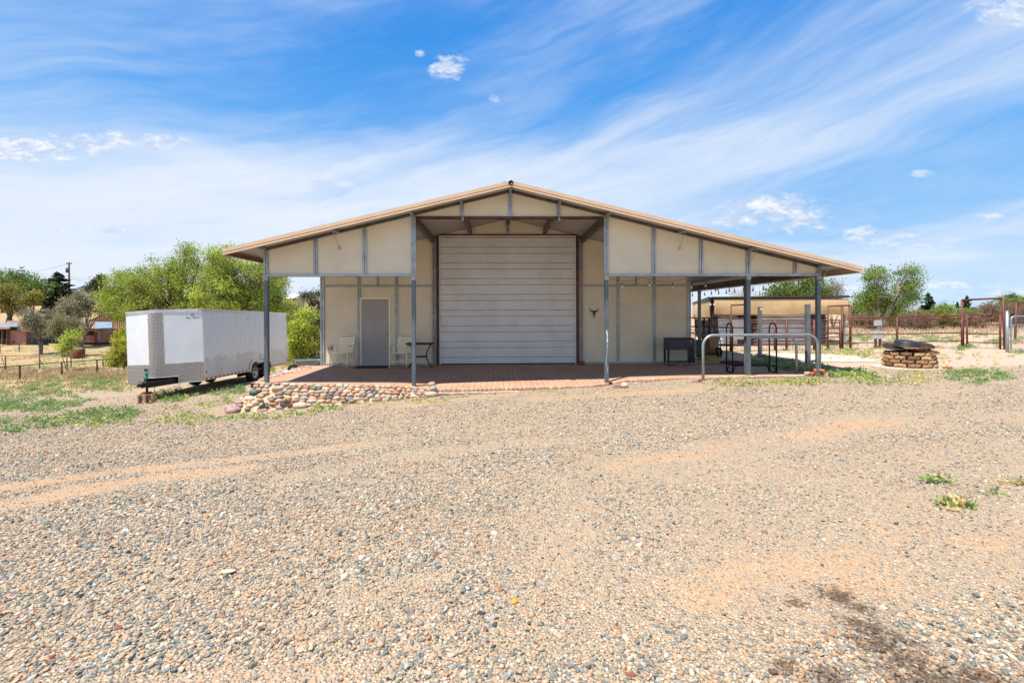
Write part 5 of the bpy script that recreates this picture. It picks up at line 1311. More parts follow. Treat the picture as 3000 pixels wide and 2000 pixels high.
twiggy('grey_tree', 'large pale grey-green tree with fine bare twigs standing before the tan shed', 235, 55, [(238,890,42,34),(200,905,32,30),(264,902,32,34),(225,930,44,26)], 21, GB + [(.30,.30,.13)], 9000, 5200, (.26, .23, .18), size=.12, tr=.16, tw=.016)
twiggy('grey_tree', 'grey leafless tree leaning over the small rusty shed at the left', 118, 50, [(100,925,34,24),(140,935,34,28),(120,960,40,24),(90,950,20,18)], 22, GB, 3200, 4200, (.20, .17, .14), size=.10, tr=.15, lean=(-.6, 0), tw=.015)
twiggy('grey_tree', 'olive twiggy tree between the two rusty sheds', 185, 48, [(190,945,30,26),(165,970,26,22),(210,960,24,24)], 23, GB + [(.24,.28,.07)], 5200, 3000, (.17, .145, .11), size=.10, tr=.12)
twiggy('sapling', 'thin young bright green sapling in the dry field before the red oil tank', 199, 36, [(210,990,14,14),(196,1015,18,18),(222,978,10,8)], 24, [(.46,.55,.08),(.36,.47,.07)], 2200, 500, (.25, .22, .15), size=.09, tr=.035, stems=2, tw=.008)
# right side
T_('elm_tree', 'leafy green elm standing alone behind the pipe fence on the right', 2588, 38, [(2562,812,30,30),(2655,806,30,26),(2672,842,26,30),(2560,860,36,34),(2645,870,36,34),(2600,900,56,28),(2530,880,26,24)], 22000, .088, MG + [(.20,.25,.05)], trunk_r=.17, bark=M_palebark, seed=31, clump=.48, stems=2, shell=.3)
T_('elm_tree', 'leafy green tree showing above the tan pen roof under the porch header', 2320, 42, [(2300,845,55,30),(2360,840,45,28),(2270,862,34,16),(2390,862,30,20),(2330,870,60,20)], 11000, .12, [(.16,.22,.05),(.21,.28,.06),(.12,.17,.04)], trunk_r=.2, seed=32, clump=.60)
twiggy('bare_tree', 'bare grey tree on the skyline beside the tip of the porch roof', 2440, 46, [(2442,845,30,34),(2425,865,20,20)], 33, [(.2,.2,.1)], 200, 1500, (.24, .20, .17), tr=.08, tw=.009)
twiggy('bare_tree', 'faint bare twigs showing between the hanging bulbs above the pen roof', 2175, 60, [(2170,862,50,26)], 34, [(.2,.2,.1)], 0, 500, (.30, .27, .24), tr=.06, tw=.010)
conifer('spruce_tree', 'dark pointed spruce right of the lone elm', 2720, 52, 858, 935, 30, 4200, [(.022,.052,.032),(.035,.07,.04)], 35, flat=.4, size=.19)
conifer('spruce_tree', 'slim dark spruce framed in the tall pipe gate', 2833, 60, 866, 925, 20, 2600, [(.03,.05,.035),(.05,.075,.045)], 36, flat=.3, size=.17)
conifer('spruce_tree', 'small dark spruce top just left of the tall pipe gate', 2805, 64, 884, 925, 12, 1000, [(.04,.07,.045)], 37, flat=.3, size=.16)
for i, (px, D, spec, n, cols, lb) in enumerate((
    (2500, 48, [(2495,905,24,24),(2520,915,26,18)], 2600, MG, 'green bush right of the pen behind the post fence'),
    (2555, 46, [(2550,915,36,24),(2580,928,26,16)], 3600, OG + MG, 'olive bush under the left side of the lone elm'),
    (2690, 45, [(2680,925,34,18),(2700,935,30,16)], 3200, OG, 'orange-brown bush between the lone elm and the spruce'),
    (2755, 50, [(2752,905,12,20),(2775,905,14,17),(2765,920,26,14)], 3400, [(.20,.30,.05),(.15,.24,.04)], 'bright green pointed bush right of the dark spruce'),
    (2760, 43, [(2740,930,34,18),(2790,930,34,20),(2770,940,40,14)], 5200, OG + [(.13,.17,.05)], 'wide olive bush in front of the spruces'),
    (2840, 47, [(2835,925,28,20)], 2200, MG, 'green bush seen through the tall pipe gate'),
    (2945, 62, [(2935,882,38,18),(2985,880,36,16),(3030,885,40,20)], 7000, [(.20,.30,.04),(.26,.36,.05),(.13,.20,.04)], 'bright green rounded tree at the right edge above the brown brush'),
    )):
    T_('bush', lb, px, D, spec, n, .12, cols, trunk_r=.06, seed=40 + i, clump=.45, cat='shrub' if i != 6 else 'tree', stems=2)
for i, (px, D, spec, lb) in enumerate(((2880, 44, [(2870,925,40,26),(2905,918,36,26)], 'brown leafless brush right of the tall pipe gate'), (2960, 43, [(2950,925,44,34),(2990,928,40,32)], 'brown leafless brush behind the galvanised gate at the right edge'), (3060, 43, [(3050,925,44,34)], 'brown leafless brush just beyond the right edge'), (2800, 43, [(2800,945,50,14)], 'low brown brush in front of the wide olive bush'),
        (2530, 43, [(2530,945,50,12)], 'low grey brush behind the utility box'), (2650, 42, [(2650,950,70,12)], 'low grey-brown brush behind the fire pit'))):
    twiggy('brush', lb, px, D, spec, 50 + i, [(.24,.15,.09),(.20,.15,.07),(.26,.20,.09)], 3600, 3600, (.21, .14, .105), cat='shrub', size=.10, tr=.05, tw=.011)

# ------------------------------------------------------------ low weeds and dry grass
def tufts(spots, seed, kind, col_sets, name, label, cat, mat_, lsize=(.03, .07), spread=.75):
    """spots: x, y, radius, leaves, colour set"""
    r = np.random.default_rng(seed); VV = []; CC_ = []
    for (x, y, rad, n, ci, hh) in spots:
        n = int(n)
        if n < 3: continue
        rr_ = rad * np.sqrt(r.random(n)); th = r.uniform(0, 6.28, n); sub = 1 + .35 * np.sin(th * 3 + x * 7) 
        X = x + rr_ * sub * np.cos(th); Y = y + rr_ * sub * np.sin(th) * .8
        Z = gza(X, Y); sz = r.uniform(lsize[0], lsize[1], n)
        hgt = hh * r.random(n) * (1 - .6 * (rr_ / rad) ** 2)
        if kind == 'blade':
            d = np.c_[r.normal(0, .35, n), r.normal(0, .35, n), np.ones(n)]; d /= np.linalg.norm(d, axis=1)[:, None]; s_ = np.c_[np.cos(th * 7), np.sin(th * 7), np.zeros(n)]
            L_ = hh * r.uniform(.5, 1.2, n); A = np.c_[X, Y, Z]; E = A + d * L_[:, None]; w_ = sz[:, None] * .12
            V = np.stack([A - s_ * w_, A + s_ * w_, E + s_ * w_ * .2, E - s_ * w_ * .2], 1)
        else:
            V = leaf_quads(np.c_[X, Y, Z + .01 + hgt], 1.0, None, .35, int(r.integers(1e6))); c_ = V.mean(1, keepdims=True); V = c_ + (V - c_) * sz[:, None, None]
            V[:, :, 2] = np.maximum(V[:, :, 2], (Z + .004)[:, None])
        VV.append(V); CC_.append(mixcol(col_sets[ci], n, r, .22))
    o = quads_mesh(name, np.concatenate(VV), np.concatenate(CC_), mat_); return tag(o, label, cat, kind='stuff')
GREEN = [[(.20,.32,.085),(.27,.39,.11),(.15,.25,.08)], [(.25,.33,.12),(.31,.38,.16),(.20,.27,.11)], [(.44,.45,.12),(.54,.51,.15),(.36,.41,.11)], [(.52,.42,.19),(.46,.38,.17)]]
rw = random.Random(77); spots = []
def patch(px, py, rx, ry, n, cis=(0, 1), h=.07, rad=(.08, .2), per=70, dens=1.0):
    n = int(n * 2.0); rad = (rad[0] * .45, rad[1] * .68)
    for _ in range(n):
        a = rw.uniform(0, 6.28); k = rw.random() ** .55 * 1.3; p = PG(px + rx * k * math.cos(a), py + ry * k * math.sin(a))
        l = BMI @ p
        if -6.5 < l.x < 7.8 and l.y > edge_y(l.x) - .02 and l.y < 16: continue
        R_ = rw.uniform(*rad); spots.append((p.x, p.y, R_, per * (R_ / .12) ** 2 * dens * .8, rw.choice(cis), h * rw.uniform(.6, 1.3)))
patch(70, 1145, 110, 18, 34, (0, 1), .16, (.2, .42), 60); patch(110, 1190, 90, 16, 22, (0, 1), .15, (.2, .4), 60); patch(20, 1180, 60, 20, 12, (0, 1), .16, (.2, .4), 60)
patch(230, 1115, 90, 12, 16, (0,), .16, (.2, .4), 60); patch(320, 1115, 60, 20, 24, (0, 1), .16, (.2, .4), 60); patch(260, 1130, 50, 14, 10, (0,), .15, (.2, .35), 60); patch(355, 1140, 30, 12, 5, (0,), .12, (.15, .25), 60)
patch(200, 1170, 60, 8, 8, (0, 1), .1, (.14, .25), 60); patch(60, 1240, 80, 18, 14, (0, 1), .09, (.12, .24), 60); patch(200, 1230, 90, 16, 24, (0, 1, 2), .09, (.12, .25), 60)
patch(330, 1215, 70, 14, 34, (0, 1, 1), .12, (.13, .25), 70); patch(290, 1245, 40, 6, 7, (0, 2), .08, (.1, .2), 60); patch(250, 1235, 160, 14, 14, (2, 1), .05, (.1, .2), 40); patch(40, 1262, 40, 5, 4, (0,), .06, (.1, .18), 60)
patch(485, 1168, 50, 10, 26, (1, 0, 2), .14, (.12, .22), 90); patch(500, 1150, 25, 8, 8, (1, 0), .20, (.12, .2), 90); patch(550, 1155, 34, 8, 12, (1, 0), .10, (.1, .18), 80); patch(630, 1150, 16, 8, 6, (0, 1), .12, (.1, .16), 80); patch(685, 1145, 30, 9, 14, (1, 0), .10, (.1, .2), 80)
patch(668, 1172, 12, 8, 6, (0, 2), .14, (.08, .14), 90); patch(600, 1185, 30, 10, 9, (2, 1), .06, (.08, .16), 60); patch(540, 1235, 60, 8, 14, (2, 0), .07, (.08, .16), 60); patch(650, 1225, 50, 10, 12, (0, 2), .07, (.08, .16), 60); patch(520, 1215, 60, 8, 8, (2, 1), .06, (.08, .15), 50)
patch(760, 1222, 60, 8, 18, (2, 0), .06, (.06, .13), 80); patch(870, 1212, 50, 7, 14, (2, 0), .05, (.06, .12), 80); patch(950, 1198, 40, 8, 14, (2, 0), .07, (.06, .12), 80); patch(1050, 1182, 60, 6, 14, (2,), .05, (.06, .12), 80); patch(1200, 1175, 90, 7, 18, (2, 3), .035, (.06, .14), 60)
patch(1300, 1160, 50, 6, 10, (2, 3), .035, (.06, .12), 60); patch(1600, 1143, 30, 4, 8, (2, 0), .05, (.05, .09), 90); patch(1658, 1137, 8, 4, 3, (0,), .08, (.05, .08), 110); patch(2080, 1142, 10, 3, 2, (2,), .04, (.06, .09), 90)
patch(2250, 1120, 130, 8, 32, (2, 2, 1, 3), .06, (.08, .16), 70); patch(2180, 1128, 60, 6, 10, (1, 2), .05, (.08, .14), 60); patch(2370, 1120, 70, 9, 18, (2, 1), .06, (.08, .16), 60)
patch(2260, 1060, 70, 12, 46, (0, 1), .07, (.10, .2), 80); patch(2340, 1078, 70, 10, 36, (0, 1), .07, (.10, .2), 80); patch(2480, 1098, 60, 12, 34, (0, 1, 2), .08, (.10, .2), 80); patch(2560, 1120, 60, 12, 18, (2, 1), .07, (.1, .18), 60)
patch(2300, 1032, 170, 12, 44, (2, 2, 1, 3), .08, (.12, .25), 60); patch(2480, 1028, 90, 14, 30, (1, 2, 3), .10, (.12, .25), 60); patch(2560, 1040, 40, 10, 14, (2, 1), .08, (.1, .2), 60)
patch(2420, 1010, 40, 8, 14, (0,), .20, (.15, .25), 80); patch(2305, 1008, 18, 8, 6, (0,), .20, (.12, .2), 80); patch(2485, 1010, 16, 8, 6, (0,), .18, (.12, .2), 80)
patch(2520, 990, 40, 10, 16, (0, 1), .25, (.2, .4), 50); patch(2600, 995, 40, 8, 10, (1, 0), .2, (.2, .35), 50); patch(2685, 988, 20, 8, 6, (1,), .22, (.2, .35), 50); patch(2750, 995, 50, 8, 14, (0, 1), .18, (.2, .35), 50); patch(2840, 984, 50, 5, 8, (0, 1), .15, (.2, .35), 50)
patch(2825, 1022, 26, 7, 12, (0,), .15, (.1, .2), 90); patch(2740, 1020, 24, 5, 6, (0, 2), .10, (.1, .2), 60); patch(2920, 1006, 26, 10, 14, (0,), .16, (.15, .25), 70); patch(2985, 995, 26, 12, 10, (1,), .2, (.15, .3), 60); patch(2980, 1033, 20, 4, 5, (0,), .07, (.1, .18), 80)
patch(2800, 1100, 24, 12, 14, (0, 1), .05, (.1, .16), 70); patch(2885, 1092, 60, 12, 26, (0, 1), .05, (.1, .17), 70); patch(2930, 1105, 30, 8, 8, (0,), .05, (.1, .17), 70); patch(2860, 1120, 30, 5, 8, (0,), .05, (.08, .15), 70); patch(2700, 1100, 60, 7, 12, (2, 3), .05, (.08, .16), 60); patch(2690, 1122, 40, 5, 8, (3, 2), .04, (.08, .14), 60)
patch(2745, 1408, 34, 8, 7, (0, 3), .03, (.05, .10), 110); patch(2790, 1484, 50, 8, 10, (0, 3), .03, (.05, .10), 110); patch(2970, 1416, 30, 5, 5, (0, 3), .025, (.05, .09), 110); patch(2915, 1448, 14, 3, 2, (0,), .02, (.04, .07), 110)
patch(2700, 1045, 260, 14, 40, (3, 2, 3), .08, (.1, .2), 50); patch(2700, 1000, 260, 14, 50, (3, 3, 1), .12, (.15, .3), 40); patch(2650, 1085, 300, 16, 30, (3, 2), .04, (.06, .12), 50); patch(870, 1055, 40, 22, 40, (2, 2, 0), .18, (.15, .3), 80); patch(780, 1085, 20, 12, 12, (0,), .2, (.12, .25), 90); patch(2900, 1070, 150, 20, 8, (2, 3), .04, (.08, .14), 40); patch(300, 1160, 250, 50, 24, (2, 0, 3), .05, (.06, .14), 60)
tufts(spots, 5, 'leaf', GREEN, 'weeds', 'low green weeds growing in patches through the gravel and dirt', 'weeds', M_weed, (.016, .048))
spots = []; DRY = [[(.56,.43,.25),(.48,.36,.20),(.64,.53,.34)], [(.44,.42,.18),(.38,.38,.15)], [(.42,.28,.17),(.48,.34,.20)]]
for _ in range(2600):
    x = rw.uniform(-62, -10); y = rw.uniform(19, 66)
    if abs(x / y) > 1.12 or (x > -14 and y < 24): continue
    spots.append((x, y, rw.uniform(.3, .9), 26, rw.choice((0, 0, 1, 1, 2)), rw.uniform(.06, .20)))
for _ in range(700):
    x = rw.uniform(10, 60); y = rw.uniform(31, 50)
    spots.append((x, y, rw.uniform(.3, .8), 24, rw.choice((0, 0, 2)), rw.uniform(.15, .45)))
for _ in range(240):
    p = PG(rw.uniform(-40, 380), rw.uniform(1078, 1112)); spots.append((p.x, p.y, rw.uniform(.2, .5), 60, rw.choice((0, 0, 2)), rw.uniform(.08, .22)))
tufts(spots, 6, 'blade', DRY, 'dry_grass', 'dry tan grass covering the fields beyond the fences', 'dry grass', M_dry, (.10, .22))

# ------------------------------------------------------------ fences
def pipe_fence(label, posts, rails, m, r_post=.045, r_rail=.030, name='pipe_fence', braces=(), mesh=None, foot=.3, cat='fence', group=None):
    """posts: (point of the top, z of the foot); rails: heights below each post's top"""
    root = empty(name, (posts[0][0][0], posts[0][0][1], posts[0][1]), 0, label, cat, group)
    for (t, zf, *rest) in posts:
        rp = rest[0] if rest else r_post
        q = MB(); q.tube([(t[0], t[1], zf - foot), (t[0], t[1], t[2] + .02)], rp, 8); q.build('post', m, root, smooth=True, world=True)
    for d in rails:
        q = MB(); q.tube([(t[0], t[1], t[2] - d) for (t, *_) in posts], r_rail, 6); q.build('rail', m, root, smooth=True, world=True)
    for a, b in braces:
        q = MB(); q.tube([a, b], r_rail * .8, 6); q.build('brace', m, root, world=True)
    if mesh:
        q = MB(); top, bot, sp = mesh
        for (a, az, *_), (b, bz, *_) in zip(posts[:-1], posts[1:]):
            a, b = Vector(a), Vector(b); L_ = (b - a).length; n = max(2, int(L_ / sp))
            for i in range(n + 1):
                p = a.lerp(b, i / n); q.bar((p.x, p.y, p.z - top), (p.x, p.y, p.z - bot), .006)
            z = top
            while z <= bot + .001: q.bar((a.x, a.y, a.z - z), (b.x, b.y, b.z - z), .006); z += sp
        q.build('wire_mesh', M_wire, root, world=True)
    return root
def post_px(px, top, D, zf=None):
    p = P(px, top, D); return (tuple(p), gz(p.x, p.y) if zf is None else zf)
pipe_fence('dark rusty pipe fence nearest the yard, running behind the trailer at the left', [post_px(*a) for a in ((-110, 1082, 25.5), (58, 1071, 28), (181, 1061, 30.2), (284, 1054, 32.6), (363, 1050, 35), (440, 1043, 36.5), (530, 1036, 37), (620, 1026, 37.5), (720, 1016, 38), (843, 1005, 38.5), (940, 1000, 39), (1040, 996, 40))], (0,), M_rustpipe)
def f2(px, top, D): return post_px(px, top, D)
br = []
for a, b in (((5, 1044), (16, 1084)), ((116, 1051), (137, 1086)), ((238, 1044), (257, 1086))): br.append((P(a[0], a[1], 38.5), P(b[0], b[1], 38.2)))
pipe_fence('thin dark fence with slanting braces in the dry field behind the rusty pipe fence', [post_px(*a) for a in ((-60, 1042, 38), (16, 1042, 38.5), (116, 1041, 39), (196, 1041, 39.3), (208, 1041, 39.3), (302, 1041, 39.8), (400, 1040, 41))], (0,), M_rustpipe, .035, .022, braces=br)
pipe_fence('farthest short pipe fence at the left edge in front of the small rusty shed', [post_px(*a) for a in ((-40, 1016, 50), (0, 1013, 51), (56, 1009, 52), (118, 1004, 55))], (0,), M_rustpipe, .04, .028)
p = P(909, 974, 42); q = MB(); q.tube([(p.x, p.y, gz(p.x, p.y) - .2), tuple(p)], .06, 7); tag(q.build('fence_post', M_rustpipe), 'lone dark fence post on the dry slope left of the workshop corner', 'fence post')
# right-hand pipe fence with mesh
zr = lambda px, y, D: P(px, y, D)
pipe_fence('rusty red pipe fence with wire mesh between the pen and the tall gate frame', [post_px(2468, 931, 20.6), post_px(2628, 929, 20.6) , post_px(2818, 925, 20.6)], (0, .10, .37, .72, 1.08), M_redpipe, .042, .025, mesh=(.37, 1.40, .20))
pipe_fence('rusty red pipe fence panel closing the tall gate frame', [post_px(2833, 922, 20.3), post_px(2930, 921, 19.4)], (0, .17, .42, .80, 1.16), M_redpipe, .035, .024, mesh=(.42, 1.40, .20), name='pipe_gate', cat='gate')
a, b = P(2818, 879, 20.6), P(2939, 873, 19.2)
gf = empty('tall_gate_frame', (a.x, a.y, gz(a.x, a.y)), 0, 'tall rusty red pipe gate frame with a top bar at the right', 'gate frame')
for p in (a, b): q = MB(); q.tube([(p.x + .06, p.y, gz(p.x, p.y) - .3), tuple(p)], .043, 8); q.build('post', M_redpipe, gf, smooth=True, world=True)
q = MB(); q.tube([a, b], .04, 8); q.build('top_bar', M_redpipe, gf, smooth=True, world=True)
a, b, c = P(2978, 886, 25), P(3060, 885, 24), P(2970, 960, 25)
gf = empty('tall_gate_frame', (a.x, a.y, gz(a.x, a.y)), 0, 'second rusty red pipe frame partly cut off by the right edge', 'gate frame')
for p in (a, b): q = MB(); q.tube([(p.x - .10, p.y, gz(p.x, p.y) - .3), tuple(p)], .05, 8); q.build('post', M_redpipe, gf, smooth=True, world=True)
q = MB(); q.tube([a, b], .04, 8); q.tube([a - Vector((0, 0, .10)), b - Vector((0, 0, .10))], .02, 8); q.build('top_bar', M_redpipe, gf, smooth=True, world=True)
# galvanised gate at the right edge
M_gp = MATS['galvanised_pipe']
p = P(2951, 915, 18.0); g0 = gz(p.x, p.y)
q = MB(); q.tube([(p.x, p.y, g0 - .3), (p.x, p.y, p.z)], .055, 12); q.lathe([(.06, 0), (.055, .03), (.02, .05), (0, .055)], 12, Matrix.Translation(p), cap=False); tag(q.build('gate_post', M_gp, smooth=True), 'galvanised round post with a domed cap holding the grey gate', 'post')
gt = empty('tube_gate', (p.x + .12, p.y - .02, g0), 0, 'grey galvanised tube gate cut off by the right edge', 'gate')
gz0 = P(2960, 926, 18).z; w_ = 3.4; x0, y0 = p.x + .12, p.y - .02; bz = P(2965, 1024, 18).z
q = MB(); pts_ = [(x0, y0, bz), (x0, y0, gz0 - .15)] + [(x0 + .15 * (1 - math.cos(t)), y0, gz0 - .15 + .15 * math.sin(t)) for t in np.linspace(.2, math.pi/2, 6)] + [(x0 + w_ - .15, y0 + 1.4, gz0), (x0 + w_, y0 + 1.4, gz0 - .15), (x0 + w_, y0 + 1.4, bz)]
q.tube(pts_, .024, 8, closed=True); q.build('outer_frame', M_gp, gt, smooth=True, world=True)
for z in (P(2960, 951, 18).z,): q = MB(); q.tube([(x0, y0, z), (x0 + w_, y0 + 1.4, z)], .018, 8); q.build('rail', M_gp, gt, world=True)
for t in (.28, .62): q = MB(); q.tube([(x0 + w_ * t, y0 + 1.4 * t, bz), (x0 + w_ * t, y0 + 1.4 * t, gz0)], .016, 8); q.build('upright', M_gp, gt, world=True)
q = MB(); n = 34
for i in range(1, n): q.bar((x0 + w_ * i / n, y0 + 1.4 * i / n, bz), (x0 + w_ * i / n, y0 + 1.4 * i / n, gz0 - .02), .004)
for i in range(1, 14): z = bz + (gz0 - bz) * i / 14; q.bar((x0, y0, z), (x0 + w_, y0 + 1.4, z), .004)
q.build('wire_mesh', M_wire, gt, world=True)

# ------------------------------------------------------------ livestock shelter and pens on the right
def corr_mat():
    m = mat('corrugated_sheet', (.60, .63, .68), .45, .25, .10, 1.2, dirt=((.30, .28, .26), .58, .5)); return m
M_corr = corr_mat(); M_cloth = mat('tan_shade_cloth', (.60, .42, .21), .9, 0, .06, 1.5, .2, 120, dirt=((.52, .36, .18), .6, .4))
A_, B_, C_ = Vector((9.64, 23.0, .03)), Vector((16.15, 23.2, .08)), Vector((12.3, 32.0, .0)); D_ = B_ + (C_ - A_)
sh = empty('livestock_shelter', A_, 0, 'low livestock shelter with ribbed roof edge, tan shade cloth and horizontal corrugated walls', 'shelter')
def corr_wall(a, b, z0, z1, name='corrugated_wall', m=None, pitch=.17, amp=.036):
    q = MB(); a, b = Vector(a), Vector(b); d = (b - a).normalized(); n = Vector((d.y, -d.x, 0)); zs = np.arange(z0, z1 + .001, pitch / 6)
    for z in zs:
        o = n * amp * math.sin(z / pitch * 2 * math.pi); q.v += [(a.x + o.x, a.y + o.y, z), (b.x + o.x, b.y + o.y, z)]
    for i in range(len(zs) - 1): q.f.append((2*i, 2*i+1, 2*i+3, 2*i+2))
    return q.build(name, m or M_corr, sh, smooth=True, world=True, recalc=False)
wA = A_.lerp(B_, .06) + Vector((0, .25, 0)); 
corr_wall(A_.lerp(B_, .06) + Vector((0, .25, 0)), A_.lerp(B_, .205) + Vector((0, .25, 0)), .15, 1.52)
M_whitesheet = mat('white_sheet_panel', (.62, .64, .66), .5, 0, .06, 2)
q = MB(); a, b = A_.lerp(B_, .16) + Vector((0, .20, 0)), A_.lerp(B_, .255) + Vector((0, .20, 0)); q.box(a.x, b.x, a.y - .01, a.y + .01, .38, 1.42); q.build('white_panel', M_whitesheet, sh, world=True)
corr_wall(A_.lerp(B_, .345) + Vector((0, .25, 0)), A_.lerp(B_, .748) + Vector((0, .25, 0)), .02, 1.62)
corr_wall(A_.lerp(B_, .79) + Vector((0, 1.6, 0)), B_ + Vector((0, 1.6, 0)), .02, 1.30)
corr_wall(D_, C_, .0, 2.2, m=M_corr); corr_wall(B_ + Vector((-.1, 1.2, 0)), D_, .0, 2.2)
zt0 = 2.42
for t in (0, .33, .75, 1):
    for s_ in (0, .5, 1):
        p = A_.lerp(B_, t) + (C_ - A_) * s_; q = MB(); q.tube([(p.x, p.y, -.3), (p.x, p.y, zt0 - .12)], .05, 8); q.build('post', M_gp if t in (1,) else M_rustpipe, sh, world=True)
# ribbed roof with little upstanding ribs at the edge
q = MB(); n = 200; ov = .25
ed_d = (B_ - A_).normalized(); bk = (C_ - A_)
for i in range(n + 1):
    p = A_ - ed_d * ov + (B_ - A_ + ed_d * 2 * ov) * (i / n); h = .035 if i % 5 == 0 else 0
    f_ = p + Vector((0, -ov, 0)); g_ = p + bk; q.v += [(f_.x, f_.y, zt0 + h), (g_.x, g_.y, zt0 - .10 + h)]
for i in range(n): q.f.append((2*i, 2*i+2, 2*i+3, 2*i+1))
o = q.build('ribbed_roof', mat('dark_roof_sheet', (.10, .10, .105), .6, .3, .1, 3), sh, world=True, recalc=False); mo = o.modifiers.new('thick', 'SOLIDIFY'); mo.thickness = .02
q = MB(); q.bar(A_ + Vector((-.1, -.16, zt0 - .06)), B_ + Vector((.1, -.16, zt0 - .06)), .05, .10); q.build('eave_beam', M_rustpipe, sh, world=True)
q = MB(); q.bar(A_ + Vector((-.14, 0, zt0 - .08)), C_ + Vector((-.14, 0, zt0 - .10)), .05, .14); q.build('eave_beam', M_beam, sh, world=True)
# sagging shade cloth
def cloth(a, b, z0, z1, sag, seed, out):
    q = MB(); N, K = 60, 12; r_ = random.Random(seed); ph = [r_.uniform(0, 6) for _ in range(4)]; a, b = Vector(a), Vector(b); d = (b - a).normalized(); n = Vector((d.y, -d.x, 0)); L_ = (b - a).length
    for i in range(N + 1):
        t = i / N; zb = z0 + sag * (.5 * math.sin(t * L_ * 1.1 + ph[0]) + .3 * math.sin(t * L_ * 2.3 + ph[1]))
        for j in range(K + 1):
            u = j / K; z = z1 + (zb - z1) * u; bulge = out * (math.sin(u * math.pi) * (.6 + .4 * math.sin(t * L_ * .9 + ph[2])) + .25 * u * math.sin(t * L_ * 3.1 + u * 2 + ph[3]))
            p = a + (b - a) * t + n * bulge; q.v.append((p.x, p.y, z))
    for i in range(N):
        for j in range(K): k = i * (K + 1) + j; q.f.append((k, k + K + 1, k + K + 2, k + 1))
    o = q.build('shade_cloth', M_cloth, sh, smooth=True, world=True, recalc=False); mo = o.modifiers.new('t', 'SOLIDIFY'); mo.thickness = .004
cloth(A_ + Vector((0, -.20, 0)), B_ + Vector((.05, -.20, 0)), 1.56, zt0 - .10, .05, 3, .06)
cloth(C_ + Vector((-.2, 0, 0)), A_ + Vector((-.16, -.18, 0)), 1.30, zt0 - .12, .06, 5, .05)
# pens in front of it
zp = lambda y, D: EYE - (y - 915.8) / F * D
def pen_pts(pxs, top, D): return [post_px(px, top, D, .04) for px in pxs]
pipe_fence('rusty red pipe pen fence running in front of the corrugated shelter wall', pen_pts((2192, 2270, 2304, 2385, 2462), 938, 20.4), (0, .10, .34, .55, .72, .88, 1.02), M_redpipe, .05, .028, mesh=(.10, 1.25, .12), name='pen_fence')
pipe_fence('darker pipe pen fence at the left end of the shelter behind the leaning tools', [post_px(2012, 930, 20.5, .02), post_px(2063, 931, 20.3, .02), post_px(2078, 931, 20.3, .02, ), post_px(2140, 933, 20.2, .02), post_px(2190, 934, 20.2, .02)], (0, .38, .66, 1.12), M_rustpipe, .04, .028, mesh=(.38, 1.30, .14), name='pen_fence')
for pxs, top, D, lb in (((2142, 2187), 892, 20.15, 'rusty red pipe door frame of the pen left of the middle porch posts'), ((2425, 2467, 2491), 895, 20.9, 'rusty red pipe door frame of the pen at the right end of the shelter')):
    ps = [P(px, top + (2 if px == pxs[0] else 0), D) for px in pxs]; r0_ = empty('pen_door_frame', (ps[0].x, ps[0].y, .02), 0, lb, 'door frame')
    for i, p in enumerate(ps): q = MB(); q.tube([(p.x + (.12 if i else 0) * (px < 2300), p.y, -.2), tuple(p)], .05 if px < 2300 or i else .035, 8); q.build('post', M_redpipe, r0_, smooth=True, world=True)
    q = MB(); q.tube(ps, .034, 8); q.build('top_bar', M_redpipe, r0_, smooth=True, world=True)
for px, top, D, w_, lb in ((2226, 898, 17.6, .055, 'bare grey steel post standing left of the pale concrete strip, white at its top'), (2366, 891, 15.1, .06, 'bare grey steel post standing right in front of the pale concrete strip')):
    p = P(px, top, D); g0 = gz(p.x, p.y); q = MB(); q.box(p.x - w_, p.x + w_, D - w_, D + w_, g0 - .3, p.z)
    o = q.build('steel_post', mat('grey_steel_post', (.20, .21, .225), .55, .4, .1, 5)); bevel(o, .006); tag(o, lb, 'post')
    if px == 2226: q = MB(); q.blob((p.x + .02, D - w_ - .002, p.z - .10), (.03, .006, .05), 3.3); q.build('paint_scuff', M_scuff, o)
# utility boxes on a pedestal
p = P(2572, 1012, 21.2); g0 = gz(p.x, p.y)
ub = empty('utility_pedestal', (p.x, p.y, g0), 0, 'pale grey electric utility boxes on short wooden posts behind the pipe fence', 'utility box')
M_ub = mat('pale_grey_box_paint', (.50, .53, .53), .5, .1, .05, 4)
k = 21.2 / F
def ubox(n, x0, x1, y0, y1, dp, m): a = P(x0, y1, 21.2); b = P(x1, y0, 21.2); q = MB(); q.box(a.x, b.x, 21.2 - dp, 21.2 + dp, a.z, b.z); o = q.build(n, m, ub, world=True); bevel(o, .008)
ubox('upper_box', 2564, 2580, 938, 955, .08, M_ub); ubox('conduit', 2571, 2576, 955, 970, .03, M_ub); ubox('lower_box', 2560, 2582, 970, 992, .12, M_ub)
for x in (2565, 2578): a = P(x - 2, 992, 21.2); q = MB(); q.box(a.x, a.x + 4 * k, 21.15, 21.25, g0 - .2, a.z); q.build('leg', M_wood, ub, world=True)

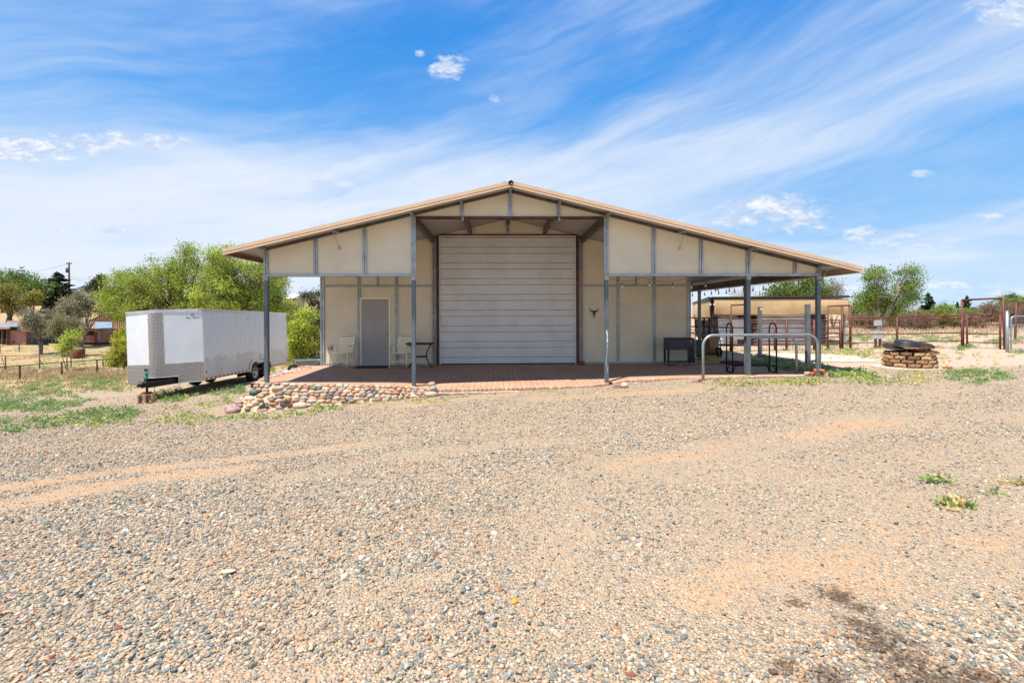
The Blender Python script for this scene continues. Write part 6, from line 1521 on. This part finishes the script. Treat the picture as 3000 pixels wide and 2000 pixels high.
# ------------------------------------------------------------ concrete strip, fire pit
def slab(pts_px, name, th=.03, up=.012):
    q = MB(); top = []
    for a, b in pts_px:
        p = PG(a, b); top.append((p.x, p.y))
    # subdivide the fan so that it follows the ground
    c = np.mean(np.array(top), 0); z = max(gz(x, y) for x, y in top) + up
    q.prism(top, min(gz(x, y) for x, y in top) - .1, z, 'z'); o = q.build(name, M_concrete); return tag(o, kind='structure')
slab(((2215, 1040), (2300, 1040), (2426, 1041), (2500, 1046), (2560, 1052), (2570, 1060), (2500, 1062), (2420, 1062), (2350, 1059), (2277, 1056)), 'concrete_path')
FPc = P(2664, 1078, 13.4); fz = gz(FPc.x, FPc.y)
q = MB(); q.prism([(FPc.x - .12 + .80 * math.cos(a) * (1.03 + .03 * math.sin(3 * a)), FPc.y - .05 + .74 * math.sin(a)) for a in np.linspace(0, 2 * math.pi, 41)[:-1]], fz - .15, fz + .018, 'z'); tag(q.build('concrete_pad', M_concrete), kind='structure')
fp = empty('fire_pit', (FPc.x, FPc.y, fz), 0, 'round fire pit of four courses of tan split-face blocks', 'fire pit')
rr = random.Random(5); BC = [(.38,.24,.125),(.45,.29,.16),(.32,.18,.095),(.26,.15,.085),(.50,.34,.20),(.22,.12,.07)]
for c in range(4):
    nb = 12; R_ = .54 - c * .016; off = c * .5 * 2 * math.pi / nb + rr.uniform(-.05, .05); z0 = fz + .024 + c * .103
    for i in range(nb):
        a = off + i * 2 * math.pi / nb; half = math.pi / nb * R_ - .004 - (.008 if rr.random() < .2 else 0)
        M = Matrix.Translation((FPc.x + R_ * math.cos(a), FPc.y + R_ * math.sin(a), z0)) @ Matrix.Rotation(a + math.pi / 2 + rr.uniform(-.03, .03), 4, 'Z')
        q = MB(); q.c = []; k = 7; vs = []
        # rough split face on the outside (local -y), plain elsewhere
        for j in range(k + 1):
            for l in range(4):
                x = -half + 2 * half * j / k; z = (.100) * l / 3; e = (j in (0, k)) or (l in (0, 3)); y = -.075 + (.022 if e else rr.uniform(-.022, .014)); vs.append((x, y, z))
        for v_ in vs: q.v.append(tuple(M @ Vector(v_)))
        for j in range(k):
            for l in range(3): n_ = j * 4 + l; q.f.append((n_, n_ + 4, n_ + 5, n_ + 1))
        n0 = len(q.v); q.v += [tuple(M @ Vector(v_)) for v_ in ((-half, -.053, 0), (half, -.053, 0), (half, -.053, (.100)), (-half, -.053, (.100)), (-half * .82, .09, 0), (half * .82, .09, 0), (half * .82, .09, (.100)), (-half * .82, .09, (.100)))]
        for f_ in ((0, 4, 5, 1), (1, 5, 6, 2), (2, 6, 7, 3), (3, 7, 4, 0), (4, 7, 6, 5)): q.f.append(tuple(n0 + t for t in f_))
        c_ = rr.choice(BC); kk = rr.uniform(.85, 1.15)
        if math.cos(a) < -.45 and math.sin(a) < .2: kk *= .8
        q.c = [tuple(min(1, t * kk) for t in c_)] * len(q.v); o = q.build('wall_block', M_block, fp, world=True)
M_char = mat('charred_rusty_metal', (.045, .024, .016), .75, .4, .25, 5, .4, 40, dirt=((.16, .07, .035), .62, .6))
ztop_ = fz + .024 + 4 * .103
q = MB(); M = Matrix.Translation((FPc.x - .02, FPc.y + .02, ztop_ + .075)) @ Matrix.Rotation(R(-5), 4, 'Y') @ Matrix.Rotation(R(5), 4, 'X')
q.lathe([(.0, -.03), (.32, -.01), (.48, .045), (.57, .07), (.58, .082), (.48, .058), (.32, .005), (0, -.015)], 40, M, cap=False)
for i in range(len(q.v)):   # bent, slightly ragged rim
    x, y, z = q.v[i]; a = math.atan2(y - FPc.y, x - FPc.x); rr_ = math.hypot(x - FPc.x, y - FPc.y); q.v[i] = (x, y, z + .025 * math.sin(3 * a + 1) * (rr_ / .58) ** 2)
tag(q.build('fire_bowl', M_char, smooth=True), 'charred rusty metal bowl resting askew on top of the block fire pit', 'fire bowl')
q = MB(); M = Matrix.Translation((FPc.x + .10, FPc.y + .22, ztop_ + .105)) @ Matrix.Rotation(R(2), 4, 'Y') @ Matrix.Rotation(R(7), 4, 'X')
q.lathe([(.315, 0), (.32, .02), (.30, .04), (.285, .16), (.27, .18), (.0, .185)], 36, M, cap=False); tag(q.build('black_tub', mat('black_plastic_tub', (.022, .022, .024), .5, 0, .3, 5, .3, 20, dirt=((.14, .12, .10), .6, .5)), smooth=True), 'upturned round black tub lying on the back of the fire pit', 'tub')
rr = random.Random(8)
for i, (a0, z, lb) in enumerate(((-1.9, .05, 'leftmost'), (-1.6, .07, 'middle'), (-1.2, .06, 'rightmost charred'))):
    q = MB(); c_ = Vector((FPc.x + .34 * math.cos(a0), FPc.y + .44 * math.sin(a0), ztop_ + z)); d = Vector((math.cos(a0 * 2.3), .3 * math.sin(a0 * 3), .08 + .05 * i)).normalized() * .32
    q.tube([c_ - d, c_ + Vector((0, 0, .015)), c_ + d], [.030, .034, .020], 7); q.tube([c_, c_ + Vector((.1, -.08, .07))], [.02, .008], 6)
    tag(q.build('firewood_stick', mat('burnt_orange_wood', (.26, .11, .045), .9, 0, .35, 9)), lb + ' burnt stick of firewood poking out from under the fire pit bowl', 'firewood')

# ------------------------------------------------------------ tools and clutter by the right corner of the wall
def pole(label, a, b, r, m, name='pole', head=None, cat='pole'):
    root = empty(name, tuple(a), 0, label, cat); q = MB(); q.tube([a, b], r, 8); q.build('handle', m, root, world=True)
    if head: head(root)
    return root
zfl = .01
a = P(2039, 1063, 15.6); b = P(2035, 921, 16.6)
M_wh = mat('worn_white_pole', (.50, .46, .42), .6, 0, .2, 4)
a.z = max(a.z, .01); pole('tall pale pole with a red section leaning by the workshop corner, nearest of the tools', a, a.lerp(b, .62), .014, M_wh)
q = MB(); q.tube([a.lerp(b, .621), b], .012, 8); tag(q.build('thin_stake', M_redpipe), 'thin rusty stake rising above the pale pole by the workshop corner', 'stake')
# black trash can or sheet leaning against the wall
q = MB(); s0 = L(6.30, 4.6, 0.0); Ms = Matrix.Translation(s0) @ Matrix.Rotation(BROT + R(4), 4, 'Z') @ Matrix.Rotation(R(-7), 4, 'Y'); q.box(-.02, .02, -.55, .55, .0, 1.42, Ms); q.box(.021, .035, -.5, -.44, .05, 1.38, Ms); q.box(.021, .035, .44, .5, .05, 1.38, Ms); o = q.build('leaning_board', M_black); bevel(o, .006); tag(o, 'tall black board leaning on the side of the workshop behind the cooler', 'board')
# tan wheelbarrow standing on its nose
wbp = P(2082, 1042, 18.0); g0 = max(gz(wbp.x, wbp.y), 0.006)
wb = empty('wheelbarrow', (wbp.x, wbp.y, g0), 0, 'tan wheelbarrow tipped upright against the pen with its black wheel showing', 'wheelbarrow')
M_tan = mat('tan_plastic_tray', (.28, .15, .055), .45, 0, .12, 3)
def tray(q, M, w0, w1, h, d0, d1):
    """tapered open box standing on edge; its outside faces local -y"""
    o = [(-w0, 0, 0), (w0, 0, 0), (w1, 0, h), (-w1, 0, h)]; i_ = [(-w0 * .6, -d0, h * .12), (w0 * .6, -d0, h * .12), (w1 * .62, -d1, h * .85), (-w1 * .62, -d1, h * .85)]
    k = len(q.v); q.v += [tuple(M @ Vector(p)) for p in o + i_]
    q.f += [(k+4, k+5, k+6, k+7)] + [(k + a, k + (a + 1) % 4, k + 4 + (a + 1) % 4, k + 4 + a) for a in range(4)]
q = MB(); M = Matrix.Translation((0, 0, .06)) @ Matrix.Rotation(R(-10), 4, 'X') @ Matrix.Rotation(R(12), 4, 'Z'); tray(q, M, .30, .34, .80, .22, .30); o = q.build('tray', M_tan, wb, recalc=False); mo = o.modifiers.new('t', 'SOLIDIFY'); mo.thickness = .012; bevel(o, .03, 3)
q = MB(); q.lathe([(.09, -.04), (.17, -.05), (.195, -.03), (.2, 0), (.195, .03), (.17, .05), (.09, .04)], 24, Matrix.Translation((.20, -.28, .20)) @ Matrix.Rotation(R(90), 4, 'Y'), cap=False); q.build('wheel', M_rubber, wb, smooth=True)
for s in (-1, 1):
    q = MB(); q.tube([(s * .16 + .12, -.28, .18), (s * .22, -.34, .55), (s * .28 - .1, -.1, 1.32)], .018, 8); q.build('handle', M_beam, wb)
q = MB(); q.tube([(.05, -.36, .62), (.02, -.37, .50), (.06, -.37, .47), (.10, -.37, .50), (.08, -.36, .62)], .010, 6); q.build('brace', M_wh, wb)
# green cart behind the cooler
gp = P(2046, 1036, 17.0); q = MB()
gcart = empty('garden_cart', (gp.x, gp.y, .006), 0, 'dark green garden cart tub behind the leaning pole at the workshop corner', 'garden cart')
q = MB(); M = Matrix.Translation((0, 0, .10)); tray(q, M @ Matrix.Rotation(R(-4), 4, 'X'), .24, .30, .62, .20, .24); o = q.build('tub', mat('dark_green_plastic', (.012, .05, .035), .4), gcart, recalc=False); mo = o.modifiers.new('t', 'SOLIDIFY'); mo.thickness = .012; bevel(o, .02, 2)
q = MB(); q.lathe([(.10, -.03), (.15, -.035), (.165, 0), (.15, .035), (.10, .03)], 20, Matrix.Translation((-.26, -.2, .165)) @ Matrix.Rotation(R(80), 4, 'Y'), cap=False); q.build('wheel', mat('yellow_wheel_rim', (.40, .30, .08), .5), gcart, smooth=True)
# hoses
def hose(c, n, rx, ry, m, r, label, seed, tail=None, z0=.0):
    r_ = random.Random(seed); pts_ = []
    for i in range(n * 14):
        a = i / 14 * 2 * math.pi; k = 1 - .10 * (i / 14) / n + r_.uniform(-.02, .02); pts_.append((c[0] + rx * k * math.cos(a) + .04 * math.sin(a * .37 + seed), c[1] + ry * k * math.sin(a), c[2] + r + (i // 28) * r * 1.3))
    if tail: pts_ = [tuple(t) for t in tail] + pts_
    q = MB(); q.tube(pts_, r, 6); return tag(q.build('garden_hose', m, smooth=True), label, 'hose')
def fl(px, py):
    p = floor_at(px, py); return p
c = fl(2147, 1063); t1, t2, t3 = fl(2045, 1067), fl(2075, 1066), fl(2115, 1069)
hose((c.x, c.y, c.z + .002), 5, .42, .30, mat('dark_red_hose', (.12, .018, .014), .45), .011, 'dark red garden hose coiled on the bricks behind the firewood rack', 2, tail=[(t.x, t.y, t.z + .013) for t in (t1, t2, t3)])
c = P(2082, 1049, 17.3); gzc = max(gz(c.x, c.y), .004)
hose((c.x, c.y, gzc + .004), 7, .45, .34, mat('yellow_green_hose', (.36, .42, .04), .45), .013, 'yellow-green hose heaped on the ground beneath the tan wheelbarrow', 5)
# rake standing at the wheelbarrow
a = P(2109, 1046, 17.4); b = P(2094, 940, 17.8); a.z = max(gz(a.x, a.y), 0) + .03
def rk(root):
    for i in range(9): q = MB(); an = (i - 4) * .13; q.tube([a, a + Vector((math.sin(an) * .16, -.05, -.01 + .0)), a + Vector((math.sin(an) * .22, -.08, -.03))], .004, 4); q.build('tine', M_wh, root, world=True)
pole('leaf rake with a dark handle leaning on the tipped wheelbarrow', a, b, .016, M_post, 'leaf_rake', rk, 'rake')

# ------------------------------------------------------------ clutter left of the workshop
p = P(838, 1094, 17.4); g0 = gz(p.x, p.y)
tubr = empty('galvanised_tub', (p.x, p.y, g0), 0, 'round galvanised metal tub on the ground behind the trailer wheels', 'tub')
q = MB(); q.lathe([(.20, 0), (.225, .23), (.235, .235), (.235, .25), (.222, .25), (.20, .03), (0, .03)], 28, Matrix.Identity(4), cap=False); q.build('body', M_alu, tubr, smooth=True)
q = MB(); q.lathe([(.222, .08), (.228, .10), (.226, .12)], 28, cap=False); q.build('band', M_galv, tubr, smooth=True)
M_gy = mat('grey_steel_tray', (.20, .24, .27), .5, .3, .1, 4)
p = P(908, 1078, 17.2); g0 = gz(p.x, p.y)
w2 = empty('wheelbarrow', (p.x, p.y, g0), R(30), 'grey steel wheelbarrow standing beside the left corner of the workshop', 'wheelbarrow')
q = MB(); q.v += [(-.30, -.22, .25), (.22, -.22, .30), (.22, .22, .30), (-.30, .22, .25), (-.52, -.32, .52), (.36, -.32, .50), (.36, .32, .50), (-.52, .32, .52)]; q.f += [(0,1,2,3),(0,4,5,1),(1,5,6,2),(2,6,7,3),(3,7,4,0)]; o = q.build('tray', M_gy, w2, recalc=False); mo = o.modifiers.new('t', 'SOLIDIFY'); mo.thickness = .01; bevel(o, .02)
q = MB(); q.lathe([(.08, -.03), (.17, -.04), (.19, 0), (.17, .04), (.08, .03)], 20, Matrix.Translation((-.55, 0, .19)) @ Matrix.Rotation(R(90), 4, 'X'), cap=False); q.build('wheel', M_rubber, w2, smooth=True)
for s in (-1, 1):
    q = MB(); q.tube([(-.55, s * .06, .19), (.1, s * .25, .27), (.9, s * .30, .56)], .018, 7); q.build('handle', M_wood, w2); q = MB(); q.tube([(.25, s * .24, .30), (.35, s * .24, .0)], .014, 6); q.build('leg', M_gy, w2)
p = P(880, 1080, 17.6); g0 = gz(p.x, p.y)
st_ = empty('wire_stand', (p.x, p.y, g0), R(10), 'thin dark green wire stand in the weeds behind the galvanised tub', 'wire stand')
for x in (-.24, -.04, .16): q = MB(); q.tube([(x, 0, 0), (x, 0, .46 + (.06 if x < -.1 else 0))], .007, 5); q.build('upright', mat('dark_green_wire', (.03, .07, .05), .5), st_)
q = MB(); q.tube([(-.24, 0, .10), (.16, 0, .10)], .006, 5); q.build('cross_wire', MATS['dark_green_wire'], st_)
q = MB(); q.tube([(-.24 + .035 * math.cos(a), 0, .55 + .035 * math.sin(a)) for a in np.linspace(0, 2*math.pi, 13)[:-1]], .006, 5, closed=True); q.build('loop', MATS['dark_green_wire'], st_)
p = P(926, 1066, 19.4); g0 = gz(p.x, p.y)
bc = empty('black_utility_cart', (p.x, p.y, g0), R(8), 'black metal cart and mower deck half hidden behind the workshop corner', 'cart')
q = MB(); q.box(-.38, .5, -.3, .3, .28, .40); bevel(q.build('deck', M_black, bc), .03)
q = MB(); q.box(-.12, .5, -.25, .25, .40, .62); bevel(q.build('engine', M_black, bc), .05)
for x in (-.1, .06, .22, .38): q = MB(); q.tube([(x, .2, .62), (x, .2, .86)], .018, 6); q.build('rail_upright', M_black, bc)
q = MB(); q.tube([(-.12, .2, .86), (.5, .2, .88)], .018, 6); q.build('top_rail', M_black, bc)
for x in (-.25, .35):
    for y in (-.32, .32): q = MB(); q.lathe([(.05, -.04), (.14, -.05), (.16, 0), (.14, .05), (.05, .04)], 18, Matrix.Translation((x, y, .16)) @ Matrix.Rotation(R(90), 4, 'X'), cap=False); q.build('wheel', M_rubber, bc, smooth=True)
for (x0, y0, z0, x1, z1) in ((-.38, -.2, .36, -.62, .86), (-.15, .1, .5, -.28, 1.02)): q = MB(); q.tube([(x0, y0, z0), (x1, y0, z1)], .018, 6); q.build('push_handle', M_black, bc)
# stones edging the patio's open left side
rr = random.Random(31)
for i in range(15):
    t = i / 14; l = Vector((-6.52 + rr.uniform(-.06, .05), .75 + t * 2.9, 0)); w3 = BM @ l; s = rr.uniform(.09, .16); q = MB(); q.blob((0, 0, 0), (s, s * .8, s * .5), rr.random() * 99); q.c = [rr.choice(SCOL)] * len(q.v)
    o = q.build('edging_stone', M_stone, smooth=True); o.matrix_world = Matrix.Translation((w3.x, w3.y, -.045 + rr.uniform(-.02, .02))); tag(o, 'rounded river stone in the row edging the left side of the brick patio', 'stone', 'river stones edging the left side of the patio')

# ------------------------------------------------------------ old sheds on the left
M_rusty = mat('rusty_pink_sheet', (.42, .22, .17), .8, .1, .15, 1.6, dirt=((.30, .09, .06), .52, .7), stretch=(1, 1, .3))
M_rroof = mat('rusty_roof_sheet', (.30, .17, .13), .7, .3, .2, 1.2, dirt=((.48, .48, .50), .55, .7), stretch=(1, .3, 1))
M_blue = mat('pale_blue_roof_sheet', (.24, .31, .36), .5, .3, .08, 2)
M_dark = mat('shed_opening_shade', (.012, .010, .009), .9)  # near-black boxes painted as the shade inside the sheds' openings
M_tanwd = mat('tan_board_siding', (.46, .27, .16), .85, 0, .12, 2.2, .2, 30, stretch=(4, 4, .2))
def bxp(root, name, x0, x1, yt, yb, D, depth, m, dz=0):
    a = P(x0, yb, D); b = P(x1, yt, D); q = MB(); q.box(a.x, b.x, D, D + depth, a.z + dz, b.z); return q.build(name, m, root, world=True)
def roofp(root, name, x0, x1, yf, yb_, D, depth, m, th=.06, over=.3):
    """sheet from a front edge (height of pixel row yf at D) up or down to a back edge"""
    a = P(x0, yf[0], D); b = P(x1, yf[1], D); c = P(x1, yb_[1], D + depth); d = P(x0, yb_[0], D + depth); q = MB()
    v = [a, b, c, d]; q.v += [tuple(p) for p in v] + [tuple(p - Vector((0, 0, th))) for p in v]; q.f += [(0,1,2,3),(7,6,5,4),(0,4,5,1),(1,5,6,2),(2,6,7,3),(3,7,4,0)]; return q.build(name, m, root, world=True)
D0 = 57
b0 = base_at(60, D0); s1_ = empty('rusty_shed', b0, 0, 'small rusty pink sheet-metal shed with a blue-grey end panel at the left edge', 'shed')
bxp(s1_, 'front_wall', 23, 76, 967, 1012, D0, 4, M_rusty); bxp(s1_, 'end_panel', 79, 97, 969, 1012, D0 + .5, 3, mat('blue_grey_panel', (.11, .16, .20), .6)); bxp(s1_, 'gap_shade', 75, 80, 968, 1012, D0 + .3, 1, M_dark)
bxp(s1_, 'corner_board', 20, 24, 966, 1008, D0 - .05, .3, M_blue); bxp(s1_, 'opening_shade', 37, 42, 999, 1004, D0 - .02, .05, M_dark); roofp(s1_, 'roof', 26, 120, (968, 972), (958, 962), D0 - .3, 5, M_rroof)
b0 = base_at(0, D0 + 3); s2_ = empty('open_barn', b0, 0, 'open-fronted old barn with a pale metal roof at the far left edge', 'barn')
bxp(s2_, 'interior_shade', -60, 22, 958, 1006, D0 + 4, 1, M_dark); roofp(s2_, 'roof', -70, 54, (957, 956), (943, 946), D0 - .5, 6, M_blue); roofp(s2_, 'roof_edge', -70, 30, (960, 957), (956, 956), D0 - .6, .1, M_rusty, .25)
for x in (-40, 4, 18): bxp(s2_, 'post', x, x + 3, 958, 1008, D0 - .3, .2, M_wood)
roofp(s2_, 'rear_roof', 20, 220, (962, 968), (938, 944), D0 + 1, 7, M_rroof); bxp(s2_, 'rear_wall', 40, 215, 962, 1000, D0 + 5, .3, M_wood)
b0 = base_at(270, D0); s3_ = empty('rusty_shed', b0, 0, 'long rusty shed with a small dark window and patched roof behind the trees', 'shed')
bxp(s3_, 'front_wall', 170, 305, 962, 1004, D0, 3, M_rusty); bxp(s3_, 'window', 255, 274, 970, 982, D0 - .05, .1, M_dark); bxp(s3_, 'red_board', 276, 284, 974, 1003, D0 - .06, .08, mat('red_board', (.30, .05, .04), .8)); bxp(s3_, 'grey_board', 286, 294, 968, 1001, D0 - .05, .07, mat('grey_board', (.28, .27, .30), .8))
bxp(s3_, 'bay_shade', 306, 352, 965, 1004, D0 + 1.5, .2, M_dark); bxp(s3_, 'bay_post', 350, 353, 962, 1006, D0, .2, M_wood)
roofp(s3_, 'roof', 165, 280, (961, 962), (944, 942), D0 - .5, 6, M_rroof); roofp(s3_, 'patched_roof', 280, 328, (962, 962), (942, 943), D0 - .5, 6, M_blue); roofp(s3_, 'roof_lip', 240, 360, (963, 966), (961, 964), D0 - .7, .3, M_rroof)
b0 = base_at(330, D0 + 12); s4_ = empty('tan_barn', b0, 0, 'tan board-sided barn with a sloping roofline behind the long rusty shed', 'barn')
q = MB(); pp = [P(262, 970, D0 + 12), P(380, 970, D0 + 12), P(380, 918, D0 + 12), P(315, 919, D0 + 12), P(262, 938, D0 + 12)]; q.prism([(p.x, p.z) for p in pp], D0 + 12, D0 + 20); q.build('board_wall', M_tanwd, s4_, world=True)
for i in range(18):
    xx = 264 + i * 6.5; a = P(xx, 970, D0 + 11.95); yt = 919 if xx > 315 else 938 - (xx - 262) / 53 * 19; b = P(xx, yt + 1, D0 + 11.95); q = MB(); q.box(a.x - .04, a.x + .04, D0 + 11.93, D0 + 11.99, a.z, b.z); q.build('batten', M_tanwd, s4_, world=True)
q = MB(); a, b, c = P(258, 941, D0 + 11.8), P(315, 918, D0 + 11.8), P(385, 916.5, D0 + 11.8); q.bar(a, b, .2, .12); q.bar(b, c, .2, .12); q.build('roof_edge', M_beam, s4_, world=True)
tk = P(229, 1017, 47); tkr = empty('oil_tank', (tk.x, tk.y, gz(tk.x, tk.y)), 0, 'rusty red tank standing in the field before the long rusty shed', 'tank')
q = MB(); q.lathe([(.52, 0), (.53, .45), (.52, .86), (.44, .92), (0, .94)], 20, Matrix.Translation((0, 0, gz(tk.x, tk.y) * 0 + .02)), cap=False); q.build('body', mat('rusty_red_tank', (.20, .05, .02), .7, .2, .25, 4), tkr, smooth=True)
q = MB(); q.lathe([(.46, .945), (.40, .98), (0, .985)], 20, cap=False); q.build('cover', mat('green_grey_cover', (.18, .24, .18), .7), tkr, smooth=True)
q = MB(); a = P(185, 1008, 49); q.box(a.x - .45, a.x + .25, a.y, a.y + .5, gz(a.x, a.y), gz(a.x, a.y) + .16); bevel(q.build('water_trough', mat('blue_plastic', (.03, .22, .40), .5)), .04); tag(bpy.data.objects['water_trough'], 'small blue trough on the ground between the trees and the red tank', 'trough')
# house on the hill
DH = 105; hb = base_at(235, DH); hs = empty('hill_house', hb, 0, 'hilltop house with a dark blue-grey roof beyond the utility pole', 'house')
a = P(203, 854, DH); b = P(268, 854, DH)
q = MB(); q.box(a.x, b.x, DH, DH + 8, hb[2] - 1, a.z); q.build('wall', mat('olive_wall', (.30, .27, .16), .8), hs, world=True)
q = MB(); zr_ = P(230, 837, DH + 4).z; q.prism([(DH - .6, a.z - .1), (DH + 4, zr_), (DH + 8.6, a.z - .1)], a.x - .5, b.x + .5, 'x'); q.build('roof', mat('blue_grey_roof', (.055, .065, .085), .7), hs, world=True)
g1, g2, g3 = P(225, 855, DH - 1.2), P(248, 844, DH - 1.2), P(264, 853, DH - 1.2); q = MB(); q.prism([(g1.x, g1.z - 1), (g1.x, g1.z), (g2.x, g2.z), (g3.x, g3.z), (g3.x, g3.z - 1)], DH - 1.2, DH + 1); q.build('gable', MATS['olive_wall'], hs, world=True)
q = MB(); q.bar(g1, g2, .12, .14); q.bar(g2, g3, .12, .14); q.build('gable_trim', M_trim, hs, world=True)
DH2 = 95; hb = base_at(850, 62); h2_ = empty('cream_cabin', hb, 0, 'small cream cabin with a pale roof showing over the trees under the left header', 'cabin')
a, b = P(832, 885, 62), P(862, 873, 62); q = MB(); q.box(a.x, b.x, 62, 65, hb[2] - .5, b.z); q.build('wall', mat('cabin_cream', (.50, .42, .26), .8), h2_, world=True)
a, b = P(828, 874, 61.7), P(862, 872, 61.7); q = MB(); q.prism([(61.5, a.z), (63.5, P(840, 862, 63.5).z), (65.5, a.z)], a.x, b.x, 'x'); q.build('roof', mat('pale_roof', (.62, .60, .55), .6), h2_, world=True)
a, b = P(858, 884, 61.9), P(866, 875, 61.9); q = MB(); q.box(a.x, b.x, 61.9, 62.3, a.z, b.z); q.build('blue_tank', mat('dark_blue_drum', (.03, .06, .11), .5), h2_, world=True)
# utility pole
DP = 80; pb = base_at(203, DP); up = empty('utility_pole', pb, 0, 'tall dark wooden utility pole with a transformer on the left hillside', 'utility pole')
tz = P(203, 769, DP).z - pb[2]
q = MB(); q.tube([(0, 0, -.5), (0, 0, tz)], [.17, .11], 10); q.build('shaft', M_wood, up)
q = MB(); q.lathe([(.0, -.45), (.22, -.44), (.24, 0), (.24, .35), (.1, .42), (0, .43)], 14, Matrix.Translation((-.30, 0, tz - 1.25)), cap=False); q.build('transformer', mat('transformer_grey', (.14, .14, .15), .6), up, smooth=True)
q = MB(); q.box(-.45, .45, -.06, .06, tz - .25, tz - .13); q.build('crossarm', M_wood, up)
for x in (-.4, 0, .4): q = MB(); q.lathe([(.04, 0), (.06, .05), (.03, .14), (0, .15)], 8, Matrix.Translation((x, 0, (tz if x == 0 else tz - .13))), cap=False); q.build('insulator', M_beam, up)
pt = Vector(pb) + Vector((0, 0, tz))
for (end, zoff, sag, lb) in ((P(-150, 822, 95), -.2, .8, 'upper power line running left from the utility pole'), (P(-150, 833, 95), -2.2, 1.0, 'lower power line running left from the utility pole'), (P(420, 810, 100), -2.3, .8, 'upper service wire running right from the utility pole toward the pine'), (P(420, 845, 90), -2.5, .6, 'lower service wire running right from the utility pole behind the elms')):
    a = pt + Vector((0, 0, zoff)); q = MB(); q.tube([a.lerp(end, t) - Vector((0, 0, sag * 4 * t * (1 - t))) for t in np.linspace(0, 1, 14)], .016, 4); tag(q.build('power_line', mat('wire_grey', (.12, .12, .13), .6)), lb, 'power line')
# two birds
for (px, py, an, lb) in ((63, 785, .3, 'upper of two small dark birds flying over the left trees'), (64, 793, -.5, 'lower of two small dark birds flying over the left trees')):
    p = P(px, py, 60); root = empty('bird', p, an, lb, 'bird', 'birds over the left trees'); q = MB(); q.blob((0, 0, 0), (.16, .06, .06), an * 5, sub=1); q.v += [(-.14, 0, .01), (-.28, .05, .01), (-.28, -.05, .01)]; q.f.append((len(q.v) - 3, len(q.v) - 2, len(q.v) - 1)); q.build('body', M_black, root, smooth=True)
    for s in (-1, 1): q = MB(); q.v += [(.07, 0, .02), (-.07, 0, .02), (-.08, s * .24, .12), (.0, s * .42, .04), (.06, s * .22, .12)]; q.f.append((0, 1, 2, 3, 4)); o = q.build('wing', M_black, root); mo = o.modifiers.new('t', 'SOLIDIFY'); mo.thickness = .012
